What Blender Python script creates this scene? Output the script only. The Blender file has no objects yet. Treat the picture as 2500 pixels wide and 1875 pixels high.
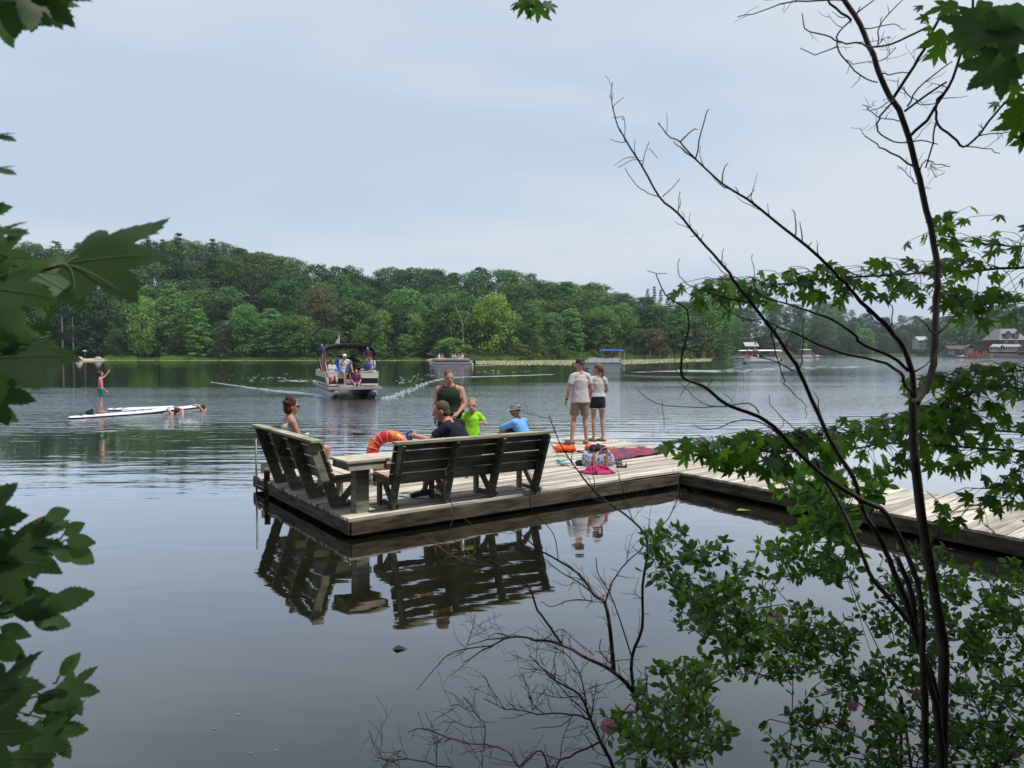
import bpy, bmesh, math, random
from math import sin, cos, pi, radians, sqrt, atan2
from mathutils import Vector, Matrix, noise
from mathutils.geometry import delaunay_2d_cdt

S = bpy.context.scene
COL = S.collection
PI = math.pi
V = Vector

# ------------------------------------------------------------------ camera
HAZE = 0.00016
H_EYE = 2.175                     # eye above the water
FPX, CX, CY, HY = 1800.0, 1250.0, 937.5, 861.0
PITCH = math.atan((CY - HY) / FPX)
cam_d = bpy.data.cameras.new("camera")
cam = bpy.data.objects.new("camera", cam_d)
COL.objects.link(cam)
cam.location = (0, 0, H_EYE)
cam.rotation_euler = (radians(90) - PITCH, 0, 0)
cam_d.lens = 36.0 * FPX / 2500.0
cam_d.clip_start = 0.05
cam_d.clip_end = 6000
cam_d.dof.use_dof = True
cam_d.dof.focus_distance = 14.0
cam_d.dof.aperture_fstop = 10.0
S.camera = cam

# ------------------------------------------------------------------ sky, sun, exposure
SUN_EL, SUN_AZ = 66.0, 112.0       # azimuth clockwise from the view direction (+Y)
w = bpy.data.worlds.new("World")
S.world = w
w.use_nodes = True
nt = w.node_tree
nt.nodes.clear()
def WN(t, **k):
    n = nt.nodes.new(t)
    for a, b in k.items():
        setattr(n, a, b)
    return n
sky = WN("ShaderNodeTexSky", sky_type='NISHITA')
sky.sun_disc = False
sky.sun_elevation = radians(SUN_EL)
sky.sun_rotation = radians(SUN_AZ)
sky.altitude = 300
sky.dust_density = 2.0
bg1 = WN("ShaderNodeBackground"); bg1.inputs[1].default_value = 0.095
bg2 = WN("ShaderNodeBackground"); bg2.inputs[1].default_value = 1.17
geo = WN("ShaderNodeTexCoord")
sep = WN("ShaderNodeSeparateXYZ")
mx = WN("ShaderNodeMath", operation='MAXIMUM'); mx.inputs[1].default_value = 0.0
ad = WN("ShaderNodeMath", operation='ADD'); ad.inputs[1].default_value = 0.22
dx = WN("ShaderNodeMath", operation='DIVIDE'); dy = WN("ShaderNodeMath", operation='DIVIDE')
cmb = WN("ShaderNodeCombineXYZ")
nz = WN("ShaderNodeTexNoise"); nz.inputs["Scale"].default_value = 1.15; nz.inputs["Detail"].default_value = 4.0
nz.inputs["Roughness"].default_value = 0.5; nz.inputs["Distortion"].default_value = 0.3
mp = WN("ShaderNodeMapping"); mp.inputs["Scale"].default_value = (0.55, 1.0, 1.0); mp.inputs["Location"].default_value = (3.2, 1.4, 0)
mp.inputs["Rotation"].default_value = (0, 0, 0.35)
rp = WN("ShaderNodeValToRGB")
rp.color_ramp.elements[0].position = 0.38; rp.color_ramp.elements[0].color = (0.505, 0.605, 0.745, 1)
rp.color_ramp.elements[1].position = 0.62; rp.color_ramp.elements[1].color = (0.66, 0.715, 0.775, 1)
L = nt.links.new
L(geo.outputs["Generated"], sep.inputs[0])
L(sep.outputs[2], mx.inputs[0]); L(mx.outputs[0], ad.inputs[0])
L(sep.outputs[0], dx.inputs[0]); L(ad.outputs[0], dx.inputs[1])
L(sep.outputs[1], dy.inputs[0]); L(ad.outputs[0], dy.inputs[1])
L(dx.outputs[0], cmb.inputs[0]); L(dy.outputs[0], cmb.inputs[1])
L(cmb.outputs[0], mp.inputs[0]); L(mp.outputs[0], nz.inputs["Vector"])
L(nz.outputs["Fac"], rp.inputs[0]); L(rp.outputs[0], bg2.inputs[0])
L(sky.outputs[0], bg1.inputs[0])
mixs = WN("ShaderNodeMixShader"); mixs.inputs[0].default_value = 0.86   # thin high overcast over the clear sky
L(bg1.outputs[0], mixs.inputs[1]); L(bg2.outputs[0], mixs.inputs[2])
wo = WN("ShaderNodeOutputWorld"); L(mixs.outputs[0], wo.inputs[0])

sd = bpy.data.lights.new("sun", 'SUN'); sd.energy = 4.3; sd.angle = radians(1.2); sd.color = (1.0, 0.955, 0.88)
sun = bpy.data.objects.new("sun", sd); COL.objects.link(sun)
_e, _a = radians(SUN_EL), radians(SUN_AZ)
sdir = V((sin(_a) * cos(_e), cos(_a) * cos(_e), sin(_e)))
sun.rotation_euler = sdir.to_track_quat('Z', 'Y').to_euler()
sun.location = sdir * 50

S.view_settings.view_transform = 'Standard'
S.view_settings.look = 'None'
S.view_settings.exposure = 0.0
S.view_settings.gamma = 1.0
S.view_settings.use_curve_mapping = False
S.render.engine = 'CYCLES'
S.cycles.max_bounces = 8
S.cycles.diffuse_bounces = 3
S.cycles.glossy_bounces = 3
S.cycles.transmission_bounces = 4
S.cycles.volume_bounces = 0
S.cycles.caustics_reflective = False
S.cycles.caustics_refractive = False
S.cycles.sample_clamp_indirect = 6
try:
    S.cycles.use_denoising = True
    S.cycles.denoiser = 'OPENIMAGEDENOISE'
except Exception:
    pass

# ------------------------------------------------------------------ helpers
def ray(px, py):
    a = (px - CX) / FPX; b = (CY - py) / FPX
    return V((a, cos(PITCH) + b * sin(PITCH), -sin(PITCH) + b * cos(PITCH)))
def G(px, py, z=0.0):
    """the spot on the level z seen in direction (px, py)"""
    d = ray(px, py); t = (z - H_EYE) / d.z
    return V((d.x * t, d.y * t, z))
def at(px, py, y):
    """the spot at distance y (along +Y) seen in direction (px, py)"""
    d = ray(px, py); t = y / d.y
    return V((d.x * t, y, H_EYE + d.z * t))

def hexc(h):
    r = []
    for i in (0, 2, 4):
        c = int(h[i:i + 2], 16) / 255
        r.append(c / 12.92 if c < 0.04045 else ((c + 0.055) / 1.055) ** 2.4)
    return tuple(r)

MATS = {}
def mat(name, col, rough=0.75, var=0.18, scale=8.0, bump=0.0, bscale=None, spec=0.3, metal=0.0, trans=None, tfac=0.0,
        objcol=False, stretch=None, hue=0.0, alpha2=None, randobj=0.0, grain=None):
    if name in MATS:
        return MATS[name]
    m = bpy.data.materials.new(name); m.use_nodes = True
    n = m.node_tree.nodes; l = m.node_tree.links; n.clear()
    out = n.new("ShaderNodeOutputMaterial"); p = n.new("ShaderNodeBsdfPrincipled")
    p.inputs["Roughness"].default_value = rough
    p.inputs["Metallic"].default_value = metal
    p.inputs["Specular IOR Level"].default_value = spec
    tc = n.new("ShaderNodeTexCoord"); mpn = n.new("ShaderNodeMapping")
    l.new(tc.outputs["Object"], mpn.inputs[0])
    if grain is not None:
        mp0 = n.new("ShaderNodeMapping"); mp0.inputs["Rotation"].default_value = (0, 0, -grain); l.new(tc.outputs["Object"], mp0.inputs[0]); l.new(mp0.outputs[0], mpn.inputs[0])
    if stretch: mpn.inputs["Scale"].default_value = stretch
    no = n.new("ShaderNodeTexNoise"); no.inputs["Scale"].default_value = scale; no.inputs["Detail"].default_value = 5
    l.new(mpn.outputs[0], no.inputs["Vector"])
    mr = n.new("ShaderNodeMapRange"); mr.inputs["From Min"].default_value = 0.3; mr.inputs["From Max"].default_value = 0.7
    mr.inputs["To Min"].default_value = 1 - var; mr.inputs["To Max"].default_value = 1 + var
    l.new(no.outputs["Fac"], mr.inputs["Value"])
    val = mr.outputs[0]
    if randobj or objcol:
        oi = n.new("ShaderNodeObjectInfo")
    if randobj:
        r2 = n.new("ShaderNodeMapRange"); r2.inputs["To Min"].default_value = 1 - randobj; r2.inputs["To Max"].default_value = 1 + randobj
        l.new(oi.outputs["Random"], r2.inputs["Value"])
        mm = n.new("ShaderNodeMath"); mm.operation = 'MULTIPLY'; l.new(val, mm.inputs[0]); l.new(r2.outputs[0], mm.inputs[1]); val = mm.outputs[0]
    vm = n.new("ShaderNodeVectorMath"); vm.operation = 'SCALE'
    vm.inputs[0].default_value = col
    if objcol:
        v3 = n.new("ShaderNodeVectorMath"); v3.operation = 'MULTIPLY'; v3.inputs[1].default_value = col
        l.new(oi.outputs["Color"], v3.inputs[0]); l.new(v3.outputs[0], vm.inputs[0])
    l.new(val, vm.inputs["Scale"])
    l.new(vm.outputs[0], p.inputs["Base Color"])
    if bump:
        nb = n.new("ShaderNodeTexNoise"); nb.inputs["Scale"].default_value = bscale or scale * 3; nb.inputs["Detail"].default_value = 4
        l.new(mpn.outputs[0], nb.inputs["Vector"])
        bn = n.new("ShaderNodeBump"); bn.inputs["Strength"].default_value = 1.0; bn.inputs["Distance"].default_value = bump
        l.new(nb.outputs["Fac"], bn.inputs["Height"]); l.new(bn.outputs[0], p.inputs["Normal"])
    sh = p.outputs[0]
    if tfac:
        t = n.new("ShaderNodeBsdfTranslucent")
        v2 = n.new("ShaderNodeVectorMath"); v2.operation = 'SCALE'; v2.inputs[0].default_value = trans or col
        if objcol:
            v4 = n.new("ShaderNodeVectorMath"); v4.operation = 'MULTIPLY'; v4.inputs[1].default_value = trans or col
            l.new(oi.outputs["Color"], v4.inputs[0]); l.new(v4.outputs[0], v2.inputs[0])
        l.new(val, v2.inputs["Scale"]); l.new(v2.outputs[0], t.inputs[0])
        ms = n.new("ShaderNodeMixShader"); ms.inputs[0].default_value = tfac
        l.new(sh, ms.inputs[1]); l.new(t.outputs[0], ms.inputs[2]); sh = ms.outputs[0]
    l.new(sh, out.inputs[0])
    MATS[name] = m
    return m

class MB:
    """collects geometry, then links it as one mesh object"""
    def __init__(self): self.v = []; self.f = []; self.m = []
    def add(self, vs, fs, mi=0):
        o = len(self.v); self.v += [tuple(x) for x in vs]
        self.f += [tuple(i + o for i in f) for f in fs]; self.m += [mi] * len(fs)
        return self
    def box(self, c, s, R=None, mi=0, taper=1.0):
        vs = []
        for z in (-.5, .5):
            k = taper if z > 0 else 1.0
            for x, y in ((-.5, -.5), (.5, -.5), (.5, .5), (-.5, .5)):
                p = V((x * s[0] * k, y * s[1] * k, z * s[2]))
                if R is not None: p = R @ p
                vs.append(p + V(c))
        return self.add(vs, [(0, 3, 2, 1), (4, 5, 6, 7), (0, 1, 5, 4), (1, 2, 6, 5), (2, 3, 7, 6), (3, 0, 4, 7)], mi)
    def beam(self, a, b, wd, th, side=None, mi=0, ext=0.0):
        """a board from a to b; wd measured along side, th across"""
        a = V(a); b = V(b); d = (b - a); ln = d.length; d = d.normalized(); a = a - d * ext; b = b + d * ext
        s = V(side) if side is not None else V((0, 0, 1)).cross(d)
        s = (s - d * s.dot(d)).normalized(); n = d.cross(s)
        vs = []
        for e in (a, b):
            for x, y in ((-1, -1), (1, -1), (1, 1), (-1, 1)):
                vs.append(e + s * (x * wd / 2) + n * (y * th / 2))
        return self.add(vs, [(0, 3, 2, 1), (4, 5, 6, 7), (0, 1, 5, 4), (1, 2, 6, 5), (2, 3, 7, 6), (3, 0, 4, 7)], mi)
    def tube(self, pts, r, n=6, mi=0, cap=True):
        pts = [V(p) for p in pts]; rs = r if isinstance(r, (list, tuple)) else [r] * len(pts)
        vs = []; fs = []; prev = None
        for i, p in enumerate(pts):
            d = (pts[min(i + 1, len(pts) - 1)] - pts[max(i - 1, 0)])
            if d.length < 1e-9: d = V((0, 0, 1))
            d.normalize()
            if prev is None:
                u = d.cross(V((0.3, 0.2, 1)) if abs(d.z) < .9 else V((1, 0, 0))).normalized()
            else:
                u = (prev - d * prev.dot(d))
                u = u.normalized() if u.length > 1e-6 else d.orthogonal().normalized()
            prev = u; q = d.cross(u)
            for k in range(n):
                a = 2 * PI * k / n
                vs.append(p + (u * cos(a) + q * sin(a)) * rs[i])
        for i in range(len(pts) - 1):
            for k in range(n):
                a = i * n + k; b = i * n + (k + 1) % n
                fs.append((a, b, b + n, a + n))
        if cap:
            fs.append(tuple(range(n - 1, -1, -1))); fs.append(tuple((len(pts) - 1) * n + k for k in range(n)))
        return self.add(vs, fs, mi)
    def ell(self, c, s, R=None, nu=12, nv=8, mi=0, lo=-1.0):
        vs = []; fs = []
        for j in range(nv + 1):
            t = lo * PI / 2 + (1 - lo) * PI / 2 * j / nv if lo != -1 else -PI / 2 + PI * j / nv
            for i in range(nu):
                a = 2 * PI * i / nu
                p = V((cos(t) * cos(a) * s[0], cos(t) * sin(a) * s[1], sin(t) * s[2]))
                if R is not None: p = R @ p
                vs.append(p + V(c))
        for j in range(nv):
            for i in range(nu):
                a = j * nu + i; b = j * nu + (i + 1) % nu
                fs.append((a, b, b + nu, a + nu))
        fs.append(tuple(range(nu - 1, -1, -1))); fs.append(tuple(nv * nu + k for k in range(nu)))
        return self.add(vs, fs, mi)
    def prism(self, pts, h, mi=0):
        """closed prism: polygon pts (3d, planar) pushed by vector h"""
        n = len(pts); a = [V(p) for p in pts]; b = [p + V(h) for p in a]
        fs = [tuple(range(n - 1, -1, -1)), tuple(range(n, 2 * n))] + [(i, (i + 1) % n, (i + 1) % n + n, i + n) for i in range(n)]
        return self.add(a + b, fs, mi)
    def build(self, name, m, parent=None, smooth=False, world=False, kind=None, label=None, bevel=0.0):
        me = bpy.data.meshes.new(name)
        vs = self.v
        if world and parent is not None:
            r = parent
            while r.parent is not None: r = r.parent
            Mi = Matrix.LocRotScale(r.location, r.rotation_euler, r.scale).inverted()
            vs = [tuple(Mi @ V(p)) for p in vs]
        me.from_pydata(vs, [], self.f)
        ms = m if isinstance(m, (list, tuple)) else [m]
        for x in ms: me.materials.append(x)
        if len(ms) > 1: me.polygons.foreach_set("material_index", self.m)
        if smooth: me.polygons.foreach_set("use_smooth", [True] * len(me.polygons))
        me.update()
        o = bpy.data.objects.new(name, me); COL.objects.link(o)
        if parent is not None: o.parent = parent
        if kind: o["kind"] = kind
        if label: o["label"] = label
        if bevel:
            b = o.modifiers.new("bevel", 'BEVEL'); b.width = bevel; b.segments = 1; b.limit_method = 'ANGLE'
        return o

def tag(o, label=None, cat=None, group=None, kind=None):
    if label: o["label"] = label
    if cat: o["category"] = cat
    if group: o["group"] = group
    if kind: o["kind"] = kind
    return o
def thing(name, label, cat, loc=(0, 0, 0), rz=0.0, group=None):
    o = bpy.data.objects.new(name, None); COL.objects.link(o)
    o.empty_display_size = 0.2
    o.location = loc; o.rotation_euler = (0, 0, rz)
    return tag(o, label, cat, group)
def kids(o):
    return [c for c in bpy.data.objects if c.parent is o]
KID = {}
def copy_tree(root, loc, rz=None, scale=None, label=None, group=None, color=None, name=None):
    def cp(o, par):
        c = o.copy(); COL.objects.link(c)
        if par is not None: c.parent = par
        if color is not None: c.color = color
        if o.name not in KID: KID[o.name] = kids(o)
        for k in KID[o.name]: cp(k, c)
        return c
    r = cp(root, None); r.location = loc
    if rz is not None: r.rotation_euler = (0, 0, rz)
    if scale is not None: r.scale = scale
    if label: r["label"] = label
    if group: r["group"] = group
    return r
def set_color(root, color):
    root.color = color
    for k in kids(root):
        k.color = color
def lerp(a, b, t): return a + (b - a) * t
def interp(tab, x):
    if x <= tab[0][0]: return tab[0][1]
    for (x0, y0), (x1, y1) in zip(tab, tab[1:]):
        if x <= x1: return y0 + (y1 - y0) * (x - x0) / (x1 - x0)
    return tab[-1][1]
def sst(x): x = max(0, min(1, x)); return x * x * (3 - 2 * x)
# ------------------------------------------------------------------ terrain: far shore, hill, near bank
# distance of the far waterline by direction (image column at the level camera), and the row of the tree tops
SHORE = [(-900, 216), (0, 206), (700, 206), (1040, 209), (1100, 196), (1250, 200), (1400, 220), (1560, 236), (1680, 240), (1730, 262),
         (1750, 330), (1800, 330), (1870, 345), (1980, 430), (2100, 520), (2240, 520), (2300, 400), (2345, 345), (2500, 330), (2900, 300), (3600, 280)]
SKYL = [(-900, 590), (0, 600), (90, 592), (200, 592), (300, 588), (400, 582), (530, 590), (620, 612), (700, 626), (790, 646), (868, 652), (888, 676), (930, 655),
        (1030, 648), (1120, 660), (1200, 650), (1262, 656), (1325, 680), (1400, 690), (1470, 700), (1530, 716), (1600, 724), (1680, 730), (1740, 735),
        (1800, 752), (1870, 742), (1930, 738), (1990, 742), (2050, 738), (2090, 765), (2150, 772), (2250, 772), (2340, 768), (2380, 752), (2440, 745), (2500, 748), (2900, 740), (3600, 740)]
def shore_d(px):
    return interp(SHORE, px) + 1.5 * noise.noise(V((px * 0.013, 0, 0)))
def hill_h(px):
    dm = interp(SHORE, px) + 105
    top = H_EYE + (HY - interp(SKYL, px)) / FPX * dm
    return max(0.5, top - 19.5)
def ground_z(px, t):
    """ground height t metres behind the far waterline"""
    if t <= 0: return max(-1.5, 0.10 * t)
    low = min(0.45, t * 0.12)
    return low + hill_h(px) * sst((t - 14) / 95.0) + 0.25 * noise.noise(V((px * .02, t * .07, 0))) * min(1, t / 6)
def far_pt(px, t, z=None):
    """a point t metres behind the waterline in direction px"""
    y = shore_d(px) + t
    return V(((px - CX) / FPX * y, y, ground_z(px, t) if z is None else z))

grass_m = mat("meadow_grass", (0.050, 0.085, 0.022), .95, .35, .25, bump=.05, bscale=3)
bank_m = mat("forest_floor", (0.030, 0.034, 0.018), .95, .4, .15)
mb = MB()
cols = list(range(-1500, 4300, 25)); ts = [-30, -10, -3, -.8, 0, 1, 3, 6, 10, 16, 24, 34, 46, 60, 76, 94, 115, 140, 200, 400, 900, 2500]
for t in ts:
    for px in cols:
        y = shore_d(px) + t
        mb.v.append(((px - CX) / FPX * y, y, ground_z(px, t)))
nc = len(cols)
for j in range(len(ts) - 1):
    for i in range(nc - 1):
        a = j * nc + i
        mb.f.append((a, a + 1, a + 1 + nc, a + nc)); mb.m.append(1 if ts[j] >= 10 else 0)
mb.build("far_shore_ground", [grass_m, bank_m], smooth=True, kind="structure", label="grassy far shore rising to a wooded hill")

# near bank the photographer stands on: shoreline curves round behind and to the right
bankm = mat("bank_soil", (0.045, 0.036, 0.022), .95, .4, 2.5, bump=.03, bscale=9)
def bank_edge(x):            # y of the near waterline
    return 2.98 + 0.12 * sin(x * .9 + .6) + (0.55 * max(0, x - 3.2)) - (0.16 * max(0, -x - 1.5))
mb = MB(); xs = [x * .5 for x in range(-120, 121)]; qs = [2.2, 1.0, .35, 0, -.3, -.8, -1.6, -3, -6, -12, -30, -80, -300]
for q in qs:
    for x in xs:
        z = -q * 0.35 if q > 0 else min(0.62, -q * .30) + max(0, -q - 6) * 0.05
        z = -0.35 * q if q > 0 else z
        mb.v.append((x, bank_edge(x) + q, z + (.05 * noise.noise(V((x, q * 1.3, 0))) if q < 0 else -.02)))
nx = len(xs)
for j in range(len(qs) - 1):
    for i in range(nx - 1):
        a = j * nx + i; mb.f.append((a, a + nx, a + nx + 1, a + 1)); mb.m.append(0)
mb.build("near_bank", bankm, smooth=True, kind="structure", label="earth bank in the foreground below the shrubs")
bed = MB().add([(-900, -60, -1.6), (900, -60, -1.6), (900, 700, -1.6), (-900, 700, -1.6)], [(0, 1, 2, 3)])
bed.build("lake_bed", mat("lake_bed", (.02, .018, .01), .95), kind="structure")

# ------------------------------------------------------------------ water
def water_mat():
    m = bpy.data.materials.new("lake_water"); m.use_nodes = True
    n = m.node_tree.nodes; l = m.node_tree.links; n.clear()
    def N(t, **k):
        x = n.new(t)
        for a, b in k.items(): setattr(x, a, b)
        return x
    def mth(op, a, b=None, c=None):
        x = N("ShaderNodeMath", operation=op)
        for i, q in enumerate((a, b, c)):
            if q is None: continue
            if isinstance(q, (int, float)): x.inputs[i].default_value = q
            else: l.new(q, x.inputs[i])
        return x.outputs[0]
    def ramp(v, pts):
        r = N("ShaderNodeValToRGB"); r.color_ramp.interpolation = 'EASE'
        mxp = pts[-1][0]
        while len(r.color_ramp.elements) < len(pts): r.color_ramp.elements.new(0.5)
        for e, (p, c) in zip(r.color_ramp.elements, pts):
            e.position = p / mxp; e.color = (c, c, c, 1)
        l.new(mth('DIVIDE', v, mxp), r.inputs[0])
        return r.outputs[0]
    pos = N("ShaderNodeNewGeometry").outputs["Position"]
    sp = N("ShaderNodeSeparateXYZ"); l.new(pos, sp.inputs[0]); X, Y = sp.outputs[0], sp.outputs[1]
    def tex(sx, sy, scale, detail=2, rough=.5, dist=0.0, rot=0.0, w=0.0):
        mpn = N("ShaderNodeMapping"); mpn.inputs["Scale"].default_value = (sx, sy, 1); mpn.inputs["Rotation"].default_value = (0, 0, rot)
        mpn.inputs["Location"].default_value = (w, w * .7, 0)
        l.new(pos, mpn.inputs[0])
        t = N("ShaderNodeTexNoise"); t.inputs["Scale"].default_value = scale; t.inputs["Detail"].default_value = detail
        t.inputs["Roughness"].default_value = rough; t.inputs["Distortion"].default_value = dist
        l.new(mpn.outputs[0], t.inputs["Vector"]); return t.outputs["Fac"]
    # wave train reaching the calm water left of and behind the dock
    wob = tex(.13, .22, 1.0, 3, .55)
    Yw = mth('ADD', mth('ADD', Y, mth('MULTIPLY', wob, 3.2)), mth('MULTIPLY', X, -0.05))
    wv = mth('SINE', mth('MULTIPLY', Yw, 2 * PI / .78))
    wv2 = mth('SINE', mth('MULTIPLY', mth('ADD', Yw, mth('MULTIPLY', X, .16)), 2 * PI / .47))
    patch = tex(.22, .5, 1.0, 3, .6, w=5)
    far_ = tex(.05, .10, 1.0, 4, .65, .4, w=61)
    edge = mth('MULTIPLY', mth('ADD', Y, mth('MULTIPLY', mth('SUBTRACT', patch, .5), 6.0)), mth('ADD', 1.0, mth('MULTIPLY', mth('SUBTRACT', far_, .5), 1.5)))
    m1 = ramp(edge, [(0, 0.0), (12.0, 0.03), (15.5, .45), (18, 1.0), (24, .8), (32, .35), (60, .12)])
    gap_ = tex(.30, .75, 1.0, 2, .5, .3, w=31)
    gm_ = N("ShaderNodeMapRange"); gm_.inputs["From Min"].default_value = .36; gm_.inputs["From Max"].default_value = .60
    gm_.inputs["To Min"].default_value = .15; gm_.inputs["To Max"].default_value = 1.15; l.new(gap_, gm_.inputs["Value"])
    irr = mth('SUBTRACT', tex(.42, 2.3, 1.0, 2, .5, .5, rot=.05, w=41), .5)
    wave = mth('MULTIPLY', m1, mth('ADD', mth('MULTIPLY', gm_.outputs[0], mth('ADD', mth('MULTIPLY', wv, .0026), mth('MULTIPLY', wv2, .0012))), mth('MULTIPLY', irr, .026)))
    # fine wind ripples
    r1 = tex(.55, 1.5, 2.6, 3, .55, .2)
    r2 = tex(.6, 1.6, 7.5, 2, .5, .1, w=9)
    m2 = ramp(edge, [(0, .012), (11, .02), (16, .12), (21, .60), (30, 1.2), (42, .85), (58, .22), (85, .15), (130, .40), (300, .8)])
    calm = tex(.016, .055, 1.0, 3, .6, w=21)
    cm = N("ShaderNodeMapRange"); cm.inputs["From Min"].default_value = .42; cm.inputs["From Max"].default_value = .60
    cm.inputs["To Min"].default_value = .35; cm.inputs["To Max"].default_value = 1.5; l.new(calm, cm.inputs["Value"])
    xr = N("ShaderNodeMapRange"); xr.inputs["From Min"].default_value = 12; xr.inputs["From Max"].default_value = 75
    xr.inputs["To Min"].default_value = 0; xr.inputs["To Max"].default_value = 1.0; l.new(mth('SUBTRACT', X, mth('MULTIPLY', Y, .05)), xr.inputs["Value"])
    yr = N("ShaderNodeMapRange"); yr.inputs["From Min"].default_value = 35; yr.inputs["From Max"].default_value = 80; l.new(Y, yr.inputs["Value"])
    right = mth('MULTIPLY', xr.outputs[0], mth('MULTIPLY', yr.outputs[0], .75))
    amp = mth('ADD', mth('MULTIPLY', m2, cm.outputs[0]), right)
    rip = mth('MULTIPLY', amp, mth('ADD', mth('MULTIPLY', mth('SUBTRACT', r1, .5), .030), mth('MULTIPLY', mth('SUBTRACT', r2, .5), .011)))
    # lazy undulation everywhere, it bends the reflections of the dock
    sw = mth('MULTIPLY', mth('SUBTRACT', tex(.5, 1.1, 1.5, 1, .4, .2, w=3), .5), .0042)
    sw2 = mth('MULTIPLY', mth('SUBTRACT', tex(.9, 2.2, 3.0, 1, .4, w=13), .5), .0008)
    h = mth('ADD', mth('ADD', wave, rip), mth('ADD', sw, sw2))
    bp = N("ShaderNodeBump"); bp.inputs["Strength"].default_value = 1.0; bp.inputs["Distance"].default_value = 1.0
    l.new(h, bp.inputs["Height"])
    # silvery at grazing angles, dark brownish green when looked into
    lw = N("ShaderNodeLayerWeight"); lw.inputs["Blend"].default_value = 0.5
    l.new(bp.outputs[0], lw.inputs["Normal"])
    fac = mth('MINIMUM', mth('ADD', mth('MULTIPLY', mth('POWER', lw.outputs["Facing"], 3.4), 1.52), .015), .95)
    df = N("ShaderNodeBsdfDiffuse"); df.inputs[0].default_value = (0.011, 0.012, 0.006, 1)
    gl = N("ShaderNodeBsdfGlossy"); gl.inputs["Roughness"].default_value = 0.025; gl.inputs["Color"].default_value = (.97, .98, 1.0, 1)
    l.new(bp.outputs[0], gl.inputs["Normal"])
    mxs = N("ShaderNodeMixShader"); l.new(fac, mxs.inputs[0]); l.new(df.outputs[0], mxs.inputs[1]); l.new(gl.outputs[0], mxs.inputs[2])
    o = N("ShaderNodeOutputMaterial"); l.new(mxs.outputs[0], o.inputs[0])
    return m
WATER = water_mat()
mb = MB()
mb.add([(-1500, -40, 0), (1500, -40, 0), (1500, 900, 0), (-1500, 900, 0)], [(0, 1, 2, 3)])
mb.build("lake_water", WATER, kind="structure", label="dark lake water, calm near the dock and rippled farther out")

# ------------------------------------------------------------------ trees
random.seed(11)
leafm = mat("tree_foliage", (1, 1, 1), .8, .45, .55, objcol=True, trans=(1.2, 1.25, .6), tfac=.22, spec=.15)
barkm = mat("tree_bark", (.055, .047, .038), .9, .3, 3.0)
palebark = mat("pale_bark", (.30, .29, .26), .9, .25, 3.0)

def quad(mb, c, n, s, asp, rng):
    n = n.normalized(); u = n.orthogonal().normalized()
    a = rng.random() * 2 * PI; q = n.cross(u); u, q = u * cos(a) + q * sin(a), q * cos(a) - u * sin(a)
    u = u * s; q = q * s * asp; k = n * s * .25
    mb.add([c - u * .9 - q * .4, c + u * .1 - q + k, c + u * 1.0 + q * .1, c - u * .1 + q + k], [(0, 1, 2, 3)])

def crown(seed, style, nl=74, per=92, qs=.0185):
    """crown of unit height (z 0.1..1); lobes of leaf clumps with gaps"""
    rng = random.Random(seed); mb = MB()
    if style == 'round':   prof = lambda z: .36 * max(0, 1 - (abs(z - .52) / .49) ** 2.2) ** .55; lo, hi, flat = .10, .965, .62
    elif style == 'tall':  prof = lambda z: .23 * max(0, 1 - (abs(z - .50) / .51) ** 2.4) ** .55; lo, hi, flat = .08, .97, .7
    elif style == 'layer': prof = lambda z: .36 * (1.03 - z) ** .6 * min(1, z * 5 + .2); lo, hi, flat = .06, .985, .30
    elif style == 'bush':  prof = lambda z: .55 * max(0, 1 - (abs(z - .40) / .62) ** 2.2) ** .5; lo, hi, flat = .02, .90, .7
    for i in range(nl):
        z = lo + (hi - lo) * ((i + rng.random()) / nl) ** .92
        R = prof(z); a = i * 2.399 + rng.uniform(-.5, .5)
        rr = R * (rng.uniform(.55, 1.0) if rng.random() < .78 else rng.uniform(0, .55)) * (1 + .12 * sin(a * 3 + seed))
        lr = (.088 if style in ('round', 'bush') else .074) * rng.uniform(.65, 1.35) * (.6 + .5 * min(1, R / .25))
        if style == 'bush': lr *= 1.5
        c = V((cos(a) * rr, sin(a) * rr, z - .25 * lr))
        out = V((cos(a), sin(a), .6)).normalized()
        for k in range(int(per * rng.uniform(.7, 1.2))):
            d = V((rng.gauss(0, 1), rng.gauss(0, 1), rng.gauss(0, 1))).normalized()
            if d.z < -.25 and rng.random() < .6: d.z = -d.z
            if d.dot(out) < -.5 and rng.random() < .7: d = -d
            q = rng.uniform(.7, 1.25) if rng.random() < .85 else rng.uniform(1.2, 1.6)
            p = c + V((d.x * lr * 1.15, d.y * lr * 1.15, d.z * lr * flat)) * q
            nn = (d + V((0, 0, .6)) + V((rng.gauss(0, .45), rng.gauss(0, .45), rng.gauss(0, .45))))
            quad(mb, p, nn, qs * rng.uniform(.5, 1.4), rng.uniform(.4, .8), rng)
    return mb
def pine_crown(seed, whorls=15):
    rng = random.Random(seed); mb = MB()
    for i in range(whorls):
        z = .24 + .74 * i / (whorls - 1)
        L = (.34 * (1.06 - z) ** .62) * rng.uniform(.75, 1.15)
        for b in range(rng.choice((4, 5, 5))):
            a = rng.random() * 2 * PI; ll = L * rng.uniform(.5, 1.2); up = rng.uniform(.05, .45)
            for k in range(58):
                t = rng.uniform(.2, 1.0) ** .8
                wd = .030 * (1.2 - abs(t - .7)) 
                p = V((cos(a) * ll * t, sin(a) * ll * t, z + up * ll * t * t + rng.gauss(0, .007)))
                p += V((-sin(a), cos(a), 0)) * rng.gauss(0, wd)
                quad(mb, p, V((rng.gauss(0, .5) + cos(a) * .4, rng.gauss(0, .5) + sin(a) * .4, 1)), .013 * rng.uniform(.6, 1.4), .45, rng)
    return mb
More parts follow.
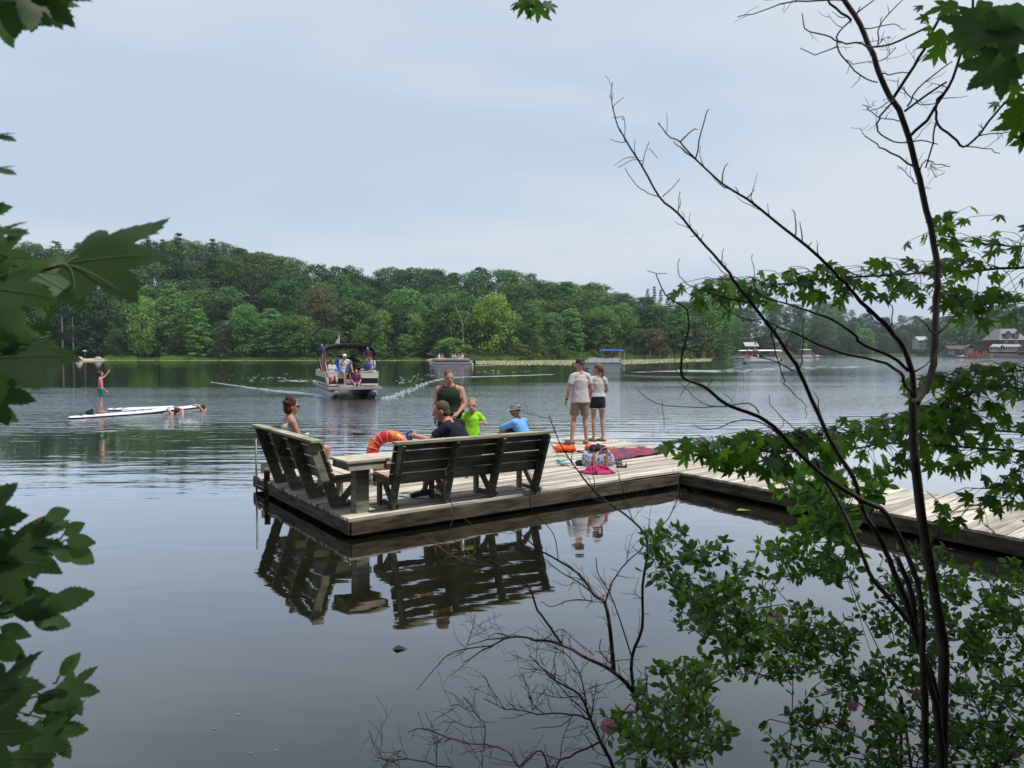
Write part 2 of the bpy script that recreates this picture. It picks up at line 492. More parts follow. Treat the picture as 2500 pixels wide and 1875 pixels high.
def spruce_crown(seed):
    rng = random.Random(seed); mb = MB()
    for i in range(22):
        z = .05 + .93 * i / 21; L = .27 * (1.02 - z) * rng.uniform(.85, 1.1) + .01
        for k in range(int(40 + 260 * (1 - z))):
            a = rng.random() * 2 * PI; t = sqrt(rng.random())
            ll = L * (1 + .12 * sin(a * 7 + i))
            p = V((cos(a) * ll * t, sin(a) * ll * t, z - .05 * t + rng.gauss(0, .006)))
            quad(mb, p, V((cos(a) * .7, sin(a) * .7, 1)), .014 * rng.uniform(.6, 1.3), .5, rng)
    return mb
def trunk_mb(seed, h=.8, r=.014, limbs=6, lean=.02):
    rng = random.Random(seed); mb = MB()
    pts = [V((rng.uniform(-lean, lean) * i * .4, rng.uniform(-lean, lean) * i * .4, -.03 + (h + .03) * i / 5)) for i in range(6)]
    mb.tube(pts, [r * (1.25 - .95 * i / 5) for i in range(6)], 6)
    for k in range(limbs):
        t = rng.uniform(.3, .95); b = pts[0].lerp(pts[-1], t); a = rng.random() * 2 * PI; ll = rng.uniform(.1, .2)
        mb.tube([b, b + V((cos(a) * ll * .5, sin(a) * ll * .5, ll * .35)), b + V((cos(a) * ll, sin(a) * ll, ll * .8))], [r * .45, r * .3, r * .1], 4)
    return mb
PROTO = {}
def proto(key, crown_mb, tr_mb, name, cat, tm=None):
    r = thing(name, "x", cat)
    crown_mb.build("crown", leafm, r)
    tr_mb.build("trunk", tm or barkm, r)
    PROTO[key] = [r, False]
for i in range(4): proto(('round', i), crown(100 + i, 'round'), trunk_mb(i), "broadleaf_tree", "tree")
for i in range(2): proto(('tall', i), crown(120 + i, 'tall', 66, 80, .017), trunk_mb(10 + i), "broadleaf_tree", "tree")
for i in range(3): proto(('layer', i), crown(140 + i, 'layer', 84, 76, .017), trunk_mb(20 + i, .9), "maple_tree", "tree")
for i in range(2): proto(('bush', i), crown(160 + i, 'bush', 30, 80, .04), trunk_mb(30 + i, .5, .02), "shrub", "shrub")
for i in range(2): proto(('pine', i), pine_crown(180 + i), trunk_mb(40 + i, .97, .011, 4, .01), "pine_tree", "tree")
proto(('spruce', 0), spruce_crown(190), trunk_mb(50, .95, .012, 0, .004), "spruce_tree", "tree")
GREEN = [(.026, .058, .022), (.034, .070, .024), (.022, .048, .022), (.040, .074, .026), (.029, .060, .030), (.019, .042, .022)]
def tree(key, base, h, wf, color, label, group=None, rz=None, rng=random):
    if isinstance(key, str):
        c = [k for k in PROTO if k[0] == key]; key = rng.choice(c)
    pr = PROTO[key]; sc = (h * wf, h * wf, h); rz = rng.random() * 6.28 if rz is None else rz
    if not pr[1]:
        pr[1] = True; r = pr[0]; KID[r.name] = kids(r)
        r.location = base; r.rotation_euler = (0, 0, rz); r.scale = sc; r["label"] = label
        if group: r["group"] = group
        r.color = (*color, 1)
        for k in KID[r.name]: k.color = (*color, 1)
        return r
    r = copy_tree(pr[0], base, rz, sc, label, color=(*color, 1))
    if group: r["group"] = group
    elif "group" in r: del r["group"]
    return r
# ------------------------------------------------------------------ the trees one can tell apart
def shot(px, ytop, wpx, t, key, color, label, base=None):
    """tree standing t m behind the waterline, its top seen at row ytop, its crown about wpx columns wide"""
    b = far_pt(px, t)
    h = at(px, ytop, b.y).z - b.z
    wm = wpx / FPX * b.y
    kw = {'round': .76, 'tall': .50, 'layer': .66, 'bush': 1.25, 'pine': .62, 'spruce': .54}[key if isinstance(key, str) else key[0]]
    wf = wm / (h * kw)
    tree(key, b, h, wf, tuple(c * q * (1.55 if color[1] > .07 else 1.0) for c, q in zip(color, (1.72, 2.0, 1.75))), label)
shot(352, 722, 80, 5, 'round', (.070, .105, .030), "light green rounded tree at the left shore beside taller layered maple")
shot(420, 690, 88, 9, 'layer', (.050, .085, .028), "tall layered maple just right of the light green rounded tree at left shore")
shot(484, 752, 74, 4, 'layer', (.052, .090, .026), "medium layered maple leaning over the left shore lawn")
shot(545, 802, 46, 3, 'layer', (.060, .052, .032), "small brownish tree at the left shore right of the lawn")
shot(600, 742, 82, 6, 'round', (.046, .082, .028), "mid green round tree right of the small brownish tree")
shot(665, 752, 80, 5, 'layer', (.048, .090, .034), "bright layered maple behind the left end of the wake")
shot(735, 770, 74, 5, 'round', (.050, .074, .026), "olive tree standing over the shore left of the flag pole of the boat")
shot(150, 690, 90, 12, 'tall', (.024, .044, .022), "tall dark tree with bare trunk behind the overturned boats", )
shot(235, 705, 90, 14, 'tall', (.026, .048, .022), "tall dark tree behind the pale umbrella on the left shore")
shot(300, 800, 62, 4, 'round', (.034, .060, .026), "low dark tree beside the overturned silver boat")
shot(442, 570, 62, 62, 'pine', (.030, .048, .028), "tallest shaggy pine on the left skyline")
shot(524, 584, 58, 66, 'pine', (.028, .044, .027), "second tall pine on the skyline right of the tallest pine")
shot(368, 578, 44, 75, 'pine', (.028, .044, .026), "slender pine on the skyline above the big maple leaf")
shot(402, 585, 44, 80, 'pine', (.028, .046, .026), "slender pine between the tallest pine and the leaf tip")
shot(780, 700, 96, 14, 'round', (.062, .056, .034), "brownish green tree above the pontoon boat canopy")
shot(842, 668, 60, 26, 'layer', (.040, .074, .028), "pointed green tree rising above the right end of the canopy")
shot(935, 756, 56, 5, ('tall', 0), (.062, .092, .030), "narrow yellow green tree behind the boat right of its canopy")
shot(925, 830, 34, 3, 'round', (.060, .100, .028), "small bright tree at the shore right of the boat canopy")
shot(1012, 764, 66, 7, 'round', (.066, .096, .032), "arching light green tree left of the parked vehicle")
shot(990, 816, 44, 3, 'tall', (.060, .098, .030), "small pointed bright tree on the shore left of the vehicle")
shot(1050, 718, 66, 12, 'tall', (.046, .076, .030), "tall slender green tree behind the parked vehicle")
shot(1096, 716, 72, 14, 'tall', (.050, .078, .032), "tall slender tree just left of the dead birch")
shot(1104, 822, 84, 4, 'bush', (.060, .092, .030), "broad light green shrub behind the black and silver pontoon boat")
shot(1206, 716, 104, 6, ('round', 1), (.080, .108, .026), "large yellow green rounded tree on the far shore")
shot(1300, 740, 70, 9, 'layer', (.046, .082, .028), "layered maple right of the large yellow green tree")
shot(1345, 762, 62, 6, 'tall', (.044, .078, .030), "narrow green tree with pale trunk in front of the dark gap")
shot(1392, 752, 84, 7, 'layer', (.050, .090, .030), "wide layered maple above the white shirted couple")
shot(1470, 748, 80, 6, ('round', 2), (.054, .084, .026), "yellowish tree over the blue canopied boat")
shot(1520, 738, 70, 9, 'round', (.048, .080, .028), "green tree right of the tree over the blue canopied boat")
shot(1590, 802, 86, 4, 'round', (.074, .060, .034), "low reddish brown tree in front of the green wall of trees")
shot(1655, 742, 84, 8, 'layer', (.042, .074, .026), "green layered tree right of the low reddish tree")
shot(1715, 722, 80, 9, 'tall', (.048, .084, .026), "tall green tree on the tip of the headland")
shot(1765, 740, 56, -58, 'tall', (.050, .084, .028), "outermost green tree of the headland beside the red cabin")
for i, (px, y) in enumerate(((1580, 706), (1596, 700), (1612, 708))):
    shot(px, y, 30, 96, ('pine', 1), (.060, .062, .040), ("thin half bare pine top on the skyline, left of three", "thin half bare pine top on the skyline, middle of three", "thin half bare pine top on the skyline, right of three")[i])
shot(2019, 736, 44, 46, ('round', 3), (.062, .090, .055), "pale feathery round tree standing above the far right skyline")
shot(2110, 800, 46, 5, 'round', (.060, .096, .034), "light green rounded tree on the far right shore")
shot(1962, 836, 16, 4, ('round', 0), (.070, .115, .036), "small bright tree behind the white canopied boat far right")
shot(2373, 803, 42, 12, ('spruce', 0), (.024, .046, .036), "dark blue green spruce beside the red lakeside house")
shot(2405, 778, 60, 26, 'round', (.060, .092, .028), "yellow green tree behind the spruce near the red house")
shot(2330, 790, 70, 30, 'round', (.048, .078, .028), "broad green tree between the white house and the spruce")
shot(2500, 745, 90, 40, 'round', (.024, .042, .022), "dark tree rising behind the red house roof")
shot(2505, 836, 34, 3, 'bush', (.028, .050, .024), "dark shrub at the right corner of the red house")

# dead pale birch
bt = thing("dead_birch", "leafless pale birch with forked white limbs on the far shore", "tree", far_pt(1128, 3))
bl = bt.location.copy()
mb = MB()
def bp(px, py): return at(px, py, bl.y)
mb.tube([bp(1131, 872), bp(1131, 840), bp(1130, 800), bp(1127, 780)], [.20, .17, .14, .11], 6)
mb.build("trunk", palebark, bt, world=True)
mb = MB()
for ln, r in (([(1127, 780), (1118, 762), (1112, 745), (1110, 735)], .13), ([(1130, 795), (1140, 775), (1146, 758), (1150, 740)], .12), ([(1118, 762), (1124, 748), (1126, 738)], .07),
              ([(1127, 780), (1122, 768), (1107, 752)], .06), ([(1140, 775), (1152, 768), (1160, 752)], .07), ([(1146, 758), (1140, 745)], .05), ([(1103, 818), (1100, 800), (1094, 790)], .12)):
    mb.tube([bp(*p) for p in ln], [r * .62 * (1 - .7 * i / (len(ln) - 1)) for i in range(len(ln))], 5)
mb.build("limb", palebark, bt, world=True)

# ------------------------------------------------------------------ the wooded hillside, tree by tree
rng = random.Random(5)
def inside_gap(px, t): return False
rows = [(8, 15, 9.5), (20, 17, 10.5), (33, 18, 11.5), (48, 18, 12), (66, 18, 12.5), (86, 19, 12.5), (106, 19.5, 9.5)]
ntree = 0
for ri, (t, h0, sp) in enumerate(rows):
    px = -330.0
    while px < 2830:
        y = shore_d(px) + t
        step = sp / y * FPX * rng.uniform(.75, 1.25)
        if px > 1760: step *= 1.3
        px += step
        if ri == 0 and (1030 < px < 1075): continue
        if ri == 0 and 180 < px < 270: continue
        if px > 1765 and ri == 0 and (px < 1990 or px > 2230): continue
        if px > 2230 and ri == 1: continue
        tt = t + rng.uniform(-4, 4)
        b = far_pt(px, tt)
        if 1752 < px < 1800 and ri < 2: continue
        h = h0 * rng.uniform(.8, 1.12)
        if px > 1800: h = h0 * rng.uniform(.75, 1.1) * 1.05
        if ri == len(rows) - 1:
            top = at(px, interp(SKYL, px) + rng.uniform(-4, 5), b.y).z
            h = max(9, top - b.z)
        if ri == 0: h *= rng.uniform(.6, .95)
        far = px > 1790
        r = rng.random()
        key = 'round' if r < .5 else 'tall' if r < .68 else 'layer' if r < .9 else 'pine'
        if far and r > .6: key = 'pine'
        if px < 330 and r > .7: key = 'pine'
        g = rng.choice(GREEN)
        tone = rng.choice((0, 0, 1, 1, 2)); k = 2.5 * (.66, .95, 1.3)[tone] * rng.uniform(.92, 1.08) * (.85 if far else 1.0)
        c = (g[0] * k * rng.uniform(.8, 1.2), g[1] * k, g[2] * k * .8)
        if rng.random() < .02 and ri < 4: c = (.070, .066, .038)
        kind = {'round': "broad", 'tall': "upright", 'layer': "layered", 'pine': "feathery"}[key]
        tn = ("dark", "mid green", "bright green")[tone]
        row = "at the waterline" if ri == 0 else "just behind the shore trees" if ri == 1 else "low on the hill" if ri in (2, 3) else "high on the hill" if ri < len(rows) - 1 else "on the skyline"
        zone = next(z for x_, z in ((60, "at the far left edge"), (170, "behind the big maple leaves"), (270, "above the waving boy"), (380, "right of the waving boy"), (480, "above the swimmers"), (590, "above the left wake"), (690, "above the red haired woman"), (780, "left of the canopied boat"), (870, "above the canopied boat"), (940, "right of the canopied boat"),
                    (1030, "left of the silver boat"), (1100, "above the silver boat"), (1160, "by the dead birch"), (1250, "by the yellow green tree"), (1330, "right of the yellow green tree"), (1420, "above the white shirted couple"), (1490, "above the blue canopied boat"), (1580, "right of the blue canopied boat"), (1680, "above the reed posts"), (1790, "on the headland tip"),
                    (1870, "behind the crowded boats"), (1960, "left of the white canopied boat"), (2060, "right of the white canopied boat"), (2150, "left of the white house"), (2230, "beside the white house"), (2330, "behind the grey cabin"), (2420, "behind the spruce"), (9999, "by the red lake house")) if px < x_)
        lab = "%s %s tree %s %s" % (tn, kind, row, zone)
        grp = ("trees of the far right shore" if far else "trees massed on the hillside across the lake")
        wf = rng.uniform(.98, 1.28) if key != 'pine' else rng.uniform(1.0, 1.3)
        tree(key, b - V((0, 0, .3)), h, wf, c, lab, grp, rng=rng); ntree += 1
print("forest trees", ntree)

# understory shrubs along the waterline
px = -200.0; nshr = 0
while px < 1765:
    px += rng.uniform(16, 30)
    if 150 < px < 262 or 1036 < px < 1078: continue
    g = rng.choice([(.040, .072, .024), (.052, .086, .026), (.034, .058, .024), (.060, .094, .030)])
    b = far_pt(px, rng.uniform(2.5, 5.5))
    if px > 1100: g = rng.choice([(.11, .155, .045), (.09, .14, .045), (.13, .16, .05)])
    else: g = tuple(1.7 * q for q in g)
    if 262 < px < 490: b = far_pt(px, rng.uniform(7, 9))
    tree('bush', b - V((0, 0, .2)), rng.uniform(2.0, 4.8), rng.uniform(.9, 1.5), g, "leafy shrub at the far waterline " + next(z for x_, z in ((150, 'at the far left'), (330, 'left of the bright grass'), (520, 'behind the bright grass'), (620, 'above the left wake'), (700, 'left of the canopied boat'), (780, 'just left of the canopied boat'), (880, 'behind the canopied boat'), (960, 'right of the canopied boat'), (1060, 'left of the vehicle'), (1160, 'above the silver boat'), (1260, 'below the yellow green tree'), (1350, 'behind the lily pads'), (1450, 'behind the white shirted couple'), (1560, 'right of the blue canopied boat'), (1660, 'behind the reed posts'), (9999, 'on the headland tip')) if px < x_), "shrubs along the far waterline", rng=rng); nshr += 1
px = 1990.0
while px < 2800:
    px += rng.uniform(14, 26)
    if 2300 < px < 2500: continue
    tree('bush', far_pt(px, rng.uniform(3, 9)) - V((0, 0, .2)), rng.uniform(2.0, 4.5), rng.uniform(.9, 1.5), (.036, .064, .026), "dark shrub on the distant right waterline", "shrubs on the distant right waterline", rng=rng); nshr += 1
print("shrubs", nshr)

# reeds and grasses: mass nobody could count
reedm = mat("reeds", (.15, .22, .05), .85, .35, .35)
mb = MB()
for i in range(26000):
    if i < 17000:
        px = rng.uniform(1075, 1745); t = abs(rng.gauss(0, 5)) + .1; h = rng.uniform(.8, 2.6) * (.45 + .55 * min(1, t / 4))
    elif i < 21500: px = rng.uniform(262, 1030); t = rng.uniform(.1, 2.5); h = rng.uniform(.3, .9)
    else: px = rng.uniform(2080, 2320); t = rng.uniform(.1, 6); h = rng.uniform(.5, 1.3)
    b = far_pt(px, t); a = rng.uniform(-.3, .3); w_ = rng.uniform(.05, .13)
    mb.add([b + V((-w_, 0, -.1)), b + V((w_, 0, -.1)), b + V((a, rng.uniform(-.2, .2), h))], [(0, 1, 2)])
mb.build("reeds", reedm, kind="stuff", label="tall green reeds and grasses along the far shore")
# bright lawn strips: knee high fresh grass on a little rise
lawnm = mat("bright_grass", (.24, .44, .05), .85, .25, .6)
for (a, b_) in ((256, 335), (392, 482), (2085, 2310)):
    mb = MB()
    for i in range(5200):
        px = rng.uniform(a, b_); e = sin(PI * (px - a) / (b_ - a)) ** .5; t = rng.uniform(.2, 5); p = far_pt(px, t); w_ = rng.uniform(.06, .14); h = rng.uniform(.35, .6) * (1 if a < 2000 else 1.3)
        z0 = p.z + .14 * t * e; q = V((p.x, p.y, z0)); mb.add([q + V((-w_, 0, -.6)), q + V((w_, 0, -.6)), q + V((rng.uniform(-.1, .1), 0, h))], [(0, 1, 2)])
    mb.build("lawn", lawnm, kind="stuff", label="fresh bright green grass strip on the far shore")
# sandy landing places
for (a, b_) in ((150, 262), (1030, 1086), (1590, 1740)):
    mb = MB(); n_ = 16
    for i in range(n_):
        for t in (-.6, .3, 2.2, 4.2):
            px = lerp(a, b_, i / (n_ - 1)); p = far_pt(px, t); e = sin(PI * i / (n_ - 1))
            mb.v.append((p.x, p.y, p.z + (.02 + .14 * e if t > 0 else .0)))
    for i in range(n_ - 1):
        for j in range(3):
            q = i * 4 + j; mb.f.append((q, q + 4, q + 5, q + 1)); mb.m.append(0)
    mb.build("sandy_shore", mat("sand", (.42, .35, .24), .95, .25, .8), kind="structure", smooth=True)

# lily pads
padm = mat("lily_pads", (.30, .34, .17), .55, .4, .5, spec=.5)
mb = MB()
def pad(x, y, r, tilt):
    n_ = 7; a0 = rng.random() * 6.28
    vs = [(x, y, .012)] + [(x + cos(a0 + k * 5.6 / n_) * r, y + sin(a0 + k * 5.6 / n_) * r, .012 + tilt * sin(k * 1.7) * r) for k in range(n_ + 1)]
    mb.add(vs, [tuple(range(n_ + 2))])
for i in range(12000):
    px = rng.uniform(1070, 1735)
    lo = interp([(1070, 171), (1160, 143), (1250, 135), (1450, 131), (1560, 146), (1735, 190)], px)
    y = lo + (shore_d(px) - lo) * rng.random() ** 1.3 + rng.gauss(0, 1.0)
    pad((px - CX) / FPX * y, y, rng.uniform(.14, .34), rng.uniform(.1, .45))
for i in range(2600):
    px = rng.uniform(262, 1070); y = shore_d(px) - abs(rng.gauss(0, 3.2)) - .2
    pad((px - CX) / FPX * y, y, rng.uniform(.12, .28), rng.uniform(.1, .4))
mb.build("lily_pads", padm, kind="stuff", label="bed of pale floating lily pads along the far shore")
# ------------------------------------------------------------------ the dock
DK = 0.245
pass
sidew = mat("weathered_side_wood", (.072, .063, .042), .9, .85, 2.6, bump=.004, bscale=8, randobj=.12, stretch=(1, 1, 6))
benchw = mat("green_grey_treated_wood", (.195, .200, .155), .85, .5, 3.0, bump=.003, bscale=12, randobj=.2, stretch=(1, 1, 5))
rawtop = mat("bleached_lit_wood", (.46, .41, .33), .85, .25, 6.0, bump=.0015, bscale=30, randobj=.12)
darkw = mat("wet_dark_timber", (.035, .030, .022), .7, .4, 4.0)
pA, pB, pC, pD = G(856, 1267, DK), G(1660, 1152, DK), G(1430, 1062, DK), G(622, 1158, DK)
pP = G(1815, 1126, DK)
UU = (pB - pA).normalized()
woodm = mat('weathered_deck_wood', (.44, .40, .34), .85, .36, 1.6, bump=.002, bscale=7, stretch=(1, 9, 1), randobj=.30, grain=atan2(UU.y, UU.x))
WW = V((-UU.y, UU.x, 0))
dwn = (G(2161, 1249, DK) - pB).normalized()      # walkway towards the bank
dwf = (G(2251, 1200.5, DK) - pP).normalized()
dock = thing("wooden_dock", "weathered L shaped wooden dock with a walkway leading back to the right bank", "dock", (pA.x, pA.y, 0))
rng = random.Random(3)
def plank(a0, a1, b0, b1, th=.035, lift=0.0):
    """plank whose near edge runs a0->b0, far edge a1->b1"""
    d = V((0, 0, -th)); up = V((0, 0, lift))
    mb = MB(); vs = []
    n_ = 4
    for i in range(n_ + 1):
        t = i / n_; w1 = V((rng.gauss(0, .0015), rng.gauss(0, .0015), rng.gauss(0, .0012)))
        p, q = a0.lerp(b0, t) + up + w1, a1.lerp(b1, t) + up + w1
        vs += [p, q, p + d, q + d]
    fs = []
    for i in range(n_):
        k = i * 4
        fs += [(k, k + 4, k + 5, k + 1), (k + 2, k + 3, k + 7, k + 6), (k, k + 2, k + 6, k + 4), (k + 1, k + 5, k + 7, k + 3)]
    fs += [(0, 1, 3, 2), (n_ * 4, n_ * 4 + 2, n_ * 4 + 3, n_ * 4 + 1)]
    mb.add(vs, fs)
    return mb.build("plank", woodm, dock, world=True)
NP = 34; gap = .017
L_ = (pD - pA).length; R_ = (pC - pP).length
for i in range(NP):
    s0 = i / NP; s1 = (i + 1) / NP
    g0 = gap / L_ / 2; a0 = pA.lerp(pD, s0 + g0); a1 = pA.lerp(pD, s1 - g0); b0 = pP.lerp(pC, s0 + g0); b1 = pP.lerp(pC, s1 - g0)
    ov = UU * rng.uniform(.012, .04)
    # two boards per course, joints staggered over the joists
    tj = (.33, .66, .50, .42)[i % 4]; e = .004 / 7.5
    lf = rng.uniform(-.003, .003)
    m0, m1 = a0.lerp(b0, tj - e), a1.lerp(b1, tj - e); n0, n1 = a0.lerp(b0, tj + e), a1.lerp(b1, tj + e)
    plank(a0 - ov, a1 - ov, m0, m1, lift=lf)
    plank(n0, n1, b0 + ov * .4, b1 + ov * .4, lift=lf + rng.uniform(-.003, .003))
# walkway planks
NW = 88; st = .147
for i in range(NW):
    a0 = pB + dwn * (i * st + .004); a1 = pB + dwn * ((i + 1) * st - .006)
    b0 = pP + dwf * (i * st + .004); b1 = pP + dwf * ((i + 1) * st - .006)
    ov = UU * rng.uniform(0.0, .02)
    plank(a1 - UU * .02, a0 - UU * .02, b1 + ov, b0 + ov, lift=rng.uniform(-.003, .003))
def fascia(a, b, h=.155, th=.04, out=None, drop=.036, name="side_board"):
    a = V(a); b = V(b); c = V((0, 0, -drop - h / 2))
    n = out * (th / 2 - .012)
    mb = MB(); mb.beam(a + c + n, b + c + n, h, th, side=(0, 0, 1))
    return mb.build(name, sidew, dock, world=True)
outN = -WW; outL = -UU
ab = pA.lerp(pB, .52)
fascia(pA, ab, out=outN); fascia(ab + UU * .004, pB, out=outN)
ad = pA.lerp(pD, .5); nl = V((-(pD - pA).normalized().y, (pD - pA).normalized().x, 0))
if nl.dot(UU) > 0: nl = -nl
fascia(pA, ad, out=nl); fascia(ad + (pD - pA).normalized() * .004, pD, out=nl)
nD = (pC - pD).normalized(); nd2 = V((-nD.y, nD.x, 0))
fascia(pD, pC, out=nd2)
wl = NW * st
nb_ = V((dwn.y, -dwn.x, 0)); nb_ = nb_ if nb_.dot(UU) < 0 else -nb_
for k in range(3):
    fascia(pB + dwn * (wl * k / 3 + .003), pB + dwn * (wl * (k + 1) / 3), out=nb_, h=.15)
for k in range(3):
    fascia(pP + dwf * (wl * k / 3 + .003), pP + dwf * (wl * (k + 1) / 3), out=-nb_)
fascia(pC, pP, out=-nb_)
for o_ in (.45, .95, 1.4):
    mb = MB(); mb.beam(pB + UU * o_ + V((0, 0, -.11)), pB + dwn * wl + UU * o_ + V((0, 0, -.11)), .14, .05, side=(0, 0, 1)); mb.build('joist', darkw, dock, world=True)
und = MB(); und.add([pB + UU * .06 + V((0, 0, -.05)), pP - UU * .06 + V((0, 0, -.05)), pP - UU * .06 + dwf * wl + V((0, 0, -.05)), pB + UU * .06 + dwn * wl + V((0, 0, -.05))], [(0, 1, 2, 3)]); und.add([pA + UU * .06 + WW * .05 + V((0, 0, -.05)), pP + WW * .05 + V((0, 0, -.05)) - UU * .1, pC + V((0, 0, -.05)) - UU * .1, pD + UU * .06 + V((0, 0, -.05))], [(0, 1, 2, 3)])  # added dark sheet stands in for the shade seen through the plank gaps
und.build('gap_shade_sheet', darkw, dock, world=True)
# joists, floats and piles below the deck
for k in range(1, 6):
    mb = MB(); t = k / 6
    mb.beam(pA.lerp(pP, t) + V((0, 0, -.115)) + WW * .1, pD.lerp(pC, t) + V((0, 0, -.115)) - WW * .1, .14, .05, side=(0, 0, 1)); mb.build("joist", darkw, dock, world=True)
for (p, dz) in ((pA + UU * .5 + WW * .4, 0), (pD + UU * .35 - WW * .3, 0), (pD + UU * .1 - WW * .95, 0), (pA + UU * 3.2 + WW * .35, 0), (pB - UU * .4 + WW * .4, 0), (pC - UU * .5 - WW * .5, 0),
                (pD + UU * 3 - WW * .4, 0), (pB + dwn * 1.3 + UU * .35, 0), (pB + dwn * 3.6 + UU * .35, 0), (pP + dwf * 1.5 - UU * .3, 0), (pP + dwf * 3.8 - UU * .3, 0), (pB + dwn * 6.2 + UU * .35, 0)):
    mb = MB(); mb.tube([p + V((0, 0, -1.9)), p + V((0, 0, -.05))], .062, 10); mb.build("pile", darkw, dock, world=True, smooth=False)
# ladder rails and board at the left end
metal = mat("grey_pipe", (.12, .125, .12), .45, .2, 9, metal=.6)
ladder = thing("swim_ladder", "grey metal swim ladder hanging on the left end of the dock", "ladder", tuple(pD - UU * .05 - WW * .15 + V((0, 0, .2))))
q0 = G(634, 1164, DK) - UU * .05; q1 = G(660, 1174, DK) - UU * .05
mb = MB(); mb.tube([q0 + V((0, 0, -1.1)), q0 + V((0, 0, .60))], .016, 8); mb.build("rail", metal, ladder, world=True, smooth=True)
mb = MB(); mb.box(q1 + V((0, 0, -.42)), (.075, .05, 1.15)); mb.build("side_post", sidew, ladder, world=True)
for z in (-.12, -.42):
    mb = MB(); mb.tube([q0 + V((0, 0, z)), q1 + V((0, 0, z))], .014, 6); mb.build("rung", metal, ladder, world=True, smooth=True)
sg = thing("grey_sign_board", "small grey notice board with pale lettering standing at the left dock edge", "sign", tuple(G(652, 1157, DK)))
a_, b_ = G(637, 1157, DK + .02), G(690, 1156, DK + .02)
mb = MB(); mb.beam(a_ + V((0, 0, .095)), b_ + V((0, 0, .095)), .17, .02, side=(0, 0, 1)); mb.build("board", mat("grey_board", (.17, .165, .16), .8, .12), sg, world=True)
mb = MB(); dd = (b_ - a_).normalized(); fn = V((dd.y, -dd.x, 0))
xx = .06
for k, wd in enumerate((.028, .02, .028, .022, .026, 0, .02, .028, .024, .028, 0, .026, .02, .028)):
    if wd:
        p = a_ + dd * (xx + wd / 2) + fn * .0135 + V((0, 0, .085))
        mb.beam(p - dd * wd * .4, p + dd * wd * .4, .004, .003, side=(0, 0, 1))
        for e in (-1, 1): mb.beam(p + dd * wd * .4 * e + V((0, 0, -.02)), p + dd * wd * .3 * e + V((0, 0, .02)), .005, .003, side=dd)
    xx += (wd or .012) + .008
mb.build("lettering", mat("pale_letters", (.62, .62, .60), .7, .05), sg, world=True)

# ------------------------------------------------------------------ benches
def bench(label, p0, p1, fwd, tops, ext0, ext1, lean=.31, ht=.84):
    """p0..p1: line of the rear feet, fwd: the way it faces"""
    ax = (p1 - p0).normalized(); ln = (p1 - p0).length
    b = thing("wooden_bench", label, "bench", tuple(p0.lerp(p1, .5)), 0, "wooden benches on the dock")
    Z = V((0, 0, 1)); up = (Z * ht - fwd * lean).normalized(); bl_ = sqrt(ht ** 2 + lean ** 2)
    for t in tops:
        f = p0 + ax * ln * t
        mb = MB(); mb.beam(f, f + up * bl_, .14, .04, side=fwd); mb.build("upright", benchw, b, world=True)
        fr = f + fwd * .36 + ax * .002
        mb = MB(); mb.beam(fr, fr + Z * .385, .085, .04, side=fwd); mb.build("leg", benchw, b, world=True)
        mb = MB(); mb.beam(f + ax * .041 + fwd * .03 + Z * .03, fr + ax * .041 + Z * .36, .085, .035, side=Z); mb.build("brace", benchw, b, world=True)
        mb = MB(); mb.beam(f + ax * -.040 + fwd * -.06 + Z * .36, f + ax * -.040 + fwd * .44 + Z * .36, .085, .035, side=Z); mb.build("seat_support", benchw, b, world=True)
        mb = MB(); mb.beam(f + ax * .079 + fwd * -.06 + Z * .028, f + ax * .079 + fwd * .42 + Z * .028, .05, .035, side=Z); mb.build("foot_rail", benchw, b, world=True)
    L0 = p0 - ax * ext0; L1 = p1 + ax * ext1
    nb = up.cross(ax).normalized(); nb = nb if nb.dot(fwd) > 0 else -nb
    # back boards on the front face of the uprights: four wide boards, wide caps on top
    hs = (.165, .145, .145, .145); pos = .31; k = 0
    lo = .30
    for hgt in (.150, .150, .150, .090):
        o_ = nb * (.07 + .013) + up * (lo + hgt / 2)
        sg_ = rng.uniform(-.004, .004)
        mb = MB(); mb.beam(L0 + o_, L1 + o_ + up * sg_, hgt - .014, .024, side=up); mb.build("back_board", benchw, b, world=True)
        lo += hgt + .004
    capc = up * (bl_ + .016) + fwd * .02
    mb = MB(); mb.beam(L0 - ax * .03 + capc, L1 + ax * .03 + capc, .14, .03, side=fwd); mb.build("top_rail", mat("mossy_rail_wood", (.31, .295, .215), .85, .5, 3.0, bump=.002, bscale=14, stretch=(1, 1, 3)), b, world=True)
    for j in range(3):
        o_ = fwd * (-.02 + .148 * j + .03) + Z * (.415 - .006 * (2 - j))
        mb = MB(); mb.beam(L0 + o_, L1 + o_, .142, .032, side=fwd); mb.build("seat_board", rawtop, b, world=True)
    mb = MB(); mb.beam(L0 + fwd * .40 + Z * .345, L1 + fwd * .40 + Z * .345, .09, .03, side=Z); mb.build("front_rail", benchw, b, world=True)
    return b
f0, f3 = G(956, 1244, DK), G(1303, 1199, DK)
F2 = V((-(f3 - f0).normalized().y, (f3 - f0).normalized().x, 0))
bench2 = bench("long dark slatted bench with its back turned, right of the corner table", f0, f3, F2, (0, .345, .665, 1), .06, .07)
g0_, g3_ = G(822, 1240, DK), G(684, 1178, DK)
axg = (g3_ - g0_).normalized(); F1 = V((axg.y, -axg.x, 0)); F1 = F1 if F1.dot(UU) > 0 else -F1
bench1 = bench("slatted bench along the left dock edge where the red haired woman sits", g0_, g3_, F1, (0, .36, .68, 1), .05, .20, lean=.29)

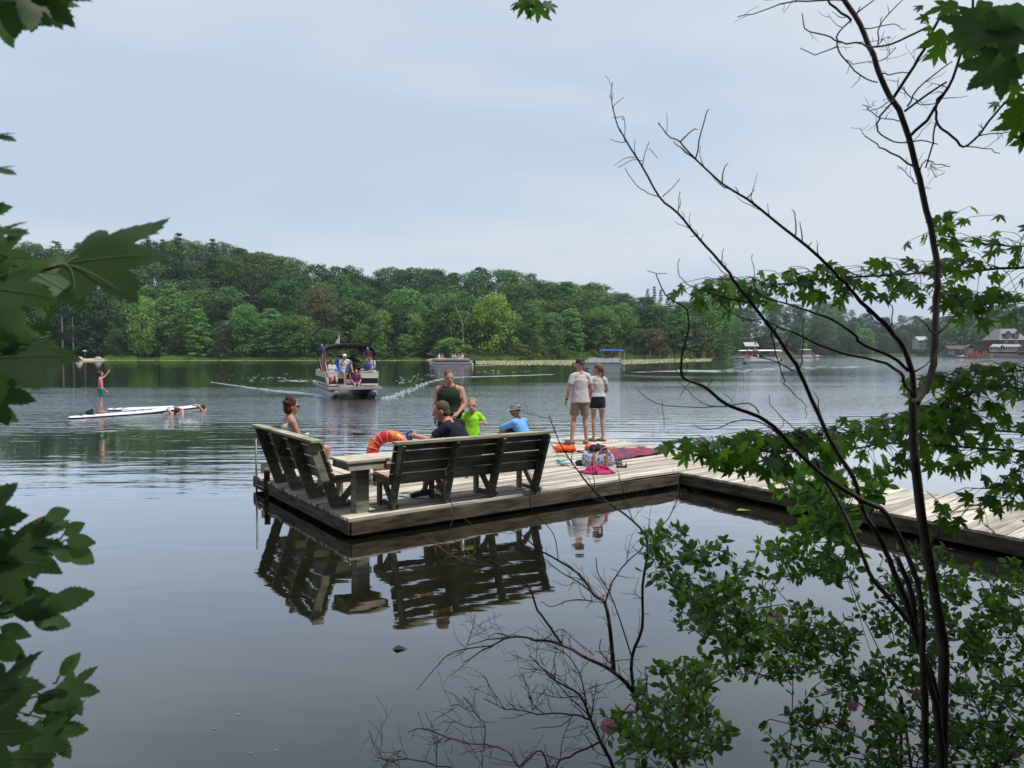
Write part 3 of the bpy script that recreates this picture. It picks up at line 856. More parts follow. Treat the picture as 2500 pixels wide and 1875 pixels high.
# ------------------------------------------------------------------ tables
def table(label, c, ux, wx, zt, half, post, ap, nboards=3):
    t = thing("side_table", label, "table", (c.x, c.y, DK), 0, "small wooden tables on the dock")
    zt = DK + zt; Z = V((0, 0, 1)); c0 = V((c.x, c.y, 0))
    wdt = 2 * half / nboards
    for k in range(nboards):
        o = c0 + wx * (-half + wdt * (k + .5)) + Z * (zt - .014)
        mb = MB(); mb.beam(o - ux * (half + .012), o + ux * (half + .012), wdt - .006, .028, side=wx); mb.build("top_board", rawtop, t, world=True)
    for (d, e) in ((ux, wx), (wx, ux)):
        for s in (-1, 1):
            o = c0 + d * (s * (half - .03)) + Z * (zt - .03 - ap / 2)
            l_ = half - (.0 if d is wx else .041) - .012
            mb = MB(); mb.beam(o - e * l_, o + e * l_, ap, .025, side=Z); mb.build("apron", rawtop if s < 0 and d is wx else benchw, t, world=True)  # sunlit front apron painted paler, shaded ones keep the dark bench tone
    if post > .1:
        for (d, e, s) in ((ux, wx, -1), (ux, wx, 1), (wx, ux, -1), (wx, ux, 1)):
            o = c0 + d * (s * (post / 2 - .014)); l2 = post / 2 - (0 if d is wx else .029)
            mb = MB(); mb.beam(o + Z * (DK + .002), o + Z * (zt - .03), l2 * 2, .028, side=e); mb.build("post_board", benchw, t, world=True)
    else:
        for sx in (-1, 1):
            for sy in (-1, 1):
                o = c0 + ux * (sx * (half - .07)) + wx * (sy * (half - .07))
                mb = MB(); mb.beam(o + Z * (DK + .002), o + Z * (zt - .03), .085, .085, side=ux); mb.build("leg", mat("brown_leg_wood", (.22, .13, .09), .8, .3, 5), t, world=True)
    return t
uT = V((.565, .825, 0)).normalized(); 
table("small square table on one thick post at the near dock corner between the benches", G(884, 1252, DK) + WW * .06, UU, WW, .665, .255, .165, .085)
table("low square table on four legs farther back beside the orange swim ring", G(936, 1176, DK), UU, WW, .40, .26, .0, .07)

nail = MB(); rg = random.Random(6)
for i in range(NP):
    s_ = (i + .5) / NP
    for t in (.012, .17, .33, .5, .66, .83, .985):
        p = pA.lerp(pD, s_).lerp(pP.lerp(pC, s_), t)
        for o in (-.03, .03):
            q = p + WW * o + UU * rg.uniform(-.006, .006) + V((0, 0, .0055)); r_ = .0055
            nail.add([q + V((cos(a) * r_, sin(a) * r_, 0)) for a in (0, 1.57, 3.14, 4.71)], [(0, 1, 2, 3)])
for i in range(NW):
    for t in (.03, .5, .97):
        p = (pB + dwn * ((i + .5) * st)).lerp(pP + dwf * ((i + .5) * st), t)
        for o in (-.035, .035):
            q = p + dwn * o + V((0, 0, .0055)); nail.add([q + V((cos(a) * .0055, sin(a) * .0055, 0)) for a in (0, 1.57, 3.14, 4.71)], [(0, 1, 2, 3)])
nail.build("nail_heads", mat("rusty_nail", (.09, .055, .04), .8, .3, 40), dock, world=True, kind="stuff")
# ------------------------------------------------------------------ people
def sk(name, c): return mat(name, tuple(q * .82 for q in c), .6, .10, 9, spec=.35)
SKIN = sk("skin_fair", (.56, .33, .24)); SKIN2 = sk("skin_tanned", (.42, .22, .145)); SKIN3 = sk("skin_pink", (.60, .31, .24))
def cloth(name, c, v=.12): return mat(name, c, .9, v, 14, bump=.012, bscale=13, spec=.1)
def hairm(name, c): return mat(name, c, .75, .35, 40, bump=.004, bscale=70, spec=.25)
WHITE = cloth("white_cotton", (.52, .50, .53)); BLACK = cloth("black_cloth", (.022, .023, .030)); NAVY = cloth("navy_cloth", (.030, .038, .075))
SHOE = mat("dark_blue_shoe", (.045, .05, .085), .7, .2, 20); TAUPE = mat("taupe_shoe", (.24, .19, .16), .8, .2, 25)
LENS = mat("dark_lens", (.01, .01, .014), .12, .0, 5, spec=.6)

def frust(mb, a, b, ra, rb, n=14, caps='rr', sx=1.0, side=None):
    """tapered limb piece; caps r = rounded end, f = flat end; sx widens it along side"""
    a = V(a); b = V(b); d = b - a; L_ = d.length
    if L_ < 1e-5: return
    d.normalize(); u = V(side) if side is not None else d.orthogonal(); u = (u - d * u.dot(d)).normalized(); q = d.cross(u)
    rings = []
    if caps[0] == 'r':
        for k in range(4): t = PI / 2 * (k + .3) / 4.0; rings.append((a - d * ra * cos(t), ra * sin(t)))
    rings.append((a, ra)); rings.append((b, rb))
    if caps[1] == 'r':
        for k in range(3, -1, -1): t = PI / 2 * (k + .3) / 4.0; rings.append((b + d * rb * cos(t), rb * sin(t)))
    vs = []; fs = []
    for c, r in rings:
        for i in range(n):
            an = 2 * PI * i / n; vs.append(c + u * (cos(an) * r * sx) + q * (sin(an) * r))
    m = len(rings)
    for j in range(m - 1):
        for i in range(n):
            fs.append((j * n + i, j * n + (i + 1) % n, (j + 1) * n + (i + 1) % n, (j + 1) * n + i))
    fs.append(tuple(range(n - 1, -1, -1))); fs.append(tuple((m - 1) * n + i for i in range(n)))
    mb.add(vs, fs)
def fuse(mb, name, m, parent, vox=.012, sm=4, world=True):
    """union of the pieces as one continuous smooth skin"""
    o = mb.build(name, m, parent, world=world)
    r = o.modifiers.new("r", 'REMESH'); r.mode = 'VOXEL'; r.voxel_size = vox; r.use_smooth_shade = True
    s = o.modifiers.new("s", 'SMOOTH'); s.iterations = sm; s.factor = .5
    dg = bpy.context.evaluated_depsgraph_get()
    me = bpy.data.meshes.new_from_object(o.evaluated_get(dg)); old = o.data
    o.modifiers.clear(); me.materials.clear(); me.materials.append(m); o.data = me; bpy.data.meshes.remove(old)
    me.polygons.foreach_set("use_smooth", [True] * len(me.polygons))
    return o
def hand(mb, wr, d, palm_n, k, curl=.5, side=1, point=False):
    """palm and five fingers from the wrist along d"""
    d = V(d).normalized(); n = V(palm_n); n = (n - d * n.dot(d)).normalized(); s = d.cross(n) * side
    frust(mb, wr, wr + d * .075 * k, .026 * k, .030 * k, 10, 'rr', 1.35, s)
    kn = wr + d * .088 * k
    for i, (o, ln) in enumerate(((-.033, .072), (-.011, .080), (.011, .075), (.031, .060))):
        c = curl if not (point and i == 0) else .05
        b = kn + s * o * k; a1 = c * .9; d1 = (d * cos(a1) + n * sin(a1)); a2 = a1 + c * 1.1; d2 = (d * cos(a2) + n * sin(a2))
        frust(mb, b - d * .02 * k, b + d1 * ln * .5 * k, .0095 * k, .0088 * k, 8); frust(mb, b + d1 * ln * .5 * k, b + d1 * ln * .5 * k + d2 * ln * .5 * k, .0088 * k, .0075 * k, 8)
    tb = wr + d * .025 * k - s * .034 * k; td = (d * .75 - s * .6 + n * .35).normalized()
    frust(mb, tb, tb + td * .038 * k, .0125 * k, .011 * k, 8); frust(mb, tb + td * .038 * k, tb + td * .038 * k + (td + n * .5).normalized() * .028 * k, .011 * k, .009 * k, 8)

def person(label, root, rz, h, J, skin, top=None, bottom=None, hair=None, shoes=None, look=(0, 0), build=1.0, hip=1.0, chest=1.0, extras=None, vox=.011, group=None, sleeve=.55, leg=.5, face=True, curl=.5, child=False, hem=-.06, name="person", tilt=0, tank=False, curls=(None, None)):
    """J overrides joints given in a body frame: x right of the body, y forward, z up, in metres for a 1.75 m person"""
    k = h / 1.75
    t = thing(name, label, "person", root, 0, group)
    R = Matrix.Rotation(rz, 3, 'Z'); O = V(root)
    base = dict(pel=(0, 0, .97), wai=(0, 0, 1.10), che=(0, .005, 1.30), nek=(0, -.01, 1.47), hed=(0, .02, 1.63),
                shl=(-.165, -.01, 1.395), ell=(-.225, -.02, 1.12), wrl=(-.25, .04, .88), shr=(.165, -.01, 1.395), elr=(.235, -.02, 1.13), wrr=(.25, .04, .88),
                hil=(-.09, 0, .93), knl=(-.10, .02, .51), anl=(-.11, -.01, .09), hir=(.09, 0, .93), knr=(.10, .02, .51), anr=(.11, -.01, .09),
                tol=(-.13, .15, .03), tor=(.13, .15, .03), hdl=None, hdr=None)
    base.update(J)
    P = {q: (O + R @ (V(v) * k)) if v is not None else None for q, v in base.items()}
    def D(v): return R @ V(v)
    lat = (P['shr'] - P['shl']).normalized(); hlat = (P['hir'] - P['hil']).normalized()
    B = build
    body = MB()
    frust(body, P['pel'], P['wai'], .115 * k * B * hip, .105 * k * B, 16, 'rr', 1.32, hlat)
    frust(body, P['wai'], P['che'], .105 * k * B, .112 * k * B * chest, 16, 'rr', 1.32, lat)
    frust(body, P['che'], P['nek'] - (P['nek'] - P['che']) * .22, .112 * k * B * chest, .065 * k, 16, 'rr', 1.45, lat)
    frust(body, P['nek'] - (P['nek'] - P['che']) * .3, P['hed'] - (P['hed'] - P['nek']) * .15, .062 * k * (.6 + .4 * B), .055 * k * (.6 + .4 * B), 12)
    for s in 'lr':
        frust(body, P['nek'].lerp(P['hed'], .12), P['sh' + s], .046 * k, .050 * k * (B * .5 + .5), 12); frust(body, P['nek'].lerp(P['che'], .4), P['sh' + s], .060 * k, .050 * k * (B * .5 + .5), 12)
        frust(body, P['sh' + s], P['el' + s], .052 * k * B, .040 * k * B, 12); frust(body, P['el' + s], P['wr' + s], .039 * k * B, .026 * k, 12)
        frust(body, P['hi' + s], P['kn' + s], .088 * k * B * hip, .056 * k * B, 14)
        kn, an = P['kn' + s], P['an' + s]; cf = kn.lerp(an, .3) - D((0, 1, 0)) * .012 * k
        frust(body, kn, cf, .055 * k * B, .057 * k * B, 12); frust(body, cf, an, .057 * k * B, .034 * k, 12)
        to = P['to' + s]; fd = (to - an); fd.z = 0; fd = fd.normalized() if fd.length > 1e-4 else D((0, 1, 0))
        hl = an - fd * .03 * k + V((0, 0, -.045 * k)); bl2 = to + fd * 0
        frust(body, hl, bl2, .034 * k, .028 * k, 12, 'rr', 1.15, fd.cross(V((0, 0, 1)))); frust(body, an, hl.lerp(bl2, .5), .036 * k, .030 * k, 10)
        hd = P['hd' + s]; d = (hd - P['wr' + s]) if hd is not None else (P['wr' + s] - P['el' + s])
        cu = curls[0 if s == 'l' else 1]
        inner = D((1 if s == 'l' else -1, 0, 0)) if hd is None or abs(d.normalized().dot(D((1, 0, 0)))) < .8 else V((0, 0, -1))
        hand(body, P['wr' + s], d, inner, k, curl if cu is None else cu, 1 if s == 'l' else -1, point=(cu == .9))
    # head
    hk = k * (1.42 if child else 1.07)
    Rh = R @ Matrix.Rotation(radians(look[0]), 3, 'Z') @ Matrix.Rotation(radians(look[1]), 3, 'X') @ Matrix.Rotation(radians(tilt), 3, 'Y')
    hc = P['hed']
    def hp(x, y, z): return hc + Rh @ (V((x, y, z)) * hk)
    body.ell(hp(0, -.012, .025), (.077 * hk, .096 * hk, .098 * hk), Rh, 18, 12)
    body.ell(hp(0, .022, -.045), (.058 * hk, .068 * hk, .070 * hk), Rh, 16, 10)
    if face:
        frust(body, hp(0, .082, .018), hp(0, .104, -.018), .010 * hk, .017 * hk, 8)
        for s in (-1, 1):
            body.ell(hp(s * .079, -.012, -.004), (.010 * hk, .021 * hk, .034 * hk), Rh, 8, 6)
            frust(body, hp(s * .045, .074, .030), hp(s * .018, .086, .031), .010 * hk, .010 * hk, 6)
        frust(body, hp(-.018, .080, -.058), hp(.018, .080, -.058), .009 * hk, .009 * hk, 6)
    fuse(body, "body", skin, t, vox)
    if face and vox < .015:
        for s in (-1, 1):
            mb = MB(); mb.ell(hp(s * .031, .080, .012), (.0090 * hk, .007 * hk, .0045 * hk), Rh, 8, 6); mb.build("eye", mat("eye_dark", (.03, .022, .018), .3), t, world=True, smooth=True)
        mb = MB(); mb.ell(hp(0, .0865, -.060), (.023 * hk, .008 * hk, (.012 if child else .006) * hk), Rh, 8, 6); mb.build("mouth", mat("lips", (.34, .10, .09), .5), t, world=True, smooth=True)
    e = .013 * k
    if top is not None:
        c = MB()
        hemp = P['pel'].lerp(P['wai'], -hem / .13 * -1) if False else P['pel'] + (P['pel'] - P['wai']) * (-hem - .02) / .13
        frust(c, hemp, P['wai'], (.118 * B * hip + .030) * k, (.105 * B + .018) * k, 20, 'fr', 1.42, hlat)
        frust(c, P['wai'], P['che'], (.105 * B + .016) * k, (.112 * B * chest + .012) * k, 20, 'rr', 1.33, lat)
        if tank:
            frust(c, P['che'], P['che'].lerp(P['nek'], .22), (.112 * B * chest + .010) * k, (.106 * B) * k, 20, 'rf', 1.32, lat)
            for s in 'lr':
                m_ = P['nek'].lerp(P['sh' + s], .52); f_ = D((0, .105 * B * k * chest, 0)); b_ = D((0, -.10 * B * k, 0)); lo_ = P['che'].lerp(P['nek'], .35) + (P['sh' + s] - P['nek']) * .5
                frust(c, lo_ + f_ * .9, m_ + V((0, 0, .055 * k)) + f_ * .1, .019 * k, .017 * k, 8); frust(c, m_ + V((0, 0, .055 * k)) + f_ * .1, lo_ + b_ * .9, .017 * k, .019 * k, 8)
        else:
            frust(c, P['che'], P['nek'] - (P['nek'] - P['che']) * .20, (.112 * B * chest + .012) * k, .078 * k, 20, 'rf', 1.42, lat)
            for s in 'lr':
                frust(c, P['nek'].lerp(P['hed'], .02), P['sh' + s], .048 * k, (.050 * (B * .5 + .5) + .013) * k, 14); frust(c, P['nek'].lerp(P['che'], .4), P['sh' + s], .066 * k, (.050 * (B * .5 + .5) + .012) * k, 14)
                if sleeve > 1:
                    frust(c, P['sh' + s], P['el' + s], (.052 * B) * k + e * 1.2, .040 * B * k + e * 1.2, 14); frust(c, P['el' + s], P['el' + s].lerp(P['wr' + s], min(1, sleeve - 1)), .040 * B * k + e * 1.1, .030 * k + e, 14, 'rf')
                elif sleeve > 0:
                    frust(c, P['sh' + s], P['sh' + s].lerp(P['el' + s], sleeve), .050 * B * k + e * 1.0, .046 * B * k + e * 1.5, 14, 'rf')
        fuse(c, "shirt" if not tank else "tank_top", top, t, vox, 3)
    if bottom is not None:
        c = MB()
        frust(c, P['pel'].lerp(P['hil'].lerp(P['hir'], .5), .6), P['pel'].lerp(P['wai'], .45), (.118 * B * hip + .010) * k, (.110 * B + .012) * k, 20, 'rf', 1.34, hlat)
        for s in 'lr':
            if leg > 1:
                frust(c, P['hi' + s], P['kn' + s], (.088 * B * hip + .011) * k, (.056 * B + .016) * k, 16); frust(c, P['kn' + s], P['kn' + s].lerp(P['an' + s], leg - 1), (.056 * B + .016) * k, .056 * k, 16, 'rf')
            else:
                frust(c, P['hi' + s], P['hi' + s].lerp(P['kn' + s], leg), (.088 * B * hip + .012) * k, (.075 * B * (hip * .6 + .4) + .020) * k, 16, 'rf')
        fuse(c, "shorts" if leg <= 1 else "trousers", bottom, t, vox, 3)
    if shoes is not None:
        for s in 'lr':
            c = MB(); an = P['an' + s]; to = P['to' + s]; fd = to - an; fd.z = 0; fd = fd.normalized()
            hl = an - fd * .035 * k + V((0, 0, -.043 * k)); sd_ = fd.cross(V((0, 0, 1)))
            if shoes[1] == 'flip':
                mb = MB(); mb.beam(V((hl.x, hl.y, O.z + .012)) - fd * .04 * k, V((to.x, to.y, O.z + .012)) + fd * .045 * k, .10 * k, .022, side=sd_); mb.build("sandal", shoes[0], t, world=True, bevel=.008); continue
            frust(c, hl, to + fd * .01, .044 * k, .036 * k, 12, 'rr', 1.12, sd_); frust(c, an + V((0, 0, -.02 * k)), hl.lerp(to, .4), .046 * k, .038 * k, 12, 'fr')
            fuse(c, "shoe", shoes[0], t, max(.011, vox), 3)
    if hair is not None:
        hm_, style = hair
        c = MB()
        if style == 'short':
            c.ell(hp(0, -.026, .040), (.083 * hk, .094 * hk, .094 * hk), Rh, 18, 12); c.ell(hp(0, -.052, -.022), (.075 * hk, .060 * hk, .076 * hk), Rh, 14, 10)
        elif style == 'buzz':
            c.ell(hp(0, -.020, .036), (.081 * hk, .094 * hk, .093 * hk), Rh, 18, 12)
        elif style == 'full':
            c.ell(hp(0, -.028, .048), (.088 * hk, .098 * hk, .092 * hk), Rh, 18, 12); c.ell(hp(0, -.052, -.025), (.080 * hk, .066 * hk, .085 * hk), Rh, 14, 10)
            rg = random.Random(4)
            for i in range(26):
                a = rg.uniform(0, 6.28); b_ = rg.uniform(.1, 1.3); c.ell(hp(.088 * cos(a) * cos(b_), -.03 + .095 * sin(a) * cos(b_) * (1 if sin(a) < .3 else .5), .05 + .1 * sin(b_)), (.02 * hk,) * 3, None, 8, 6)
        elif style in ('bun', 'pony'):
            c.ell(hp(0, -.024, .040), (.084 * hk, .096 * hk, .094 * hk), Rh, 18, 12); c.ell(hp(0, -.055, 0), (.066 * hk, .055 * hk, .075 * hk), Rh, 14, 10)
            if style == 'bun': c.ell(hp(.02, -.115, .07), (.040 * hk, .036 * hk, .038 * hk), Rh, 12, 8)
            else:
                c.ell(hp(0, -.12, .0), (.032 * hk, .032 * hk, .05 * hk), Rh, 12, 8); frust(c, hp(0, -.125, -.02), hp(.005, -.115, -.17), .030 * hk, .016 * hk, 10)
        fuse(c, "hair", hm_, t, .009 if vox < .015 else vox, 2)
    if extras: extras(t, P, hp, Rh, k, D)
    return t, P
def sunglasses(t, hp, Rh, k):
    for s in (-1, 1):
        mb = MB(); mb.ell(hp(s * .033, .092, .012), (.030 * k, .010 * k, .020 * k), Rh, 12, 8); mb.build("lens", LENS, t, world=True, smooth=True)
    mb = MB(); mb.tube([hp(-.066, .082, .018), hp(-.088, -.01, .016)], .0045, 6); mb.tube([hp(.066, .082, .018), hp(.088, -.01, .016)], .0045, 6); mb.tube([hp(-.01, .098, .016), hp(.01, .098, .016)], .004, 6)
    mb.build("glasses_frame", LENS, t, world=True)
def hat(t, hp, Rh, k, m, brim, crownh=.10, band=None, fwd_only=False):
    mb = MB(); n_ = 24; vs = []; fs = []
    prof = [(.089, .035), (.088, .035 + crownh * .6), (.070, .035 + crownh * .95), (.0, .035 + crownh)]
    if not fwd_only: prof = [(.089 + brim, .018), (.089 + brim * .5, .030)] + prof
    for (r, z) in prof:
        for i in range(n_):
            a = 2 * PI * i / n_; wv = .012 * sin(2 * a) * (r > .12)
            vs.append(hp(r * cos(a) * .93, r * sin(a) * 1.1 - .01, z + wv))
    for j in range(len(prof) - 1):
        for i in range(n_): fs.append((j * n_ + i, j * n_ + (i + 1) % n_, (j + 1) * n_ + (i + 1) % n_, (j + 1) * n_ + i))
    mb.add(vs, fs); mb.build("hat_crown" if fwd_only else "hat", m, t, world=True, smooth=True)
    if fwd_only:
        mb = MB(); pts = [hp(.078 * cos(a), .085 + .0 * sin(a) + brim * sin(a), .040 - .012 * sin(a)) for a in [PI * i / 10 for i in range(11)]]
        mb.prism(pts, Rh @ V((0, 0, .008))); mb.build("visor", m, t, world=True)
SIT = dict(pel=(0, 0, .09), wai=(0, -.03, .23), che=(0, -.03, .43), nek=(0, -.02, .60), hed=(0, .01, .76), shl=(-.18, -.03, .55), shr=(.18, -.03, .55),
           ell=(-.24, .02, .28), elr=(.24, .02, .28), wrl=(-.17, .24, .20), wrr=(.17, .24, .20), hil=(-.09, .02, .08), hir=(.09, .02, .08),
           knl=(-.13, .44, .10), knr=(.13, .44, .10), anl=(-.13, .46, -.33), anr=(.13, .46, -.33), tol=(-.14, .60, -.39), tor=(.14, .60, -.39))
def sit(**k):
    d = dict(SIT); d.update(k); return d

# standing couple at the far corner, seen from behind
def cap_x(t, P, hp, Rh, k, D):
    hat(t, hp, Rh, k, mat("black_cap", (.03, .03, .034), .8, .15, 20), .07, .085, fwd_only=True)
    mb = MB(); w_ = P['wrl'].lerp(P['ell'], .12); mb.tube([w_ + V((0, 0, .012)), w_ - V((0, 0, .012))], .034, 12); mb.build("wristwatch", LENS, t, world=True)
def foot_root(px, py): return tuple(G(px, py, DK + .004))
mr = G(1416, 1084, DK + .004)
person("man in white t-shirt, khaki shorts and black cap standing with his back turned", tuple(mr), radians(12), 1.79,
       dict(knl=(-.13, .02, .51), anl=(-.19, -.03, .09), tol=(-.27, .08, .03), knr=(.115, .02, .51), anr=(.125, -.03, .09), tor=(.13, .10, .03), elr=(.24, -.03, 1.13), wrr=(.22, .05, .90), ell=(-.25, -.03, 1.14), wrl=(-.285, .04, .90)),
       SKIN3, WHITE, cloth("khaki_cotton", (.27, .215, .155)), (hairm("grey_brown_hair", (.14, .10, .08)), 'buzz'), (TAUPE, 's'), (38, -4), build=1.0, leg=.80, extras=cap_x, sleeve=.62, hem=-.13)
wr_ = G(1458, 1077, DK + .004)
def pony_x(t, P, hp, Rh, k, D):
    for s in 'lr':
        mb = MB(); a = P['hi' + s].lerp(P['kn' + s], .42); b = P['hi' + s].lerp(P['kn' + s], .455); frust(mb, a, b, .106 * k, .107 * k, 16, 'ff'); mb.build("frayed_hem", mat("pale_denim_fray", (.42, .42, .46), .9, .3, 40), t, world=True, smooth=True)
person("woman with ponytail, white t-shirt and dark denim shorts close beside the man in the cap", tuple(wr_), radians(8), 1.68,
       dict(anl=(-.08, -.01, .09), knl=(-.085, .02, .51), anr=(.13, -.02, .09), knr=(.12, .02, .51), tol=(-.16, .13, .03), tor=(.05, .13, .03), ell=(-.22, -.02, 1.14), wrl=(-.20, .10, .93), elr=(.23, 0, 1.16), wrr=(.12, .17, 1.05)),
       SKIN, WHITE, mat("dark_denim", (.022, .030, .055), .9, .25, 22), (hairm("chestnut_hair", (.16, .085, .055)), 'pony'), (mat("brown_sandal", (.10, .05, .035), .8), 'flip'), (50, -3), build=.92, hip=1.08, leg=.42, extras=pony_x, sleeve=.5, hem=.02)
# boy in lime shirt
br = G(1146, 1163, DK + .004); br.x = -.62
person("small boy in lime green shirt standing behind the bench with one arm raised, mouth open", (br.x, br.y, br.z), radians(-168), 1.21,
       dict(hed=(0, .03, 1.60), ell=(-.30, .06, 1.18), wrl=(-.20, .30, 1.24), hdl=(-.08, .38, 1.26), elr=(.235, -.02, 1.15), wrr=(.25, .05, .90), shl=(-.17, 0, 1.38), shr=(.17, 0, 1.38), nek=(0, -.01, 1.44)),
       SKIN, cloth("lime_shirt", (.30, .72, .04)), NAVY, (hairm("sandy_hair", (.27, .19, .125)), 'buzz'), None, (-14, -6), build=.98, leg=.75, child=True, sleeve=.72, hem=-.16)
# standing woman in green tank
ws = V((-1.05, 12.4, DK + .004))
def wbust(t, P, hp, Rh, k, D): pass
person("woman in dark green swim top and black shorts with hair bun standing behind the bench", tuple(ws), radians(168), 1.63,
       dict(hed=(.0, .03, 1.62), shl=(-.205, -.01, 1.40), shr=(.205, -.01, 1.40), ell=(-.29, .03, 1.14), wrl=(-.20, .20, .98), hdl=(-.16, .28, .93), elr=(.27, -.03, 1.13), wrr=(.27, .02, .88), pel=(0, 0, .95), wai=(0, .02, 1.10), che=(0, .03, 1.29)),
       SKIN3, cloth("dark_green_swim_top", (.022, .038, .028)), BLACK, (hairm("light_brown_hair", (.15, .085, .06)), 'bun'), None, (28, -12), build=1.30, hip=1.14, chest=1.12, leg=.62, tank=True, curls=(.9, None), hem=.02)
# seated man in black
mh = V((-.60, 9.78, DK + .43))
R2 = atan2(F2.y, F2.x) - PI / 2
def toy_x(t, P, hp, Rh, k, D): pass
def man_x(t, P, hp, Rh, k, D):
    pass
tman, PM = person("man in black polo shirt sitting on the long bench and leaning forward to the left", tuple(mh), R2 + radians(38), 1.80,
       sit(pel=(0, -.02, .10), wai=(0, .06, .24), che=(.0, .17, .41), nek=(-.02, .25, .56), hed=(-.03, .35, .69), shl=(-.19, .21, .50), shr=(.17, .16, .52), ell=(-.27, .40, .34), wrl=(-.19, .62, .37), hdl=(-.17, .72, .38),
           elr=(.26, .25, .28), wrr=(.20, .45, .18), knl=(-.20, .43, .12), anl=(-.22, .50, -.30), tol=(-.27, .64, -.38), knr=(.20, .42, .12), anr=(.30, .45, -.30), tor=(.36, .58, -.38)),
       SKIN3, cloth("black_polo", (.020, .022, .032)), NAVY, (hairm("dark_brown_hair", (.085, .06, .045)), 'short'), (SHOE, 's'), (18, -14), build=1.14, sleeve=.75, leg=.8, curls=(.8, None))
toy = thing("blue_water_toy", "small blue plastic toy held in the hand of the man in black", "toy", tuple(PM['hdl']))
mb = MB(); rg = []
for i in range(21):
    a = 2 * PI * i / 20; rg.append(PM['hdl'] + V((-.01, 0, .0)) + V((.0, .035 * cos(a) + .0, .062 * sin(a))) + V((.03 * cos(a), 0, 0)))
mb.tube(rg, .016, 8); mb.build("ring", mat("blue_plastic", (.03, .06, .55), .35, .05), toy, world=True, smooth=True)
mb = MB(); mb.box(PM['hdl'] + V((0.0, 0, -.015)), (.05, .04, .05)); mb.build("grip", mat("blue_plastic", (.03, .06, .55)), toy, world=True, bevel=.012)
# woman with red hair
wh = g0_.lerp(g3_, .83) + F1 * .12; wh.z = DK + .43
R1 = atan2(F1.y, F1.x) - PI / 2
def redx(t, P, hp, Rh, k, D): sunglasses(t, hp, Rh, k)
person("woman with short red hair, sunglasses and white tank top sitting on the left bench", tuple(wh), R1, 1.66,
       sit(wai=(0, -.06, .23), che=(0, -.10, .42), nek=(0, -.10, .59), hed=(0, -.06, .755), shl=(-.175, -.10, .54), shr=(.175, -.10, .54), ell=(-.23, -.02, .29), elr=(.23, -.02, .29)), sk("skin_sunburnt", (.55, .26, .19)), WHITE, cloth("grey_shorts", (.2, .2, .22)),
       (hairm("red_hair", (.075, .018, .017)), 'full'), (mat("grey_sneaker", (.38, .38, .40), .8, .2, 20), 's'), (-4, -2), build=.95, extras=redx, tank=True, leg=.6)
# man in blue with sun hat, knees drawn up
bh = G(1266, 1092, DK); bh = V((.27, 14.75, DK + .0))
def hatx(t, P, hp, Rh, k, D):
    hat(t, hp, Rh, k, mat("grey_sun_hat", (.20, .20, .21), .9, .15, 20), .075, .085); sunglasses(t, hp, Rh, k)
person("man in light blue long sleeved shirt and sun hat sitting on the deck", tuple(bh), radians(58), 1.78,
       sit(pel=(0, 0, .12), wai=(0, .03, .26), che=(0, .12, .43), nek=(0, .19, .59), hed=(0, .24, .75), shl=(-.19, .15, .52), shr=(.19, .15, .52), ell=(-.22, .40, .42), wrl=(-.02, .52, .42), elr=(.22, .40, .42), wrr=(.03, .50, .44), hdl=(.08, .54, .43), hdr=(-.06, .54, .44),
           knl=(-.15, .42, .40), anl=(-.15, .62, .09), tol=(-.16, .78, .03), knr=(.15, .42, .40), anr=(.15, .62, .09), tor=(.16, .78, .03)), SKIN2, cloth("sky_blue_shirt", (.15, .38, .80)), cloth("dark_shorts", (.05, .05, .06)),
       (hairm("dark_hair", (.05, .04, .035)), 'buzz'), (TAUPE, 's'), (10, -3), build=1.05, extras=hatx, sleeve=1.9, leg=.8)
# ------------------------------------------------------------------ paddle boards and swimmers
whitef = mat("white_board", (.76, .78, .80), .35, .04, 4); blackf = mat("black_board_edge", (.018, .018, .022), .5, .05)
def board(label, c, rz, L_=3.2, W=.62, th=.075, fins=False):
    t = thing("paddle_board", label, "paddle board", (c.x, c.y, .0), rz, "paddle boards floating on the lake")
    def outline(k, z):
        pts = []
        for i in range(28):
            a = 2 * PI * i / 28; x = L_ / 2 * cos(a); y = W / 2 * (abs(sin(a)) ** .62) * (1 if sin(a) >= 0 else -1)
            z2 = z + .04 * max(0, x / (L_ / 2)) ** 3
            pts.append(V((x * k, y * k, z2)))
        return pts
    mb = MB(); o1, o2, o3 = outline(.97, -.05), outline(1, .03), outline(1, th - .035); n_ = 28
    mb.add(o1 + o2 + o3, [tuple(range(n_ - 1, -1, -1))] + [(i, (i + 1) % n_, (i + 1) % n_ + n_, i + n_) for i in range(n_)] + [(n_ + i, n_ + (i + 1) % n_, (i + 1) % n_ + 2 * n_, i + 2 * n_) for i in range(n_)])
    mb.build("hull", blackf, t)
    mb = MB(); o4, o5 = outline(1.0, th - .034), outline(.96, th)
    mb.add(o4 + o5, [tuple(range(n_, 2 * n_))] + [(i, (i + 1) % n_, (i + 1) % n_ + n_, i + n_) for i in range(n_)]); mb.build("deck_pad", whitef, t, smooth=False)
    for x in (-.28, -.40):
        mb = MB(); mb.beam(V((x * L_, -W * .37, th + .008)), V((x * L_ + .12, W * .37, th + .008)), .035, .012, side=V((1, 0, 0))); mb.build("strap", blackf, t)
    return t
b1 = G(290, 1014); bd = (G(377, 1007) - G(178, 1021)); a1 = atan2(bd.y, bd.x)
board("white paddle board with black edge on which the boy in swim trunks stands", b1, a1, 3.3)
b2 = G(412, 1002); bd = (G(495, 995) - G(330, 1010)); a2 = atan2(bd.y, bd.x)
board("white paddle board with black edge on which two swimmers lean", b2, a2, 3.0)
board("white paddle board floating behind the other two, half hidden", G(345, 1000), radians(24), 2.3, .7)
pad_ = thing("paddle", "white paddle lying across the rear paddle board", "paddle", tuple(G(338, 999)))
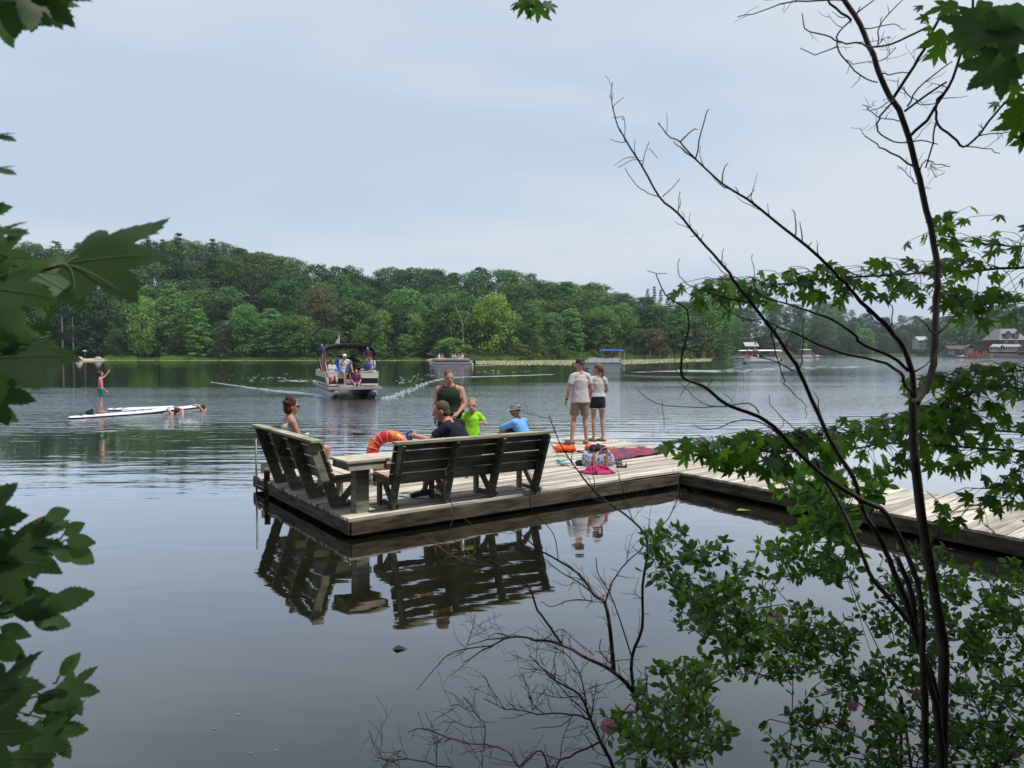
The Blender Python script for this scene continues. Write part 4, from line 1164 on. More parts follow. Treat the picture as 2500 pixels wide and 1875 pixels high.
mb = MB(); mb.tube([G(297, 1003, .16), G(360, 997, .17)], .016, 8); mb.build("shaft", whitef, pad_, world=True)
mb = MB(); e0 = G(360, 997, .17); e1 = G(386, 993.5, .17); mb.beam(e0, e1, .16, .02, side=V((0, 1, 0))); mb.build("blade", whitef, pad_, world=True, bevel=.008)
pb = thing("dark_dry_bag", "small dark bag strapped on the left end of the paddle board", "bag", tuple(G(219, 1018) + V((0, 0, .07))))
mb = MB(); mb.ell(G(219, 1018) + V((0, 0, .15)), (.13, .11, .09)); mb.ell(G(221, 1018) + V((.06, 0, .23)), (.05, .05, .05)); fuse(mb, "bag_body", BLACK, pb, .02)
bp_ = G(247, 1014); bp_.z = .085
def trunks(t, P, hp, Rh, k, D):
    for s in 'lr':
        mb = MB(); a = P['hi' + s].lerp(P['kn' + s], .60); b = P['hi' + s].lerp(P['kn' + s], .98); frust(mb, a, b, .088 * k, .082 * k, 16, 'ff'); mb.build("trunk_leg_band", cloth("red_band", (.50, .10, .07)), t, world=True, smooth=True)
person("boy in green and red swim trunks waving one raised arm on the paddle board", tuple(bp_), radians(-62), 1.45,
       dict(shl=(-.16, 0, 1.40), shr=(.16, .0, 1.40), ell=(-.26, .16, 1.52), wrl=(-.30, .30, 1.70), hdl=(-.31, .34, 1.78), elr=(.22, .04, 1.14), wrr=(.24, .20, .93), anl=(-.09, .04, .09), anr=(.09, -.06, .09), tol=(-.11, .21, .03), tor=(.12, .11, .03)),
       SKIN3, None, cloth("teal_trunks", (.03, .20, .17)), (hairm("brown_hair", (.07, .05, .04)), 'short'), None, (30, 5), build=.86, leg=.62, vox=.016, face=True)
def swimmer(label, px, py, rz, arm):
    c = G(px, py); t = thing("person", label, "person", (c.x, c.y, 0), 0)
    mb = MB(); R = Matrix.Rotation(rz, 3, 'Z')
    def q(x, y, z): return c + R @ V((x, y, z))
    mb.ell(q(0, 0, .07), (.085, .10, .12)); frust(mb, q(0, -.1, -.12), q(0, -.02, .04), .06, .05); frust(mb, q(-.2, -.12, -.1), q(.2, -.12, -.1), .08, .08)
    frust(mb, q(-.2, -.1, -.06), q(-.3, .06, .16), .055, .042); frust(mb, q(-.3, .06, .16), q(-.14, .24, .20), .042, .030); hand(mb, q(-.14, .24, .20), R @ V((.8, .5, 0)), V((0, 0, -1)), 1.0)
    frust(mb, q(.2, -.1, -.06), q(.3, .08, .12), .055, .042); frust(mb, q(.3, .08, .12), q(.18, .26, .19), .042, .030); hand(mb, q(.18, .26, .19), R @ V((-.6, .6, 0)), V((0, 0, -1)), 1.0)
    fuse(mb, "body", SKIN3, t, .016)
    mb = MB(); mb.ell(q(0, -.02, .10), (.095, .105, .115)); fuse(mb, "hair", hairm("wet_dark_hair", (.05, .028, .022)), t, .016, 2)
swimmer("swimmer with dark hair leaning both arms over the middle of the paddle board", 430, 1009, radians(60), 1)
swimmer("swimmer with dark hair holding the right tip of the paddle board", 494, 1001, radians(100), 1)
# ------------------------------------------------------------------ things lying on the dock
# swim ring
rc = G(958, 1160, DK); rc = V((rc.x - .05, 11.55, DK + .355))
ring = thing("swim_ring", "large orange and pink inflatable swim ring leaning upright behind the low table", "swim ring", (rc.x, rc.y, DK))
Rr = Matrix.Rotation(radians(-6), 3, 'Y') @ Matrix.Rotation(radians(76), 3, 'X')
def ring_m():
    m = bpy.data.materials.new("ring_vinyl"); m.use_nodes = True; n = m.node_tree.nodes; l = m.node_tree.links
    p = n["Principled BSDF"]; p.inputs["Roughness"].default_value = .3
    return m
vin_o = mat("orange_vinyl", (.78, .26, .05), .3, .06, 4, spec=.5, trans=(.9, .3, .08), tfac=.25); vin_p = mat("pink_vinyl", (.58, .045, .07), .3, .08, 4, spec=.5, trans=(.8, .1, .1), tfac=.25); vin_l = mat("pale_pink_vinyl", (.85, .32, .30), .3, .05)
R0, r0 = .262, .100
def tor(a, b, lift=0): return rc + Rr @ V(((R0 + (r0 + lift) * cos(b)) * cos(a), (R0 + (r0 + lift) * cos(b)) * sin(a), (r0 + lift) * sin(b)))
mb = MB(); nu, nv = 72, 24
for i in range(nu):
    for j in range(nv):
        a, b = 2 * PI * i / nu, 2 * PI * j / nv; mb.v.append(tuple(tor(a, b, -.004 * abs(sin(a * 9)))))
for i in range(nu):
    for j in range(nv):
        a = 2 * PI * (i + .5) / nu; b = 2 * PI * (j + .5) / nv
        # petals of pink on orange
        pk = cos(b) < .35 + .5 * sin(a * 4 + .6) 
        mb.f.append((i * nv + j, ((i + 1) % nu) * nv + j, ((i + 1) % nu) * nv + (j + 1) % nv, i * nv + (j + 1) % nv)); mb.m.append(1 if pk else 0)
mb.build("tube", [vin_o, vin_p], ring, world=True, smooth=True)
for k in range(8):
    mb = MB(); a0 = 2 * PI * k / 8 + .2; pts = []
    for i in range(17):
        u = i / 16; a = a0 + .30 * sin(PI * u) * (1 if u < 2 else 1) - .1; b = lerp(2.7, .25, sin(PI * u)); a = a0 + (.22 if u > .5 else -.22) * min(1, abs(u - .5) * 5)
        pts.append(tor(a, b, .003))
    mb.tube(pts, .0055, 5); mb.build("seam", vin_l, ring, world=True, smooth=True)

def cloth_sheet(name, label, cat_, corners, m, z=.012, amp=.02, nx=26, ny=18, seed=1, folds=3.0, edge_m=None, thick=True):
    """towel lying on planks: creased sheet between four corners (world)"""
    rg = random.Random(seed); t = thing(name, label, cat_, tuple(corners[0]))
    mb = MB(); mi = []
    for j in range(ny + 1):
        for i in range(nx + 1):
            u, v = i / nx, j / ny
            u2 = u + .03 * noise.noise(V((u * 2, v * 3, seed))); v2 = v + .04 * noise.noise(V((u * 3, v * 2, seed + 5)))
            p = corners[0].lerp(corners[1], u2).lerp(corners[3].lerp(corners[2], u2), v2)
            n_ = noise.noise(V((u * folds * .6 + v * 1.2, v * folds * 1.9 - u * .7, seed))); hgt = amp * max(0, 1 - abs(n_) * 5) + amp * .25 * (n_ + .5)
            mb.v.append((p.x, p.y, p.z + z + hgt))
    for j in range(ny):
        for i in range(nx):
            q = j * (nx + 1) + i; mb.f.append((q, q + 1, q + nx + 2, q + nx + 1)); mb.m.append(0)
    o = mb.build("cloth", m, t, world=True, smooth=True)
    s = o.modifiers.new("t", 'SOLIDIFY'); s.thickness = .008; s.offset = -1
    return t
def patt(name, c1, c2, scale, thr=.5, kind="noise", stretch=(1, 1, 1)):
    m = bpy.data.materials.new(name); m.use_nodes = True; n = m.node_tree.nodes; l = m.node_tree.links; p = n["Principled BSDF"]; p.inputs["Roughness"].default_value = .95
    tc = n.new("ShaderNodeTexCoord"); mp_ = n.new("ShaderNodeMapping"); mp_.inputs["Scale"].default_value = stretch; l.new(tc.outputs["Object"], mp_.inputs[0])
    if kind == "noise": t = n.new("ShaderNodeTexNoise"); t.inputs["Detail"].default_value = 3; o = t.outputs["Fac"]
    elif kind == "voronoi": t = n.new("ShaderNodeTexVoronoi"); o = t.outputs["Distance"]
    else: t = n.new("ShaderNodeTexWave"); o = t.outputs["Fac"]
    t.inputs["Scale"].default_value = scale; l.new(mp_.outputs[0], t.inputs[0])
    r = n.new("ShaderNodeValToRGB"); r.color_ramp.interpolation = 'CONSTANT' if kind != "noise" else 'LINEAR'
    r.color_ramp.elements[0].color = (*c1, 1); r.color_ramp.elements[1].color = (*c2, 1); r.color_ramp.elements[0].position = max(0, thr - .03) if kind == "noise" else 0; r.color_ramp.elements[1].position = thr + (.03 if kind == "noise" else 0)
    l.new(o, r.inputs[0]); l.new(r.outputs[0], p.inputs["Base Color"])
    return m
zz = DK + .004
def C4(*q): return [G(x, y, zz) for x, y in q]
cloth_sheet("beach_towel", "red and dark blue patterned beach towel spread flat on the deck", "towel", C4((1487, 1127), (1622, 1108), (1566, 1094), (1488, 1100)), patt("red_navy_print", (.30, .030, .045), (.040, .042, .09), 5.5, .51, stretch=(1, 2.2, 1)), amp=.035, seed=3, folds=3.4)
cloth_sheet("brown_towel", "crumpled thin brown towel lying behind the beach bag", "towel", C4((1404, 1104), (1450, 1108), (1514, 1097), (1462, 1092)), mat("brown_cloth", (.20, .12, .085), .95, .2, 9), amp=.03, seed=8, folds=4)
# pink towel heap
c = G(1462, 1158, zz) + V((0, .12, 0)); t = thing("pink_towel", "bright pink towel dropped in a heap in front of the beach bag", "towel", tuple(c))
rg = random.Random(31); mb = MB()
mb.ell(c + V((0, 0, .012)), (.25, .17, .05), None, 18, 8)
for i in range(17):
    a = rg.uniform(-.5, 3.64) if i % 3 else rg.uniform(3.3, 6.1); r0_ = rg.uniform(.0, .07); r1_ = rg.uniform(.15, .29)
    p0 = c + V((cos(a) * r0_, sin(a) * r0_ * .7, rg.uniform(.06, .12))); p2 = c + V((cos(a) * r1_, sin(a) * r1_ * .72, .018)); p1 = p0.lerp(p2, .5) + V((rg.uniform(-.05, .05), rg.uniform(-.03, .03), rg.uniform(.0, .03)))
    frust(mb, p0, p1, rg.uniform(.026, .036), rg.uniform(.022, .030), 10); frust(mb, p1, p2, rg.uniform(.022, .030), rg.uniform(.012, .02), 10)
fuse(mb, "cloth", mat("pink_terry", (.40, .028, .12), .95, .22, 10, bump=.004, bscale=90), t, .008, 2)
# beach bag with clothes on top
c = G(1462, 1139, zz) + V((0, .14, 0)); bag = thing("beach_bag", "white and blue dotted beach bag with coral handles stuffed with clothes", "bag", tuple(c))
dots = patt("dotted_canvas", (.07, .08, .20), (.40, .40, .50), 17, .30, "voronoi")
mb = MB(); rings = []
for (z, wx, wy) in ((0, .27, .14), (.08, .29, .165), (.17, .265, .145), (.245, .235, .12)):
    rings.append([c + V((wx * abs(cos(a)) ** .6 * (1 if cos(a) > 0 else -1), wy * abs(sin(a)) ** .7 * (1 if sin(a) > 0 else -1), z + .02 * sin(3 * a + z * 20))) for a in [2 * PI * i / 28 for i in range(28)]])
mb.add([p for r in rings for p in r], [tuple(range(27, -1, -1)), tuple(range(84, 112))] + [(j * 28 + i, j * 28 + (i + 1) % 28, (j + 1) * 28 + (i + 1) % 28, (j + 1) * 28 + i) for j in range(3) for i in range(28)])
mb.build("bag_body", dots, bag, world=True, smooth=True)
coral = mat("coral_strap", (.55, .17, .12), .9, .1)
for x in (-.08, .13):
    mb = MB(); mb.beam(c + V((x, -.165, .01)), c + V((x, -.155, .25)), .030, .012, side=V((1, 0, 0))); mb.build("strap", coral, bag, world=True)
mb = MB(); mb.tube([c + V((.13 + .10 * cos(a) - .02, -.13, .22 + .10 * sin(a))) for a in [PI * i / 10 for i in range(11)]], .014, 6); mb.build("handle", coral, bag, world=True, smooth=True)
def heap(name, label, cat_, c, sx, sy, sz, m, seed):
    t = thing(name, label, cat_, tuple(c)); rg = random.Random(seed); mb = MB()
    for i in range(9):
        a = rg.uniform(0, 6.28); r_ = rg.uniform(.1, .6); p = c + V((cos(a) * sx * r_, sin(a) * sy * r_, sz * rg.uniform(.1, .6)))
        mb.ell(p, (sx * rg.uniform(.3, .6), sy * rg.uniform(.3, .6), sz * rg.uniform(.3, .55)), Matrix.Rotation(rg.uniform(0, 3), 3, 'Z') @ Matrix.Rotation(rg.uniform(-.5, .5), 3, 'X'), 12, 8)
    fuse(mb, "cloth", m, t, .010, 3); return t
heap("striped_cover_up", "black garment with white marks lying on top of the beach bag", "clothing", c + V((.0, -.02, .24)), .19, .14, .13, patt("black_white_marks", (.02, .02, .028), (.62, .62, .66), 9, .66, stretch=(3, 3, 1)), 5)
heap("coral_towel", "coral orange towel bunched at the back of the beach bag", "towel", c + V((-.13, .06, .25)), .13, .10, .12, mat("coral_terry", (.72, .16, .09), .95, .2, 12), 6)
heap("dark_shirt", "dark crumpled garment tucked left of the beach bag", "clothing", c + V((-.31, -.02, 0)), .10, .08, .10, BLACK, 7)
heap("purple_cloth", "small crimson cloth end left of the pink towel", "clothing", G(1425, 1155, zz) + V((0, .05, 0)), .10, .07, .05, mat("crimson_cloth", (.25, .02, .07), .95, .2, 12), 9)
# orange life vest
c = G(1382, 1105, zz) + V((0, .1, 0)); t = thing("orange_life_vest", "bright orange life vest lying on the deck near the man's feet", "life vest", tuple(c)); mb = MB()
for (x, y, sx, sy, sz) in ((-.10, 0, .13, .13, .075), (.08, 0, .12, .13, .07), (0, .06, .17, .06, .07), (.15, .02, .06, .08, .05)): mb.ell(c + V((x, y, sz)), (sx, sy, sz), None, 16, 10)
fuse(mb, "vest_body", mat("vest_orange", (.88, .10, .015), .7, .08, 8), t, .012, 2)
mb = MB(); mb.tube([c + V((-.08 + .02 * i, -.02 + .03 * sin(i * 1.7), .152 - .003 * abs(i - 4))) for i in range(9)], .009, 6); mb.build("strap", BLACK, t, world=True)
c = G(1355, 1097, zz) + V((0, .03, 0)); t = thing("white_ball", "small white crumpled ball left of the orange life vest", "ball", tuple(c)); mb = MB(); mb.ell(c + V((0, 0, .05)), (.052, .05, .05), None, 14, 10); mb.build("ball_body", mat("pale_pinkish", (.62, .56, .62), .7, .2, 25), t, world=True, smooth=True)
# clogs
clogm = mat("teal_foam", (.10, .42, .42), .6, .1); clogw = mat("pale_foam", (.50, .52, .46), .7, .1)
for i, (px, py, a, lb) in enumerate(((1372, 1131, 2.6, "teal foam clog, the left one of the pair on the deck"), (1381, 1137, 2.9, "teal foam clog, the right one of the pair on the deck"))):
    c = G(px, py, zz); t = thing("foam_clog", lb, "shoe", tuple(c), 0, "pair of teal clogs"); R = Matrix.Rotation(a, 3, 'Z'); mb = MB()
    frust(mb, c + R @ V((-.06, 0, .016)), c + R @ V((.07, 0, .016)), .018, .018, 14, 'rr', 2.3, R @ V((0, 1, 0))); mb.build("sole", clogw, t, world=True, smooth=True)
    mb = MB(); mb.ell(c + R @ V((.06, 0, .028)), (.065, .045, .045), R, 14, 8, lo=0); mb.build("upper", clogm, t, world=True, smooth=True)
    mb = MB(); mb.tube([c + R @ V((.02 - .1 * sin(b), .04 * cos(b), .04 + .015 * sin(b))) for b in [PI * q / 8 for q in range(9)]], .007, 6); mb.build("heel_strap", clogm, t, world=True)
# brown sandals
sb = mat("brown_strap", (.07, .05, .038), .8, .2)
for px, py, a, lb in ((1509, 1133, 1.9, "dark brown strappy sandal standing beside the beach bag, farther one"), (1518, 1141, 2.9, "dark brown strappy sandal lying beside the beach bag, nearer one")):
    c = G(px, py, zz); t = thing("sandal", lb, "shoe", tuple(c), 0, "pair of brown sandals"); R = Matrix.Rotation(a, 3, 'Z')
    mb = MB(); frust(mb, c + R @ V((-.08, 0, .014)), c + R @ V((.08, 0, .014)), .014, .014, 12, 'rr', 2.8, R @ V((0, 1, 0))); mb.build("sole", sb, t, world=True)
    for x in (.06, .0, -.07):
        mb = MB(); mb.tube([c + R @ V((x, .04 * cos(b), .018 + .055 * sin(b))) for b in [PI * q / 8 for q in range(9)]], .009, 6); mb.build("strap", sb, t, world=True)
# small pale item on the left bench back rail
c = at(748, 1061, 9.7); t = thing("white_cup", "small white crumpled napkin resting on the top rail of the left bench", "napkin", tuple(c)); mb = MB(); mb.ell(c, (.03, .03, .02)); mb.ell(c + V((.02, .01, .01)), (.02, .02, .02)); fuse(mb, "paper", WHITE, t, .006)
# floating leaves and seeds close in
flm = mat("floating_leaf", (.20, .19, .06), .7, .3)
for i, (px, py, s, lb) in enumerate(((975, 1584, .055, "dark curled leaf floating in the calm water below the reflections"), (1815, 1246, .10, "pale yellow leaf floating in the shade by the walkway"))):
    c = G(px, py, .004); t = thing("floating_leaf", lb, "leaf", tuple(c)); mb = MB()
    mb.add([c + V((-s, 0, 0)), c + V((-s * .3, s * .8, .012)), c + V((s * 1.1, .1 * s, .0)), c + V((-s * .2, -s * .7, .010))], [(0, 3, 2, 1)]); mb.build("blade", flm if i else mat("dark_leaf", (.02, .02, .015), .6), t, world=True)

# pollen, seeds and bits of leaf afloat on the calm water
mb = MB(); rg = random.Random(12)
for i in range(90):
    px, py = rg.uniform(-60, 2500), rg.uniform(1180, 1875); c = G(px, py, .0035); s = rg.uniform(.003, .011) * (1.8 if rg.random() < .1 else 1); a = rg.random() * 6.28
    mb.add([c + V((cos(a + k * 1.57) * s * (1 if k % 2 else .5), sin(a + k * 1.57) * s * (1 if k % 2 else .5), 0)) for k in range(4)], [(0, 1, 2, 3)])
mb.build("floating_specks", mat("pale_specks", (.28, .28, .22), .7, .3, 50), kind="stuff", label="pale seeds and bits of leaf afloat on the calm near water")
# ------------------------------------------------------------------ foreground trees and shrubs
barkd = mat("dark_smooth_bark", (.115, .10, .09), .8, .35, 14, bump=.0015, bscale=60)
twigm = mat("dead_twig_bark", (.10, .085, .075), .85, .3, 20)
mapleleaf = mat("maple_leaf_green", (.085, .165, .045), .5, .18, 18, spec=.4, trans=(.24, .50, .04), tfac=.42, randobj=.3)
bigleaf = mat("near_maple_leaf", (.075, .135, .058), .5, .10, 30, spec=.35, trans=(.19, .37, .09), tfac=.45, randobj=.22)
roseleaf = mat("rose_leaf_green", (.11, .21, .06), .5, .18, 30, spec=.4, trans=(.28, .58, .05), tfac=.40, randobj=.35)
FR = random.Random(77)
def ground_row(y, x=1.0):
    """row in which the bank surface lies at distance y"""
    z = min(.6, max(0.0, (bank_edge(x) - y) * .30)) - .04
    d = y; return HY + (H_EYE - z) / d * FPX * 1.0

def maple_outline(seed=0, teeth=2, sn=.28):
    """outline of a red maple leaf: base at the origin, tip at y=1"""
    rg = random.Random(seed); c0 = .27
    order = [(-70, .27, 0), (-30, sn * .85, 0), (-6, .47, 1), (16, sn * .9, 0), (41, .76, 1), (66, sn, 0), (90, .73, 1), (114, sn, 0), (139, .76, 1), (164, sn * .9, 0), (186, .47, 1), (210, sn * .85, 0), (250, .27, 0)]
    key = []
    for a, r, tip in order:
        a += rg.uniform(-4, 4); r *= rg.uniform(.90, 1.10) if tip else rg.uniform(.95, 1.1); key.append((V((cos(radians(a)) * r, c0 + sin(radians(a)) * r)), tip))
    prof = [(.0, 0), (.20, .07), (.40, .115), (.43, .055), (.68, .075), (.71, .028), (1, 0)] if teeth <= 2 else \
           [(.0, 0), (.14, .03), (.24, .105), (.25, .055), (.38, .080), (.47, .150), (.48, .075), (.58, .08), (.68, .115), (.69, .04), (.80, .035), (.87, .045), (.88, .008), (1, 0)]
    pts = []
    for i in range(len(key) - 1):
        (p, tp), (q, tq) = key[i], key[i + 1]
        d = q - p; nrm = V((d.y, -d.x)).normalized(); L_ = d.length
        if tp == tq: pts.append(p); continue
        pr = prof if tq else [(1 - t, o) for t, o in reversed(prof)]
        for t, o in pr[:-1]: pts.append(p + d * t + nrm * (o * L_ * rg.uniform(.85, 1.15)))
    pts.append(key[-1][0]); pts.append(V((0.0, .0)))
    return pts
def leaf_mesh(name, outline, m, inner=5, curl=.25, seed=0):
    rg = random.Random(seed)
    vs = [V((p[0], p[1])) for p in outline]; n_ = len(vs)
    ed = [(i, (i + 1) % n_) for i in range(n_)]
    ys = [p[1] for p in vs]; xs_ = [p[0] for p in vs]
    pts = list(vs)
    if inner:
        for i in range(inner):
            for j in range(inner):
                pts.append(V((lerp(min(xs_), max(xs_), (i + .5) / inner), lerp(min(ys), max(ys), (j + .5) / inner))))
    r = delaunay_2d_cdt(pts, ed, [], 1, 1e-5)
    v3 = []
    for p in r[0]:
        z = -curl * (p[0] ** 2) * 1.1 - curl * .55 * max(0, p[1] - .3) ** 2 + .05 * sin(p[0] * 6 + seed) * sin(p[1] * 5 + seed * 2) + .10 * abs(p[0]) * (1 if curl > 0 else 0)
        v3.append((p[0], p[1], z))
    me = bpy.data.meshes.new(name); me.from_pydata(v3, [], [tuple(f) for f in r[2]]); me.materials.append(m)
    me.polygons.foreach_set("use_smooth", [True] * len(me.polygons)); me.update()
    return me
MAPLE = [leaf_mesh("maple_leaf", maple_outline(i, 2), mapleleaf, 3, (.35, .6, .2, .8)[i % 4], i) for i in range(6)]
BIG = [leaf_mesh("large_maple_leaf", maple_outline(20 + i, 4, .34), bigleaf, 8, (.25, .5, .12)[i % 3], i) for i in range(5)]
def oval_outline(n_=8, w_=.30, teeth=0):
    R_ = []
    for i in range(n_ + 1):
        t = i / n_; x = w_ * sin(PI * t ** .85) ** .9 if 0 < t < 1 else 0
        R_.append((x, t))
    pts = [V(p) for p in R_] + [V((-x, y)) for x, y in reversed(R_[1:-1])]
    if teeth:
        q = []
        for i, p in enumerate(pts):
            q.append(p); n2 = pts[(i + 1) % len(pts)]; mm = (p + n2) / 2; s = 1 if mm.x > 0 else -1
            q.append(mm + V((s * .022, .02)))
        pts = q
    return pts
OVAL = [leaf_mesh("rose_leaflet", oval_outline(4, w_), roseleaf, 0, cu, i) for i, (w_, cu) in enumerate(((.26, .9), (.31, .4), (.22, 1.4)))]
OVB = [leaf_mesh("toothed_oval_leaf", oval_outline(9, w_, 1), bigleaf, 4, .4, i) for i, w_ in enumerate((.26, .32))]

def frame(tipdir, nrm):
    y = V(tipdir).normalized(); z = V(nrm); z = z - y * z.dot(y)
    z = z.normalized() if z.length > 1e-5 else y.orthogonal().normalized(); x = y.cross(z)
    return Matrix((x, y, z)).transposed().to_4x4()
LASTM = [None]
def add_leaf(me, parent, pos, tipdir, nrm, s, name="leaf"):
    o = bpy.data.objects.new(name, me); COL.objects.link(o); o.parent = parent
    M_ = Matrix.Translation(V(pos) - parent.location) @ frame(tipdir, nrm) @ Matrix.Diagonal((s, s, s, 1))
    o.matrix_local = M_; LASTM[0] = M_
    return o
def smooth_path(pts, k=3):
    out = []
    n_ = len(pts)
    for i in range(n_ - 1):
        p0, p1, p2, p3 = pts[max(i - 1, 0)], pts[i], pts[i + 1], pts[min(i + 2, n_ - 1)]
        for j in range(k):
            t = j / k
            out.append([.5 * (2 * b + (c - a) * t + (2 * a - 5 * b + 4 * c - d) * t * t + (-a + 3 * b - 3 * c + d) * t ** 3) for a, b, c, d in zip(p0, p1, p2, p3)])
    out.append(list(pts[-1])); return out
def limb(mb, px, r0, r1, y0, y1, n=6, k=3, wob=.003, nodes=None):
    """tapered limb through the listed directions; distance runs y0..y1; radii in picture-columns"""
    if px[0][1] > 1945: px = [(px[0][0], ground_row(y0))] + list(px)
    r0 *= .84; r1 *= .9 if r1 > 1.2 else 1; P = smooth_path([(x, y) for x, y in px], k); m = len(P); out = []; rr = []
    for i, (x, y) in enumerate(P):
        t = i / (m - 1); d = lerp(y0, y1, t) 
        p = at(x, y, d) + V((0, FR.gauss(0, wob) * 3, 0)) * (1 if 0 < i < m - 1 else 0)
        out.append(p); rr.append(max(.0009, lerp(r0, r1, t ** .8) / FPX * d))
    mb.tube(out, rr, n)
    if nodes is not None: nodes += [(out[i], (out[i + 1] - out[i]).normalized(), rr[i]) for i in range(m - 1)]
    return out
def twigs(mb, nodes, cnt, ln=(.04, .16), rmul=.6, up=.2, rg=FR, depth=1, spread=.8, tips=None, r0=.0018):
    for i in range(cnt):
        p, d, r = rg.choice(nodes)
        a = d.cross(V((rg.gauss(0, 1), rg.gauss(0, .5), rg.gauss(0, 1)))).normalized()
        dr = (d * rg.uniform(.2, .9) + a * spread + V((0, 0, up))).normalized(); L_ = rg.uniform(*ln); q = p.copy(); pts = [q]
        for k in range(4):
            dr = (dr + V((rg.gauss(0, .22), rg.gauss(0, .15), rg.gauss(0, .22)))).normalized(); q = q + dr * L_ / 4; pts.append(q)
        rb = min(r * rmul, r0); mb.tube(pts, [lerp(rb, .0006, j / 4) for j in range(5)], 4)
        if tips is not None: tips += pts[1:]
        if depth > 0 and rg.random() < .75:
            twigs(mb, [(pts[j], dr, rb) for j in (1, 2, 3)], rg.choice((1, 2, 3)), (ln[0] * .5, ln[1] * .5), .7, up, rg, depth - 1, spread, tips, r0 * .7)

# ---- the forked young tree on the right
yt = thing("young_maple", "slender dark forked tree with mostly bare branches rising through the right side", "tree", tuple(at(2300, ground_row(2.1), 2.1)))
trunkpts = [(2302, 2010), (2300, 1875), (2302, 1709), (2304, 1586), (2290, 1500), (2267, 1363), (2252, 1280), (2240, 1180), (2232, 1100), (2229, 1030), (2230, 972)]
mainup = [(2230, 985), (2252, 962), (2271, 919), (2280, 870), (2284, 790), (2287, 700), (2284, 624), (2262, 515), (2235, 401), (2208, 304), (2159, 201), (2132, 135), (2100, 60), (2062, 0), (2035, -60), (2000, -150)]
N1, N2, N3 = [], [], []
mb = MB(); limb(mb, trunkpts, 17, 11, 2.1, 2.1, 12, 3, 0); mb.build("trunk", barkd, yt, world=True, smooth=True)
mb = MB(); limb(mb, mainup, 11, 6, 2.1, 2.25, 10, 3, .001, N1); mb.build("main_stem", barkd, yt, world=True, smooth=True)
mb = MB(); limb(mb, [(2231, 985), (2227, 911), (2206, 850), (2185, 821), (2158, 788), (2117, 750), (2079, 710), (2052, 680), (1970, 602), (1888, 537), (1823, 485), (1763, 447), (1698, 388), (1660, 347), (1639, 336), (1606, 301)], 9, 1.1, 2.1, 1.95, 9, 3, .001, N2)
mb.build("second_stem", barkd, yt, world=True, smooth=True)
def br(px, r0, r1, y0=2.17, y1=2.1, nd=None):
    mb = MB(); limb(mb, px, r0, r1, y0, y1, 6, 3, .002, nd); mb.build("branch", barkd, yt, world=True, smooth=True)
UP = []
for px, r0, r1 in (
    ([(2181, 239), (2230, 163), (2268, 98), (2311, 16), (2345, -40)], 4.5, 3.5), ([(2224, 330), (2268, 282), (2311, 217), (2344, 141), (2371, 32), (2376, -40)], 4.5, 3),
    ([(2208, 272), (2268, 228), (2311, 200)], 3.4, 2.5), ([(2284, 266), (2290, 304), (2322, 336), (2354, 358), (2387, 331), (2430, 277), (2474, 228), (2506, 200)], 3.5, 3),
    ([(2311, 217), (2292, 240), (2284, 266)], 3.5, 3), ([(2354, 357), (2400, 362), (2441, 374)], 1.8, 1), ([(2385, 333), (2430, 326), (2479, 320)], 1.8, 1.2), ([(2260, 410), (2275, 350), (2284, 300)], 2, 2.2),
    ([(2232, 407), (2170, 374), (2140, 352), (2110, 331)], 3, 1.2), ([(2181, 244), (2151, 282), (2143, 309), (2159, 336), (2197, 347), (2246, 344), (2290, 352)], 3.2, 1.4),
    ([(2105, 256), (2130, 275), (2160, 290), (2210, 296)], 1.2, 1.6), ([(2242, 450), (2215, 430), (2190, 405)], 1.4, 1), ([(2250, 460), (2272, 461)], 1.2, .8), ([(2245, 420), (2262, 390), (2285, 400), (2320, 407)], 2, 1),
    ([(2078, 49), (2046, 81), (2045, 108), (2062, 146), (2100, 184), (2143, 201)], 2.6, 1.8), ([(2062, 0), (1970, 3), (1904, 11), (1861, 27), (1801, 41)], 2.6, .9), ([(2030, -10), (1950, -4), (1866, 0)], 2, 1),
    ([(1958, 32), (1964, 70), (2013, 87), (2051, 103), (2105, 108), (2159, 111), (2213, 92), (2268, 65)], 1.3, 3), ([(1953, 117), (1991, 133), (2046, 112)], 1, 1.6), ([(2143, 108), (2154, 54), (2203, 0)], 2, 1.3),
    ([(2078, 49), (2040, 20), (2010, -20)], 3.5, 3), ([(2082, 40), (2120, 10), (2160, -20)], 2, 1.4), ([(2110, 70), (2180, 60), (2212, 71)], 1.8, .8), ([(2062, 146), (2085, 155), (2130, 150)], 1.6, 1),
    ([(2181, 239), (2150, 262), (2132, 268)], 1.5, 1), ([(2148, 180), (2190, 178), (2224, 175)], 2, 1.2), ([(2141, 150), (2165, 140), (2186, 115)], 1.4, 1), ([(2206, 213), (2222, 240), (2250, 256), (2290, 250)], 1.8, 1.2),
    ([(2229, 163), (2262, 130), (2300, 90)], 1.5, 1.1), ([(2215, 260), (2240, 217), (2290, 175), (2325, 150)], 2.6, 1.4)):
    br(px, r0, r1, 2.2, 2.15, UP)
mb = MB(); twigs(mb, UP, 62, (.02, .09), up=.05, rg=random.Random(5), depth=1); mb.build("twigs", twigm, yt, world=True, kind="stuff")
mb = MB(); rg = random.Random(8); twigs(mb, N2[16:], 13, (.03, .09), up=.55, rg=rg, depth=0, spread=.5)
mb.build("twigs", twigm, yt, world=True, kind="stuff")
